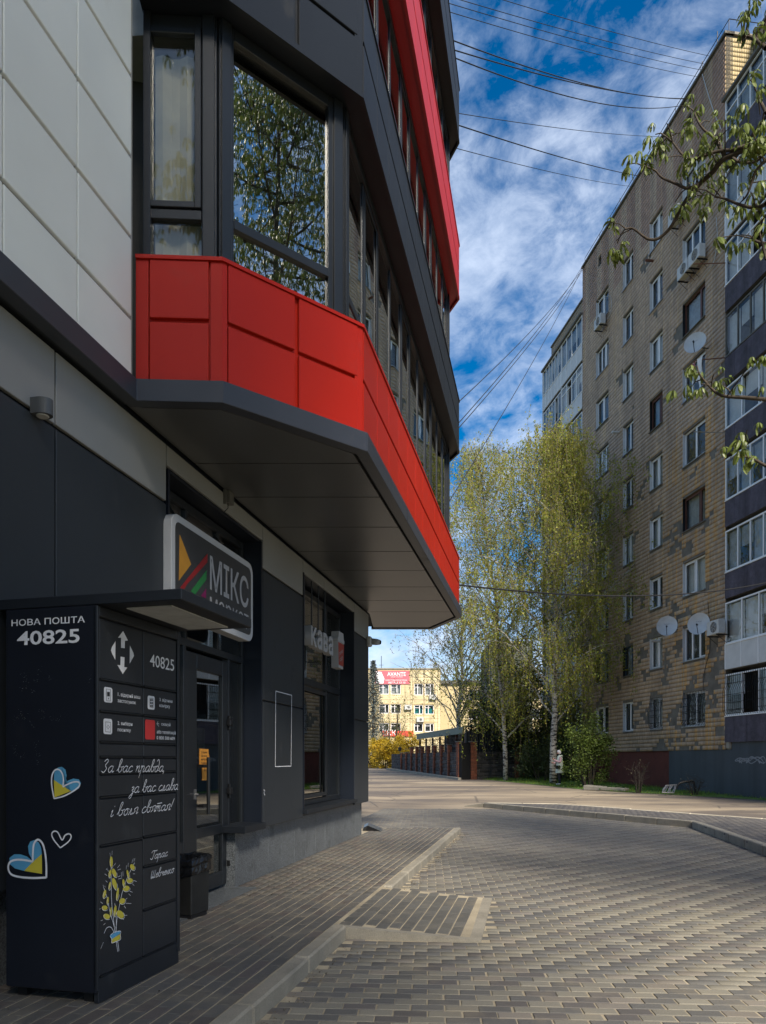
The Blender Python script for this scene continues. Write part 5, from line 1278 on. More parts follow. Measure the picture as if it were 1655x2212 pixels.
for (x, y, lab) in ((1333, 934, 'white vent pipe left of the second column window'), (1418, 1385, 'lower white vent pipe on the patched tiles'), (1406, 563, 'short rusty pipe stub on the upper facade')):
    mb = MB(); a, z = pt(FB, x, y, .1); mb.tube([FB(a, -.05, z), FB(a, .38, z)], .06, 10); o = mb.build('vent_pipe', M_acw if y > 900 else M_rust); props(o, lab, 'pipe')
# loose cords on the facade
def cord(pts, r_, m, label, o=.02, sag=0):
    P = smooth_pts([FB(*(lambda q: (q[0], o, q[1]))(pt(FB, x, y, o))) for x, y in pts], 6); mb = MB(); mb.tube(P, r_, 4); ob = mb.build('facade_cord', m); props(ob, label, 'cord')
cord([(1517, 160), (1530, 205), (1545, 250), (1558, 280)], .018, M_acw, 'pale cord hanging down from the roof edge')
cord([(1547, 470), (1549, 520), (1540, 570), (1518, 600)], .014, M_acw, 'pale cord looping beside the balconies')
cord([(1292, 650), (1318, 640), (1318, 680), (1300, 700)], .012, M_acw, 'pale cord curling over the far air conditioner')
cord([(1529, 1300), (1534, 1390), (1522, 1450), (1518, 1500)], .012, M_cable, 'thin dark cord below the lower air conditioner')
# ================================================================ VEGETATION helpers
def leaf_quads(P, size, rgn, droop=0.0, elong=1.7):
    """P (n,3) leaf positions -> kite quads"""
    n = len(P); d = rgn.normal(size=(n, 3)); d[:, 2] = d[:, 2]*.6-droop; d /= np.linalg.norm(d, axis=1)[:, None]
    r_ = rgn.normal(size=(n, 3)); s = np.cross(d, r_); s /= np.linalg.norm(s, axis=1)[:, None]+1e-9
    sz = (size*rgn.uniform(.6, 1.3, n))[:, None]; L = d*sz*elong; W = s*sz*.5
    V = np.stack([P, P+L*.45+W, P+L, P+L*.45-W], 1).reshape(-1, 3); F = np.arange(4*n).reshape(-1, 4); return V, F
def tube_np(pts, r0, r1, n=4):
    mb = MB(); k = len(pts); mb.tube(pts, [r0+(r1-r0)*i/(k-1) for i in range(k)], n, caps=False); return mb
def birch(px, Y, top_px, width, label, seed, nstr=900, lean=0.0, trunk_r=.17, split_z=.35, leafden=1.0, leafcol=(.30, .31, .04), size=.075, low=.03):
    rg_ = np.random.default_rng(seed); rd = random.Random(seed)
    base = Vector(((px-CX)/FP*Y, Y, gz((px-CX)/FP*Y, Y)-.05)); Ht = H+(CY-top_px)/FP*Y-base.z
    t = thing('birch_tree', base, label, 'birch tree', 'weeping birches by the apartment block')
    mbt = MB(); ends = []; K_ = 14
    tr = [base+Vector((lean*(i/K_)**1.5*Ht*.1+rd.gauss(0, .04)*i/3, rd.gauss(0, .04)*i/3, Ht*.97*i/K_)) for i in range(K_+1)]
    mbt.tube(tr, [trunk_r*(1-.93*(i/K_)**.8) for i in range(K_+1)], 9)
    mbt.build('trunk', M_birch, t, smooth=True)
    mbl = MB()
    for b in range(60):
        f = split_z*.5+(1-split_z*.5)*(b/60)**.9*.95; i = min(K_-1, int(f*K_)); p = tr[i].lerp(tr[i+1], f*K_-i)
        az = b*2.4+rd.uniform(-.4, .4); L = (width*(1.15*max(0, 1-((f-.38)/.62)**1.25) if f > .38 else 1.15*(.8+.2*f/.38))+.2)*rd.uniform(.5, 1.15); up = .95+.5*f
        pts = [p]; n_ = 7
        for k in range(1, n_+1):
            q = k/n_; pts.append(p+Vector((math.cos(az)*L*q, math.sin(az)*L*q, L*(up*q*1.25-.55*q*q*(1.2-f*.5))))+Vector((rd.gauss(0, .06), rd.gauss(0, .06), rd.gauss(0, .06)))*L*.3)
        mbl.tube(pts, [.062*(1-f*.5)*(1-.85*k/n_) for k in range(n_+1)], 5, caps=False)
        ends += [(pts[k].lerp(pts[min(k+1, n_)], rd.random()), f) for k in range(2, n_+1) for _ in range(2)]
        for s in range(5):   # side shoots
            k = rd.randrange(2, n_); a2 = az+rd.choice((-1, 1))*rd.uniform(.4, 1.1); l2 = L*rd.uniform(.25, .5); e = [pts[k]]
            for j in range(1, 5): q = j/4; e.append(pts[k]+Vector((math.cos(a2)*l2*q, math.sin(a2)*l2*q, l2*(.7*q-.5*q*q))))
            mbl.tube(e, [.016, .013, .010, .007, .005], 4, caps=False); ends += [(e[j], f) for j in range(1, 5)]
    mbl.build('limb', M_birch, t, smooth=True, recalc=False)
    # hanging strands
    TV = []; TF = []; nb = 0; LP = []; 
    for s in range(nstr):
        e, f = ends[rd.randrange(len(ends))]; e = e+Vector((rd.gauss(0, .4), rd.gauss(0, .4), rd.gauss(0, .3)))
        L = rd.choice((rd.uniform(.3, 1.3), rd.uniform(.3, 1.6), rd.uniform(.6, 2.8)))*(1.2-.7*max(0, f-.25)) ; L = min(L, max(.3, e.z-base.z-Ht*low+rd.uniform(-.5, .6))); n_ = 7
        sw = Vector((rd.gauss(0, .20), rd.gauss(0, .20), 0)); pp = []
        for k in range(n_+1): q = k/n_; pp.append(e+sw*L*math.sin(q*2.2)+Vector((0, 0, -L*q+.12*L*math.sin(q*3))))
        w_ = .0055
        for k in range(n_):
            a, b = pp[k], pp[k+1]; x_ = Vector((w_*(1-.5*k/n_), 0, 0)); y_ = Vector((0, w_*(1-.5*k/n_), 0))
            for q_ in (x_,):
                TV += [tuple(a-q_), tuple(a+q_), tuple(b+q_), tuple(b-q_)]; TF.append((nb, nb+1, nb+2, nb+3)); nb += 4
        m_ = int(L*17*leafden)+3; tt = rg_.random(m_)**.85; PPa = np.array([tuple(v) for v in pp])
        idx = np.minimum((tt*n_).astype(int), n_-1); fr_ = tt*n_-idx; P = PPa[idx]*(1-fr_[:, None])+PPa[idx+1]*fr_[:, None]
        LP.append(P+rg_.normal(0, .06, P.shape))
    P = np.concatenate(LP); V, F = leaf_quads(P, size, rg_, 1.1)
    col = np.array(leafcol)[None]*rg_.uniform(.65, 1.35, (len(F), 1)); col[:, 0] *= rg_.uniform(.8, 1.2, len(F))
    quads_mesh('hanging_twigs', TV, TF, M_twig, t, None, 'stuff')
    quads_mesh('foliage', V, F, M_leafb, t, col, 'stuff'); return t
birch(1195, 38.5, 905, 4.7, 'tall weeping birch with a white trunk in front of the tiled facade', 3, 4200, lean=.2, trunk_r=.20, split_z=.34, leafden=.8, size=.062, low=.135)
birch(1092, 42.5, 925, 4.0, 'weeping birch left of the tallest one, its crown against the sky', 8, 2300, lean=-.8, trunk_r=.15, split_z=.24, leafden=.7, size=.062)
birch(990, 60, 1290, 5.2, 'dark trunked sparse birch rising behind the green roofed pavilion', 12, 620, lean=.2, trunk_r=.28, split_z=.42, leafden=.5, leafcol=(.16, .15, .05), low=.3)

def shrub(name, cx, cy, z0, rx, ry, h, n, col, size, label, cat, seed, group=None, stems=8, droop=0, m=None, shape=.5, clump=26, elong=1.7, cs=.16):
    rg_ = np.random.default_rng(seed); rd = random.Random(seed); t = thing(name, (cx, cy, z0), label, cat, group)
    mb = MB(); tips = []
    for s in range(stems):
        az = rd.uniform(0, 6.28); r_ = rd.uniform(.3, 1); e = Vector((cx+math.cos(az)*rx*r_*.8, cy+math.sin(az)*ry*r_*.8, z0+h*rd.uniform(.55, .98)*(1.05-.35*r_)))
        b = Vector((cx+math.cos(az)*rx*.15, cy+math.sin(az)*ry*.15, z0-.05)); mid = b.lerp(e, .5)+Vector((0, 0, h*.1)); P = smooth_pts([b, mid, e], 4); P = [Vector(p) for p in P]
        k = len(P); mb.tube(P, [.03*(1-.8*i/(k-1))*max(.6, h/3) for i in range(k)], 5, caps=False); tips += P[3:]
        for _ in range(5):
            q = rd.choice(P[2:]); e2 = q+Vector((rd.gauss(0, .3)*rx, rd.gauss(0, .3)*ry, rd.uniform(0, .25)*h)); mb.tube([q, e2], [.010, .004], 4, caps=False); tips.append(e2)
    mb.build('stem', M_bark, t, recalc=False)
    th = rg_.uniform(0, 2*np.pi, clump); ph = rg_.uniform(0, 1, clump); rr = rg_.uniform(.35, 1, clump)**.6
    zz_ = ph*h*.95; prof = np.sqrt(np.clip(1-((ph-shape)/max(shape, 1-shape))**2, .05, 1))
    Cn = np.stack([cx+np.cos(th)*rx*rr*prof, cy+np.sin(th)*ry*rr*prof, z0+zz_*1.0+.03*h], 1)
    T = np.array([tuple(p) for p in tips]); Cn = np.concatenate([Cn, T[rg_.integers(0, len(T), clump)]])
    k = rg_.integers(0, len(Cn), n); sc_ = rg_.uniform(.5, 1.3, len(Cn))
    P = Cn[k]+rg_.normal(size=(n, 3))*np.array([rx, ry, h*.5])*cs*sc_[k][:, None]; P[:, 2] = np.maximum(P[:, 2], z0+.04)
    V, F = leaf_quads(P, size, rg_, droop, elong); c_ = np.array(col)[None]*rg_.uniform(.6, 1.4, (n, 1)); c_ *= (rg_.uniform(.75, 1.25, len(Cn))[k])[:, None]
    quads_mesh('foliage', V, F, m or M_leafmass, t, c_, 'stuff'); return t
gA = lambda px, Y: (px-CX)/FP*Y
# bushes in front of the plinth
shrub('bush', gA(1270, 34.5), 34.5, .12, 1.25, .8, 3.3, 7000, (.12, .165, .025), .060, 'leafy green bush beside the concrete slab and dark plinth opening', 'bush', 31, stems=12, shape=.35)
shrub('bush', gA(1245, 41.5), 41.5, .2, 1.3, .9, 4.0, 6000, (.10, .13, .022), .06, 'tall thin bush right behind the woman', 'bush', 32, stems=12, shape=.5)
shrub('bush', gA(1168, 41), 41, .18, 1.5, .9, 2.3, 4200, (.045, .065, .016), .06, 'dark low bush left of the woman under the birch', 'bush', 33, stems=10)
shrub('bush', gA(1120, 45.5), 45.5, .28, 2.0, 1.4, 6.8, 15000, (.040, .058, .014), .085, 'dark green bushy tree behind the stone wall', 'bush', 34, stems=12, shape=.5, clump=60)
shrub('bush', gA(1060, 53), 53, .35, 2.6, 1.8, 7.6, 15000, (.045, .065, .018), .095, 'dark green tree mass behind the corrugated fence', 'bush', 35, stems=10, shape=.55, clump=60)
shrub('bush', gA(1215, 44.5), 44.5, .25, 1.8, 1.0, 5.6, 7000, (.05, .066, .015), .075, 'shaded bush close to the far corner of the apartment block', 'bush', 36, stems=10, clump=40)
# low plants by the concrete slab
shrub('weed', gA(1327, 32), 32, .04, .5, .25, .22, 420, (.05, .12, .02), .05, 'low green weeds beside the broken concrete slab', 'weeds', 38, stems=3)
shrub('dry_shrub', gA(1379, 30.5), 30.5, .03, .55, .3, 1.5, 60, (.15, .13, .06), .03, 'bare dry stems growing at the red brown plinth', 'shrub', 39, stems=10)
shrub('dry_shrub', gA(1500, 28.9), 28.9, .02, .6, .3, .8, 80, (.18, .17, .13), .03, 'small pale dry shrub at the blue grey plinth', 'shrub', 40, stems=10)
# yellow bushes and spruce far left
shrub('forsythia_bush', gA(835, 74), 74, .46, 2.0, 1.6, 2.9, 9000, (.50, .33, .015), .10, 'big yellow flowering bush at the end of the stone wall', 'bush', 41, 'yellow flowering bushes', stems=10, shape=.55, clump=50, cs=.12)
shrub('forsythia_bush', gA(878, 80), 80, .46, 2.0, 1.6, 3.9, 9000, (.46, .31, .015), .10, 'yellow flowering bush rising behind the green roof edge', 'bush', 42, 'yellow flowering bushes', stems=10, shape=.55, clump=50, cs=.12)
shrub('forsythia_bush', gA(806, 78), 78, .46, 1.7, 1.4, 3.3, 7000, (.40, .29, .02), .10, 'yellow flowering bush under the grey spruce', 'bush', 43, 'yellow flowering bushes', stems=10, shape=.55, clump=40, cs=.12)
shrub('thin_tree', gA(845, 96), 96, .46, 3.0, 2.0, 9.5, 2200, (.13, .14, .04), .10, 'thin half bare tree in front of the yellow office facade', 'tree', 44, stems=14, shape=.65, clump=40)
def spruce(px, Y, h, r_, label, seed):
    rg_ = np.random.default_rng(seed); x = gA(px, Y); z0 = gz(x, Y); t = thing('spruce_tree', (x, Y, z0), label, 'spruce tree')
    mb = MB(); mb.tube([(x, Y, z0), (x, Y, z0+h)], [.22, .02], 8); mb.build('trunk', M_bark, t)
    mb = MB(); P = []
    for k in range(64):
        f = (k+.5)/64; nb = 6
        for j in range(nb):
            az = j*6.28/nb+k*1.1+rg_.normal(0, .15); L = r_*(1-f)**.85*rg_.uniform(.8, 1.1)+.12; z = z0+h*(.08+.92*f)
            e = np.array([math.cos(az)*L, math.sin(az)*L, -.22*L+.1]); mb.tube([(x, Y, z), (x+e[0], Y+e[1], z+e[2])], [.02, .005], 3, caps=False)
            q = rg_.random((26, 1))**.7; c = np.array([x, Y, z])+e*q+rg_.normal(0, .10, (26, 3))*np.array([1, 1, .7])*(.4+L*.35); P.append(c)
    mb.build('branch', M_bark, t, recalc=False)
    P = np.concatenate(P); V, F = leaf_quads(P, .09, rg_, .3, 2.2); c_ = np.array((.085, .105, .098))[None]*rg_.uniform(.5, 1.4, (len(F), 1))
    quads_mesh('needles', V, F, M_needle, t, c_, 'stuff')
spruce(806, 88, 12.6, 2.3, 'blue grey spruce in front of the banner on the office building', 51)

# ---------------- chestnut by the parking area
def leaflet_mesh(seed):
    rd = random.Random(seed); V = []; F = []; nb = 0; k = rd.choice((5, 5, 6, 7))
    for i in range(k):
        az = 6.28*i/k+rd.uniform(-.25, .25); L = rd.uniform(.075, .125); w = L*.145; dr = rd.uniform(.85, 1.25)
        dx, dy = math.cos(az), math.sin(az); px_, py_ = -dy, dx; rowsq = []
        for q, ww in ((0, .10), (.3, .45), (.62, 1.0), (.85, .8), (1.0, .02)):
            rad = .32*L*math.sin(min(q*2.2, 1.57))+.16*L*q; z = -L*dr*q**1.25*.9+.012*math.sin(q*3)
            cx_, cy_ = dx*rad, dy*rad; rowsq.append([(cx_-px_*w*ww, cy_-py_*w*ww, z), (cx_+dx*.15*w*ww, cy_+dy*.15*w*ww, z+.22*w*ww), (cx_+px_*w*ww, cy_+py_*w*ww, z)])
        for r_ in rowsq: V += r_
        for j in range(4):
            a = nb+j*3; F += [(a, a+1, a+4, a+3), (a+1, a+2, a+5, a+4)]
        nb += 15
    me = bpy.data.meshes.new('leaf'); me.from_pydata(V, [], F); me.materials.append(M_leafc); me.update(); return me, V, F
leaf_kinds = [leaflet_mesh(s) for s in range(8)]
def crown_leaves(P, scale, rgn):
    k = rgn.integers(0, len(leaf_kinds), len(P)); VV = []; FF = []; nb = 0
    for q in range(len(leaf_kinds)):
        V0 = np.array(leaf_kinds[q][1]); F0 = np.array(leaf_kinds[q][2]); Pq = P[k == q]; n = len(Pq)
        if not n: continue
        a = rgn.uniform(0, 6.28, n); s = scale*rgn.uniform(.7, 1.25, n); ca, sa = np.cos(a), np.sin(a)
        X = V0[None, :, 0]*ca[:, None]-V0[None, :, 1]*sa[:, None]; Y_ = V0[None, :, 0]*sa[:, None]+V0[None, :, 1]*ca[:, None]
        V = np.stack([X, Y_, np.repeat(V0[None, :, 2], n, 0)], 2)*s[:, None, None]+Pq[:, None, :]
        F = F0[None]+(np.arange(n)*len(V0))[:, None, None]+nb; nb += n*len(V0); VV.append(V.reshape(-1, 3)); FF.append(F.reshape(-1, 4))
    return np.concatenate(VV), np.concatenate(FF)
CT = Vector((8.8, 3.0, 0))
ch = thing('chestnut_tree', CT, 'chestnut tree whose young drooping leaves reach in from the right', 'chestnut tree')
mb = MB(); trunk = [CT+Vector((0, 0, -.1)), CT+Vector((.05, .02, 1.6)), CT+Vector((-.05, .05, 3.4)), CT+Vector((.1, .1, 6)), CT+Vector((-.1, 0, 11)), CT+Vector((0, .1, 17))]
mb.tube(smooth_pts([tuple(p) for p in trunk], 4), [.24*(1-.9*(i/20)) for i in range(21)], 10); mb.build('trunk', M_bark, ch, smooth=True)
rdc = random.Random(77); rgc = np.random.default_rng(77)
# limbs seen in the photo: photo points with their distance
BR = [([(1655, 738, 5.6), (1590, 765, 5.7), (1440, 826, 5.8), (1375, 900, 5.9), (1310, 958, 6.0), (1270, 1000, 6.0), (1230, 1055, 6.05), (1196, 1115, 6.1), (1150, 1195, 6.15), (1090, 1248, 6.2), (1040, 1252, 6.2), (1010, 1235, 6.2), (955, 1195, 6.25), (915, 1200, 6.25)], .019),
      ([(1655, 720, 5.6), (1560, 758, 5.7), (1480, 782, 5.75), (1400, 792, 5.8), (1330, 815, 5.85), (1280, 832, 5.9), (1235, 825, 5.9), (1200, 790, 5.95), (1165, 745, 6.0), (1130, 715, 6.0)], .012),
      ([(1440, 826, 5.8), (1418, 780, 5.8), (1380, 720, 5.85), (1330, 680, 5.9), (1300, 640, 5.9), (1275, 580, 5.95)], .012),
      ([(1300, 965, 6.0), (1240, 985, 6.0), (1180, 960, 6.05), (1110, 930, 6.1), (1070, 890, 6.1), (1010, 868, 6.15)], .010),
      ([(1655, 1065, 5.5), (1600, 1088, 5.6), (1520, 1072, 5.7), (1440, 1040, 5.8), (1385, 1030, 5.8)], .014),
      ([(1655, 835, 5.5), (1600, 900, 5.55), (1560, 1010, 5.6), (1530, 1050, 5.65)], .010),
      ([(1470, 820, 5.8), (1520, 850, 5.7), (1600, 845, 5.6), (1655, 800, 5.5)], .010),
      ([(1655, 1275, 5.4), (1610, 1265, 5.5), (1580, 1245, 5.5)], .010),
      ([(1655, 250, 5.0), (1610, 215, 5.1), (1560, 190, 5.2), (1530, 215, 5.2)], .014),
      ([(1655, 590, 5.3), (1620, 520, 5.4), (1600, 470, 5.4)], .010)]
BR2 = [([(1655, 863, 5.6), (1612, 859, 5.6), (1558, 854, 5.7), (1530, 832, 5.75), (1510, 808, 5.75)], .013),
       ([(1655, 1007, 5.4), (1616, 987, 5.5), (1590, 990, 5.5)], .010), ([(1655, 560, 5.2), (1640, 500, 5.2)], .008)]
leafspots = []; JP = []
def joint_tube(J, w0, r_):
    Q = smooth_pts([tuple(J[0]), tuple(J[1]), tuple(w0)], 5); mb.tube(Q, [r_*2.0-r_*i/10 for i in range(11)], 6, caps=False)
    for q in Q[2:]:
        for _ in range(4):
            s = Vector(q)+Vector((rdc.gauss(0, .22), rdc.gauss(0, .22), rdc.gauss(0, .16)))
            if s.x > .56*s.y+.12: mb.tube([q, tuple(s)], [.006, .004], 3, caps=False); JP.append(tuple(s))
def add_branch(pts, r_, jit=.05):
    P = smooth_pts([tuple(p) for p in pts], 4); k = len(P); mb.tube(P, [r_*(1-.75*i/(k-1))+.003 for i in range(k)], 6, caps=False)
    for i, p in enumerate(P):
        p = Vector(p)
        if rdc.random() < .36 or i > k-3:
            e = p+Vector((rdc.gauss(0, .10), rdc.gauss(0, .12), rdc.uniform(-.02, .14))); mb.tube([p, p.lerp(e, .5)+Vector((0, 0, .02)), e], [.006, .005, .004], 4, caps=False)
            for _ in range(rdc.choice((1, 2, 2, 3))): leafspots.append(e+Vector((rdc.gauss(0, .045), rdc.gauss(0, .06), rdc.gauss(0, .03))))
mb = MB()
def joint(p):   # carry a branch back to the trunk outside the frame
    z = min(max(p.z-1.0, 2.4), 9); return [CT+Vector((0, .05, z)), CT.lerp(Vector((p.x, p.y, 0)), .5)+Vector((0, 0, z+.75*(p.z-z)))]
for pts, r_ in BR:
    W = [at(972+(x-972)*1.0 if False else x, y, Y) for x, y, Y in [((972+p[0]*.4127), p[1]*.4127, p[2]) for p in pts]]
    add_branch(W, r_)
    if pts[0][0] == 1655: joint_tube(joint(W[0]), W[0], r_)
for pts, r_ in BR2:
    W = [at(*p) for p in pts]; add_branch(W, r_); joint_tube(joint(W[0]), W[0], r_)
# rest of the crown, outside the frame
Pc_ = list(JP)
for b in range(70):
    f = .2+.8*b/70; z = 17*f; az = b*2.4; L = 3.3*math.sin(min(1, 1.25*(1.08-f))*1.57)+.5
    p = CT+Vector((0, 0, z)); e = p+Vector((math.cos(az)*L, math.sin(az)*L, L*.35))
    if e.x < .56*e.y+.5: e = p+Vector((abs(math.cos(az))*L, -abs(math.sin(az))*L*.6, L*.35))
    mid = p.lerp(e, .5)+Vector((0, 0, -.15*L)); Q = smooth_pts([tuple(p), tuple(mid), tuple(e)], 4); mb.tube(Q, [.055*(1-f*.5)*(1-.8*i/8) for i in range(9)], 5, caps=False)
    for q in Q[2:]:
        for _ in range(5):
            s = Vector(q)+Vector((rdc.gauss(0, .35), rdc.gauss(0, .35), rdc.gauss(0, .3)))
            if s.x > .56*s.y+.35: Pc_.append(tuple(s)); mb.tube([q, tuple(s)], [.008, .004], 3, caps=False)
mb.build('branch', M_bark, ch, smooth=True, recalc=False)
leafspots.sort(key=lambda p: p.x/p.y)
for p in leafspots[:296]:
    o = bpy.data.objects.new('leaf', leaf_kinds[rdc.randrange(8)][0]); C.objects.link(o); o.parent = ch; o.location = p-CT
    s = rdc.uniform(.5, 1.05); o.scale = (s, s, s); o.rotation_euler = (rdc.gauss(0, .25), rdc.gauss(0, .25), rdc.uniform(0, 6.28))
Pc_ += [tuple(p) for p in leafspots[296:]]
P = np.array(Pc_); P = np.concatenate([P+rgc.normal(0, .16, P.shape) for _ in range(4)]); P = P[P[:, 0] > .56*P[:, 1]+.3]
V, F = crown_leaves(P, 1.05, rgc); quads_mesh('foliage', V, F, M_leafc, ch, None, 'stuff')

# ---------------- grass along the plinth
GP = [(4.9, 47.5), (7.2, 39.5), (8.9, 33.2), (9.7, 31.6), (11.2, 29.6), (13.2, 26.6), (14.6, 22.5), (15.3, 22.5), (14.0, 28.9), (13.2, 32), (11.6, 42), (10.4, 50), (5.0, 50)]
mb = MB(); mb.add([(x, y, gz(x, y)+.012) for x, y in GP], [tuple(range(len(GP)))]); o = mb.build('lawn_strip', mat('lawn_base', (.11, .19, .03), .95, 0, .4, 1.2, .6, 12), recalc=False); o['kind'] = 'structure'
rgg = np.random.default_rng(4); n = 60000
xs_ = rgg.uniform(4.7, 15.3, n); ys_ = 22.5+rgg.random(n)*27.5
keep = np.array([in_poly(x, y, GP) for x, y in zip(xs_, ys_)]); xs_, ys_ = xs_[keep], ys_[keep]
edge = np.array([in_poly(x-.35, y-.35, GP) for x, y in zip(xs_, ys_)]); dens_ = np.sin(xs_*2.1)*np.sin(ys_*1.3+xs_)*.5+.5
keep = (edge | (rgg.random(len(xs_)) < .45)) & (rgg.random(len(xs_)) < .45+.55*dens_)
xs_, ys_, dens_ = xs_[keep], ys_[keep], dens_[keep]; n = len(xs_); zs_ = np.array([gz(x, y) for x, y in zip(xs_, ys_)])
h_ = rgg.uniform(.04, .14, n)*(.6+.8*dens_); a_ = rgg.uniform(0, 6.28, n); lx, ly = rgg.normal(0, .035, n), rgg.normal(0, .035, n); w_ = .012
Vg = np.stack([np.stack([xs_-w_*np.cos(a_), ys_-w_*np.sin(a_), zs_], 1), np.stack([xs_+w_*np.cos(a_), ys_+w_*np.sin(a_), zs_], 1), np.stack([xs_+lx, ys_+ly, zs_+h_], 1)], 1).reshape(-1, 3)
cg = np.array((.15, .27, .03))[None]*rgg.uniform(.6, 1.4, (n, 1)); cg[:, 0] *= rgg.uniform(.8, 1.6, n)
quads_mesh('grass', Vg, np.arange(3*n).reshape(-1, 3), M_grass, None, cg, 'stuff')
# litter of sand, leaves and crumbs on the paving edge
n = 900; Pq = []
for _ in range(n):
    Y_ = random.uniform(3.6, 14.8); x = XK(Y_)+.15+abs(random.gauss(0, .10))
    if 6.0 < Y_ < 8.3: continue
    Pq.append((x, Y_, -.098))
for _ in range(260):
    Y_ = random.uniform(4, 13); Pq.append((XW(Y_)+random.uniform(.1, 1.4), Y_, .004))
Pq = np.array(Pq); V, F = leaf_quads(Pq, .012, rgg, 0, 1.6); V[:, 2] = np.maximum(V[:, 2], np.repeat(Pq[:, 2], 4)+.001)
cq = np.array((.16, .12, .07))[None]*rgg.uniform(.2, 1.3, (len(F), 1)); quads_mesh('debris', V, F, M_stone, None, cq, 'stuff')
# broken slab by the bush, fallen pipe
mb = MB(); A_ = at(1336-0, 1711, 31.0); s0 = Vector((gA(1259, 32.6), 32.6, .03)); s1 = Vector((gA(1350, 31.3), 31.3, .03)); d = (s1-s0).normalized(); q = Vector((-d.y, d.x, 0))
mb.box8([s0, s1, s1+q*.45, s0+q*.45, s0+Vector((0, 0, .22)), s1+Vector((0, 0, .13)), s1+q*.45+Vector((0, 0, .13)), s0+q*.45+Vector((0, 0, .24))]); o = mb.build('concrete_slab', M_conc, bevel=.03); props(o, 'broken pale concrete slab lying at the grass edge', 'concrete slab')
mb = MB(); P = [at(x, y, 28.9) for x, y in ((1461, 1703), (1468, 1692), (1490, 1688), (1498, 1690), (1502, 1712))]; mb.tube(smooth_pts([tuple(p) for p in P], 5), .045, 8); o = mb.build('bent_pipe', M_iron); props(o, 'black bent pipe sticking up against the blue grey plinth', 'pipe')
mb = MB(); rg = random.Random(4)
fr_ = [at(x, y, 28.7) for x, y in ((1430, 1712), (1438, 1697), (1461, 1695), (1455, 1713))]
mb.tube([*fr_, fr_[0]], .02, 5)
for k in range(9): q = (k+.5)/9; a = fr_[1].lerp(fr_[2], q); b = fr_[0].lerp(fr_[3], q+rg.uniform(-.06, .06)); mb.tube([a, a.lerp(b, .5)+Vector((rg.uniform(-.06, .06), 0, 0)), b], .014, 4)
o = mb.build('wire_basket', M_steel); props(o, 'tipped over pale wire rack lying by the plinth', 'wire rack')

# ================================================================ WOMAN ON THE GRASS
def skin(name, verts, edges, radii, m, parent, root=0, sub=2):
    me = bpy.data.meshes.new(name); me.from_pydata(verts, edges, []); o = bpy.data.objects.new(name, me); C.objects.link(o); me.materials.append(m)
    sk = o.modifiers.new('skin', 'SKIN'); sk.use_smooth_shade = True
    for i, d in enumerate(me.skin_vertices[0].data): r_ = radii[i]; d.radius = r_ if isinstance(r_, tuple) else (r_, r_); d.use_root = (i == root); d.use_loose = False
    s = o.modifiers.new('sub', 'SUBSURF'); s.levels = sub; s.render_levels = sub; o.parent = parent; WL[o.name] = Vector(); return o
PW = Vector((gA(1208, 37.2), 37.2, gz(9.3, 37.2)+.012))
pw = thing('person', PW, 'grey haired woman in a pale green long vest holding a phone on the grass', 'person')
M_skin = mat('skin', (.60, .33, .24), .6, 0, .05); M_trs = mat('black_trousers', (.010, .010, .013), .8, 0, .1); M_vest = mat('pale_green_vest', (.52, .58, .48), .85, 0, .15, 6); M_slv = mat('dusty_pink_sleeve', (.50, .32, .35), .85, 0, .12, 8); M_hair = mat('grey_hair', (.62, .60, .60), .8, 0, .2, 20)
# she faces -X
Vb = [(0, 0, .92), (0, 0, 1.05), (0, 0, 1.22), (.01, 0, 1.40), (-.01, 0, 1.48), (-.03, 0, 1.555), (-.035, 0, 1.63),
      (0, .09, .88), (-.005, .10, .50), (.02, .10, .09), (-.06, .10, .05), (-.13, .11, .035),
      (0, -.09, .88), (-.01, -.10, .50), (.03, -.10, .09), (-.05, -.10, .05), (-.12, -.11, .035),
      (.01, .17, 1.37), (.03, .21, 1.15), (-.20, .16, 1.10), (-.28, .14, 1.12),
      (.01, -.17, 1.37), (-.02, -.22, 1.16), (-.22, -.16, 1.22), (-.30, -.12, 1.27)]
Eb = [(0, 1), (1, 2), (2, 3), (3, 4), (4, 5), (5, 6), (0, 7), (7, 8), (8, 9), (9, 10), (10, 11), (0, 12), (12, 13), (13, 14), (14, 15), (15, 16), (3, 17), (17, 18), (18, 19), (19, 20), (3, 21), (21, 22), (22, 23), (23, 24)]
Rb = [(.12, .15), (.12, .14), (.12, .15), (.10, .13), .05, .075, .082, .085, .058, .042, .035, .03, .085, .058, .042, .035, .03, .055, .045, .034, .028, .055, .045, .034, .028]
skin('body', Vb, Eb, Rb, M_trs, pw)
skin('head', [(-.03, 0, 1.50), (-.03, 0, 1.57), (-.035, 0, 1.65)], [(0, 1), (1, 2)], [.05, .078, .085], M_skin, pw)
def loc_build(mb, name, m, smooth=True): o = mb.build(name, m, pw, smooth=smooth); o.location = (0, 0, 0); return o
mb = MB(); mb.tube([(-.105, 0, 1.605), (-.132, 0, 1.585), (-.112, 0, 1.575)], [.006, .013, .010], 6); loc_build(mb, 'nose', M_skin)
for s in (1, -1):
    mb = MB(); mb.lathe((-.112, .03*s, 1.612), [(.001, -.008), (.008, 0), (.001, .008)], 8); loc_build(mb, 'eye', M_black)
    mb = MB(); mb.lathe((-.02, .083*s, 1.60), [(.001, -.03), (.016, -.012), (.016, .012), (.001, .03)], 8, sq=(1, .5)); loc_build(mb, 'ear', M_skin)
mb = MB(); mb.tube([(-.112, -.02, 1.552), (-.116, 0, 1.550), (-.112, .02, 1.552)], .005, 5); loc_build(mb, 'mouth', mat('lips', (.3, .1, .09), .6))
mb = MB(); V = []; n = 18; rr = random.Random(1)
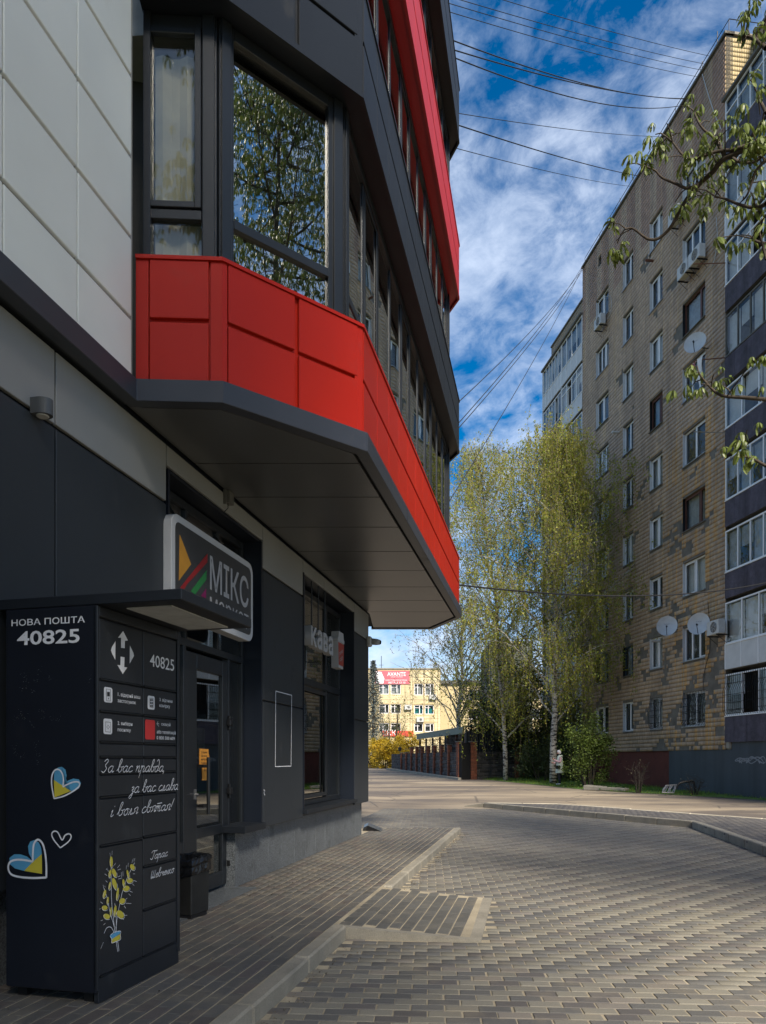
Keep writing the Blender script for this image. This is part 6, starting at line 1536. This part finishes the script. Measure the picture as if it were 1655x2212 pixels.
for k, (r_, z) in enumerate([(.001, 1.752), (.055, 1.742), (.09, 1.71), (.103, 1.665), (.102, 1.62), (.092, 1.57), (.07, 1.54)]):
    for j in range(n):
        a = 2*math.pi*j/n; cut = .62 if (z < 1.66 and math.cos(a) < -.35) else 1; V.append((-.012+r_*math.cos(a)*cut*1.03+rr.uniform(-.004, .004), r_*math.sin(a)+rr.uniform(-.004, .004), z+rr.uniform(-.004, .004)))
mb.add(V, [(i*n+j, i*n+(j+1) % n, (i+1)*n+(j+1) % n, (i+1)*n+j) for i in range(6) for j in range(n)]); loc_build(mb, 'hair', M_hair)
mb = MB(); n = 24; V = []
lev = [(.60, .205, .235), (.75, .19, .225), (.95, .17, .205), (1.10, .155, .20), (1.25, .15, .20), (1.36, .135, .20), (1.44, .10, .15), (1.49, .065, .08)]
for z, rx, ry in lev:
    for j in range(n): a = 2*math.pi*j/n; q = 1+.035*math.sin(a*7+z*3)*(1.3-z if z < 1.2 else 0); V.append((.015+rx*math.cos(a)*q, ry*math.sin(a)*q, z))
mb.add(V, [(i*n+j, i*n+(j+1) % n, (i+1)*n+(j+1) % n, (i+1)*n+j) for i in range(len(lev)-1) for j in range(n)]); loc_build(mb, 'long_vest', M_vest)
mb = MB(); mb.tube([(.02, -.10, 1.46), (.10, -.06, 1.45), (.13, 0, 1.44), (.10, .06, 1.45), (.02, .10, 1.46)], [.03, .05, .055, .05, .03], 8); loc_build(mb, 'hood', M_vest)
for sgn, pts in ((1, [(.01, .17, 1.38), (.03, .215, 1.15), (-.20, .165, 1.10), (-.26, .145, 1.115)]), (-1, [(.01, -.17, 1.38), (-.02, -.225, 1.16), (-.22, -.165, 1.22), (-.28, -.13, 1.26)])):
    mb = MB(); mb.tube(smooth_pts(pts, 4), [.066-.0022*i for i in range(13)], 10); loc_build(mb, 'sleeve', M_slv)
def hand(p, d, up, side):
    p, d, up = Vector(p), Vector(d).normalized(), Vector(up).normalized(); s = d.cross(up).normalized(); mb = MB()
    mb.tube([p-d*.02, p+d*.03, p+d*.08], [.024, .034, .030], 8)
    for k, L in zip((-1.5, -.5, .5, 1.5), (.055, .066, .062, .048)):
        b = p+d*.075+s*k*.017; mb.tube([b, b+d*L*.5+up*.006, b+d*L*.85+up*.030], [.0095, .0085, .007], 6)
    b = p+d*.02+s*side*.030; mb.tube([b, b+d*.03+s*side*.02+up*.012, b+d*.055+s*side*.012+up*.028], [.011, .010, .008], 6); loc_build(mb, 'hand', M_skin)
hand((-.27, .143, 1.115), (-1, -.1, .1), (0, 0, 1), -1); hand((-.29, -.125, 1.265), (-.6, .1, .8), (-.7, 0, -.7), 1)
mb = MB(); mb.fb(lambda a, o, z: (-.36+o-.0+z*-.35, -.125+a, 1.30+z), -.036, .036, -.006, .006, 0, .15); o = loc_build(mb, 'phone', M_plastic, False)
mb = MB(); mb.tube([(-.02, -.12, 1.44), (-.13, .02, 1.25), (-.17, .14, 1.02), (-.15, .2, .90)], .010, 5); loc_build(mb, 'strap', M_plastic)
o_b = MB(); o_b.box(-.25, -.02, .18, .26, .80, .98); b_ = o_b.build('handbag', M_bag, bevel=.02); b_.location = PW+Vector((-.13, -.25, .80)); props(b_, 'black shoulder bag hanging at the hip of the woman', 'handbag')
for s in (.105, -.105):
    mb = MB(); mb.tube([(.05, s, .045), (-.02, s, .05), (-.09, s*1.03, .035), (-.15, s*1.05, .025)], [.036, .045, .042, .028], 8); loc_build(mb, 'shoe', M_bannerw)

# ================================================================ STONE FENCE, PAVILION
fn = thing('stone_fence', (4.95, 44, .2), 'dark stone fence with orange brick pillars beside the road', 'fence')
c0f = Vector((4.62, 44.0)); f1 = Vector((gA(846, 66), 66.0)); f2 = Vector((11.2, 46.6))
def fence_run(p, q, zt, step, far_limit=999):
    F = face(p, q-p, ((q-p).y, -(q-p).x)) if (q-p).y < 10 else face(p, q-p, (-(q-p).y, (q-p).x)); L = (q-p).length
    gzz = lambda a: gz(*(p+(q-p)*(a/L)))
    mb = MB(); mb.fb(F, 0, L, -.15, .0, .0, zt-.02); mb.build('wall_core', M_concdark, fn)
    mb = MB(); rf = random.Random(int(L*10)); bh = .24; r_ = 0; z = .12
    while z < zt-.05:
        a = -(r_ % 2)*.3
        while a < L:
            w = rf.uniform(.45, .75); a0, a1 = max(0, a), min(L, a+w)
            if a1-a0 > .1:
                b = rf.uniform(.6, 1.4); o_ = rf.uniform(.03, .07)
                P = [F(a0+.01, 0, z+.01), F(a1-.01, 0, z+.01), F(a1-.01, 0, min(z+bh, zt)-.01), F(a0+.01, 0, min(z+bh, zt)-.01), F(a0+.05, o_, z+.05), F(a1-.05, o_*rf.uniform(.7, 1.2), z+.05), F(a1-.05, o_, min(z+bh, zt)-.05), F(a0+.05, o_, min(z+bh, zt)-.05)]
                mb.box8(P, 0, (.052*b, .046*b, .042*b))
            a += w
        z += bh; r_ += 1
    s = mb.build('stone_block', M_stone, fn, recalc=False); s['kind'] = 'stuff'
    return F, L
FF1, L1 = fence_run(c0f, f1, 1.86, 2.4); FF2, L2 = fence_run(c0f+Vector((.55, 0)), f2, 1.86, 3)
def brick_pier(F, a0, a1, z0, z1, o1=.16):
    mb = MB(); z = z0; r_ = 0
    while z < z1:
        n = max(1, round((a1-a0)/.25)); w = (a1-a0)/n
        for i in range(n):
            b = random.uniform(.7, 1.3); mb.fb(F, a0+w*i+.006, a0+w*(i+1)-.006, -.08, o1+random.uniform(0, .012), z+.005, min(z+.075, z1)-.005, 0, (.19*b, .058*b, .026*b))
        z += .08; r_ += 1
    mb.fb(F, a0+.01, a1-.01, -.07, o1-.01, z0, z1-.01, 0, (.10, .08, .07)); p = mb.build('brick_pillar', M_brick, fn, recalc=False)
    mb = MB(); mb.fb(F, a0-.04, a1+.04, -.12, o1+.05, z1, z1+.05); mb.build('pillar_cap', M_concdark, p); return p
xs_p = [736, 662, 612, 565, 522, 482, 447, 412, 378, 346]
for x in [756+v*.3263 for v in xs_p][1:]:
    a = pt(FF1, x, 1640)[0]; brick_pier(FF1, a-.12, a+.12, .15, 2.30 if x > 890 else 1.9)
brick_pier(FF1, 0, .45, .15, 2.42); brick_pier(FF2, -.02, .38, .15, 2.42)
mb = MB(); mb.fb(FF2, -.62, -.03, -.2, .10, .1, 2.36); mb.build('corner_stone', M_stone, fn)
for x in (1110, 1124): a = pt(FF2, x, 1640)[0]; brick_pier(FF2, a, a+.3, .15, 2.3)
mb = MB()
for k in range(13): a0 = L1*k/13; 
mb = MB(); 
for z in (1.95, 2.2): mb.tube([FF1(.4, .02, z), FF1(L1*.75, .02, z)], .015, 4)
mb.build('iron_rail', M_iron, fn)
# iron lantern tops
for x, y in ((1017, 1592), (864, 1614)):
    F = FF1; a = pt(F, min(x, 996), 1640)[0]; P = Vector(F(a+.1, 0, 2.47 if x > 900 else 2.0)); mb = MB(); mb.lathe(P, [(.04, 0), (.05, .08), (.12, .10), (.14, .32), (.16, .34), (.02, .46)], 8); o = mb.build('lantern', M_iron); props(o, 'black lantern on the corner pillar of the stone fence' if x > 900 else 'small black lantern near the yellow bushes', 'lantern')
# low kerb at the foot
kerb('fence_kerb', [(c0f.x-.25, c0f.y-.9), (f1.x-.5, f1.y-1.2)], .2, lambda x, y: gz(x, y)+.14, -.2, L=2.0, label='low concrete kerb at the foot of the stone fence')
# corrugated fence behind the right run
cf = thing('corrugated_fence', (7.2, 46.6, .3), 'tall dark corrugated metal fence above the stone wall', 'fence'); FC = face((5.1, 45.6), (6.2, 2.2), (2.2, -6.2))
for k in range(11):
    a0 = k*.55; mb = MB(); nn = 6; q = [(a0+.54*i/nn, .025*(i % 2)) for i in range(nn+1)]
    V = [FC(a, o_, z) for z in (.3, 3.15) for a, o_ in q]; mb.add(V, [(i, i+1, nn+2+i, nn+1+i) for i in range(nn)]); mb.build('metal_sheet', mat('dark_sheet', (.022, .022, .024), .5), cf, recalc=False)
for k in range(4): mb = MB(); mb.fb(FC, k*1.9, k*1.9+.06, -.08, -.01, .2, 3.2); mb.build('post', M_iron, cf)
# pavilion with green roof edge
pv = thing('pavilion', (4, 51, .3), 'dark garden pavilion with a green metal roof edge behind the stone fence', 'pavilion')
pa, pb = Vector((5.05, 46.4)), Vector((gA(901, 60), 60.0)); FPv = face(pa, pb-pa, (-(pb-pa).y, (pb-pa).x)); LP_ = (pb-pa).length
for k in range(6): mb = MB(); mb.fb(FPv, LP_*k/6+.006, LP_*(k+1)/6-.006, -.02, .06, 3.0, 3.42); mb.build('roof_fascia', M_green, pv)
mb = MB(); P = [FPv(-.1, .08, 3.43), FPv(LP_+.1, .08, 3.43), FPv(LP_+.1, -4, 4.1), FPv(-.1, -4, 4.1)]; mb.add(P+[(x, y, z-.08) for x, y, z in P], [(0, 1, 2, 3), (4, 5, 6, 7), (0, 1, 5, 4), (1, 2, 6, 5), (2, 3, 7, 6), (3, 0, 4, 7)]); mb.build('roof', M_green, pv)
mb = MB(); mb.fb(FPv, .2, LP_-.2, -3.8, -2.2, .3, 3.3); mb.build('back_wall', M_black, pv)
for k in range(7): a = .15+(LP_-.4)*k/6; mb = MB(); mb.fb(FPv, a, a+.12, -.25, -.12, .3, 3.0); mb.build('post', M_oldwood, pv)
vv = thing('climbing_twigs', FPv(3, -.1, .3), 'tangle of bare climbing twigs under the green roof edge', 'creeper'); mb = MB(); rv = random.Random(8)
for k in range(150):
    a = rv.uniform(0, LP_*.75); p = Vector(FPv(a, rv.uniform(-.3, .25), rv.uniform(1.9, 3.0))); P = [p]
    for _ in range(5): p = p+Vector((rv.gauss(0, .16), rv.gauss(0, .2), rv.gauss(-.03, .12))); P.append(p)
    mb.tube(P, .010, 3, caps=False)
o = mb.build('twigs', mat('vine_bark', (.07, .055, .045), .9), vv, recalc=False); o['kind'] = 'stuff'

# ================================================================ OFFICE BUILDING FAR AWAY
ob = thing('office_building', (4, 121, .4), 'yellow tiled three storey office building at the end of the street', 'building')
YO = 120.0; FO = face((gA(951, YO), YO), (-1, -.02), (-.02*-1 if False else .02, -1)); GO = lambda x, y: pt(FO, x, y)
def opx(x, y): return GO(783+x*.1795, 1404+y*.1795)
wz = []
def orect(x0, y0, x1, y1): (a0, z1_), (a1, z0_) = opx(x1, y0), opx(x0, y1); return (a0, a1, z0_, z1_)
big = [orect(x0, y0, x1, y1) for x0, x1 in ((620, 727), (748, 858)) for y0, y1 in ((405, 545), (662, 775), (885, 985))]+[orect(x0, y0, x1, y1) for x0, x1 in ((200, 318), (338, 460)) for y0, y1 in ((412, 535), (650, 765), (880, 990))]
extra = [orect(x0, y0, x1, y1) for x0, x1 in ((-70, 50), (-220, -100)) for y0, y1 in ((412, 535), (650, 765), (880, 990))]
ztop = opx(900, 236)[1]; Lo = opx(-400, 500)[0]
mb = MB(); holes_wall(mb, FO, 0, Lo, .2, ztop, big+extra, -.4, 0); mb.build('wall', M_yelwall, ob)
mb = MB(); mb.fb(FO, -.02, .0-.0, -8, 0, .2, ztop); mb.fb(FO, .4, Lo, -10, -.9, .2, ztop-.1); mb.build('core', M_inside, ob)
mb = MB(); mb.fb(FO, -.1, Lo, -.5, .12, ztop, ztop+.22); mb.build('cornice', M_brick if False else M_conc, ob)
# tile joints are too fine here; wide joints between wall sheets stay as grooves
mb = MB()
for x in (572, 600, 738, 905, 510): a = opx(x, 500)[0]; mb.fb(FO, a-.035, a+.035, .0, .012, .4, ztop)
for y in (330, 600, 655, 830, 870): z = opx(800, y)[1]; mb.fb(FO, .3, Lo, .0, .010, z-.03, z+.03)
mb.build('joint_strip', mat('joint_dark', (.22, .17, .10), .9), ob)
V = []; F = []; cl_ = []; nb = 0; ro = np.random.default_rng(2)
for r_ in range(int((ztop-.4)/.42)):
    for c in range(int(Lo/.45)):
        a0, a1, z0, z1 = c*.45+.02, (c+1)*.45-.02, .4+r_*.42+.02, .4+(r_+1)*.42-.03; ca_, cz_ = (a0+a1)/2, (z0+z1)/2
        if any(h[0]-.15 < ca_ < h[1]+.15 and h[2]-.15 < cz_ < h[3]+.15 for h in big+extra): continue
        V += [FO(a, .006, z) for a, z in ((a0, z0), (a1, z0), (a1, z1), (a0, z1))]; F.append((nb, nb+1, nb+2, nb+3)); nb += 4; cl_.append(np.array([.62, .52, .30])*(1+ro.normal(0, .07)))
quads_mesh('wall_tile', V, F, M_tile, ob, np.array(cl_), 'stuff')
for i, (a0, a1, z0, z1) in enumerate(big+extra):
    mb = MB(); t = .11; w = a1-a0
    for q in (0, .38 if i % 2 else .62, 1): mb.fb(FO, a0+(w-t)*q, a0+(w-t)*q+t, -.2, -.08, z0, z1)
    mb.fb(FO, a0, a1, -.2, -.08, z0, z0+t); mb.fb(FO, a0, a1, -.2, -.08, z1-t, z1); mb.fb(FO, a0+w*.4, a1, -.18, -.1, z0+(z1-z0)*.68, z0+(z1-z0)*.68+.08)
    wd = mb.build('window', M_bannerw, ob); mb = MB(); mb.fb(FO, a0, a1, -.16, -.14, z0, z1); mb.build('pane', M_glassB, wd)
    mb = MB(); mb.fb(FO, a0, a1, -.7, -.6, z0-.1, z1+.1); mb.build('curtain', M_curtain3 if i in (1, 4) else (MATS['dim_room'] if i % 3 else M_curtain2), wd)  # the dim_room sheets carry the rooms' darkness in their colour
# banner
bn = thing('banner', FO(*[opx(350, 400)[0], .1, opx(350, 400)[1]]), 'pink banner with white lettering high on the yellow office building', 'banner')
q = orect(150, 252, 565, 412); mb = MB(); mb.fb(FO, q[0], q[1], .06, .10, q[2], q[3]); mb.build('banner_sheet', M_banner, bn)
FO2 = face(FO(q[1], 0, 0)[:2], -FO.u, FO.n); W_ = q[1]-q[0]; Hh = q[3]-q[2]
text('AVANTE', FO2, W_*.35, q[3]-Hh*.38, Hh*.28, .105, width=W_*.54, mats=M_bannerw, parent=bn, fat=.02)
text('БАНК-СЕРВІС', FO2, W_*.46, q[3]-Hh*.50, Hh*.08, .105, width=W_*.34, mats=M_bannerw, parent=bn)
text('ІНВЕСТУВАННЯ БЕЗПЕКИ', FO2, W_*.30, q[3]-Hh*.76, Hh*.11, .105, width=W_*.62, mats=M_bannerw, parent=bn)
text('067 933 13 10', FO2, W_*.38, q[3]-Hh*.95, Hh*.14, .105, width=W_*.50, mats=M_bannerw, parent=bn, fat=.01)
mb = MB(); mb.fprism(FO2, [(W_*.02, q[2]+.1), (W_*.24, q[2]+.1), (W_*.27, q[2]+Hh*.4), (W_*.18, q[3]-.2), (W_*.03, q[3]-.1)], .1, .104); mb.build('banner_emblem', M_bannerw, bn)
rs = thing('shop_fascia', FO(opx(400, 1000)[0], .2, opx(400, 1030)[1]), 'red fascia sign with white letters above the yellow bushes', 'sign')
q = orect(240, 975, 610, 1040); mb = MB(); mb.fb(FO, q[0], q[1], .05, .25, q[2], q[3]); mb.build('sign_board', mat('fascia_red', (.55, .06, .03), .6), rs)
text('ІКЕЯ' if False else 'ІКК', FO2, (FO(q[1], 0, 0)[0]-FO2.p0.x)*0+opx(150, 1)[0]-q[1]+W_*.0+.2, q[2]+.18, .85, .26, mats=M_bannerw, parent=rs)
for x, y, lab in ((548, 690, 'air conditioner left of the teal curtains on the office building'), (845, 568, 'air conditioner under the upper right office window'), (693, 838, 'air conditioner between the lower office windows')):
    ac_unit(783+x*.1795, 1404+y*.1795, lab, 1.15, .8, 'air conditioners on the office building', FO)
mb = MB(); a, z = opx(226, 65)[0], ztop; mb.tube([FO(a, -.6, z), FO(a, -.6, opx(226, 65)[1])], .05, 5); mb.fb(FO, a-.35, a+.35, -.62, -.58, z+.75, z+.8); o = mb.build('roof_mast', M_cable); props(o, 'slim mast on the roof above the pink banner', 'mast')
# lower wing to the right
wg = thing('office_wing', (16, 124, .4), 'lower yellow wing of the office building behind the birches', 'building'); FN = face((gA(1230, 122), 122), (-1, 0), (0, -1)); Ln = gA(1230, 122)-gA(951, 122)
zn = H+(CY-1477)/FP*122; hw = []
for xc in (1030, 1075, 1120, 1165): 
    for y in (1490, 1532, 1575): a1, z1_ = pt(FN, xc-18, y); a0, z0_ = pt(FN, xc+18, y+22); hw.append((a0, a1, z0_, z1_))
mb = MB(); holes_wall(mb, FN, 0, Ln+.5, .2, zn, hw, -.4, 0); mb.build('wall', M_yelwall, wg)
mb = MB(); mb.fb(FN, 0, Ln, -10, -1, .2, zn-.1); mb.build('core', M_inside, wg); mb = MB(); mb.fb(FN, -.3, Ln, -10, .5, zn, zn+.5); mb.build('roof', M_concdark, wg)
for a0, a1, z0, z1 in hw:
    mb = MB(); 
    for q in (0, .5, 1): mb.fb(FN, a0+(a1-a0-.12)*q, a0+(a1-a0-.12)*q+.12, -.2, -.08, z0, z1)
    mb.fb(FN, a0, a1, -.2, -.08, z0, z0+.1); mb.fb(FN, a0, a1, -.2, -.08, z1-.1, z1); w = mb.build('window', M_bannerw, wg); mb = MB(); mb.fb(FN, a0, a1, -.16, -.14, z0, z1); mb.build('pane', M_glassB, w)
# grey house behind the birches
gh = thing('distant_house', (20, 90, .4), 'dim grey green apartment house seen through the birches', 'building'); X0_, X1_ = gA(1062, 90), gA(1150, 90)
mb = MB(); mb.box(X0_, X1_, 90, 100, .2, H+(CY-1385)/FP*90); mb.build('wall', mat('dull_green_wall', (.10, .11, .09), .9, 0, .2), gh)
for i in range(3):
    for k in range(4):
        xx = X0_+.5+i*1.6; zz_ = 3+2.9*k; mb = MB(); mb.box(xx, xx+1.0, 89.94, 89.99, zz_, zz_+1.4); mb.build('window', MATS['dim_room'], gh)

# ================================================================ UNSEEN TREES ADDED FOR SHADE BEHIND THE CAMERA
def shade_chestnut(x, y, h, r_, n, z0, label, seed):
    rd = random.Random(seed); rg_ = np.random.default_rng(seed); t = thing('chestnut_tree', (x, y, 0), label, 'chestnut tree', 'unseen chestnuts added behind the viewer for shade')
    mb = MB(); B_ = Vector((x, y, 0)); mb.tube([B_-Vector((0, 0, .1)), B_+Vector((.1, 0, h*.3)), B_+Vector((-.1, .1, h*.65)), B_+Vector((0, 0, h*.97))], [.28, .2, .12, .02], 9); mb.build('trunk', M_bark, t, smooth=True)
    mb = MB(); P = []
    for b in range(34):
        f = b/34; z = z0+(h-z0)*f*.9; az = b*2.4; L = r_*math.sin(math.pi*min(1, .22+.74*f))**.6*rd.uniform(.75, 1.05); p = B_+Vector((0, 0, z)); e = p+Vector((math.cos(az)*L, math.sin(az)*L, L*.35))
        Q = smooth_pts([tuple(p), tuple(p.lerp(e, .5)+Vector((0, 0, -.1*L))), tuple(e)], 4); mb.tube(Q, [.06*(1-.8*i/8) for i in range(9)], 5, caps=False)
        for q in Q[2:]:
            P += [(q[0]+rd.gauss(0, .5), q[1]+rd.gauss(0, .5), q[2]+rd.gauss(0, .45)) for _ in range(n)]
    mb.build('branch', M_bark, t, smooth=True, recalc=False)
    V, F = crown_leaves(np.array(P), 2.0, rg_); quads_mesh('foliage', V, F, M_leafc, t, None, 'stuff')
shade_chestnut(.5, -5.2, 24, 4.5, 46, 4.0, 'unseen tall chestnut added behind the viewer to shade the shop front', 61)
shade_chestnut(-9.5, -9.0, 17, 4.6, 16, 4.0, 'unseen chestnut added behind the viewer beside the shop for shade', 63)

# ================================================================ OVERHEAD CABLES
def cable(p, q, sag, r_, label, n=22, group='cables crossing between the buildings'):
    p, q = Vector(p), Vector(q); P = [p.lerp(q, i/n)-Vector((0, 0, sag*4*(i/n)*(1-i/n))) for i in range(n+1)]; mb = MB(); mb.tube(P, r_, 5, caps=False); o = mb.build('overhead_cable', M_cable, recalc=False); props(o, label, 'cable', group)
def roofpt(x): a = bp(x, 300)[0]; return Vector(FB(a, -.05, ROOF+.12))
cq = lambda x, y: (972+x*.4127, y*.4127)
zc = 15.45
CB = [((320, 0), (1355, 292), .10, 'topmost thin cable crossing the upper sky'), ((75, 0), (1335, 335), .10, 'second thin cable from the top of the sky'), ((15, 20), (1310, 365), .1, 'third thin cable from the top of the sky'),
      ((20, 65), (1290, 400), .12, 'fourth thin cable from the top of the sky'), ((35, 205), (1225, 515), .35, 'upper of the close pair of darker cables'), ((45, 258), (1225, 518), .25, 'middle dark cable meeting the pair at the roof edge'),
      ((50, 290), (1195, 555), .5, 'thick sagging dark cable with a splice near the roof'), ((62, 590), (1110, 715), .12, 'nearly level thin cable in the middle of the sky'), ((62, 655), (985, 920), .12, 'darker cable sloping down to the roof in mid sky'), ((20, 768), (945, 975), .12, 'lowest thin cable of the upper bunch')]
for (l, r_, sg_, lab) in CB:
    xr, yr = cq(*r_); xl, yl = cq(*l); a = bp(xr, yr)[0]; P = Vector(FB(a, 0, bp(xr, yr)[1]))
    # runs on past the shop corner to its rear wall
    dx, dy = xl-xr, yl-yr; t = (940-xr)/dx; xe, ye = 940, yr+dy*t; Yl = 15.42
    thick = .008 if 'thin' in lab else .014
    cable(at(xe, ye, Yl), P, sg_, thick, lab)
for xe, lab in ((165, 'first of the steep cables falling from the far roof corner'), (235, 'second of the steep cables falling from the far roof corner'), (255, 'third of the steep cables falling from the far roof corner'), (370, 'steepest cable falling from the far roof corner')):
    xr, yr = cq(696, 1385+random.uniform(0, 25)); P = Vector(FB(FBL-.05, 0, bp(xr, yr)[1])); xl, yl = cq(xe, 1962)
    t = (945-xr)/(xl-xr); cable(at(945, yr+(yl-yr)*t, 15.42), P, .3, .011, lab)
cable(at(985, 1263, 14.3), FB(-4.5, .1, 7.6)if False else at(1720, 1243, 24.6), .42, .018, 'thick black cable crossing low in front of the birches')

sc.render.film_transparent = False
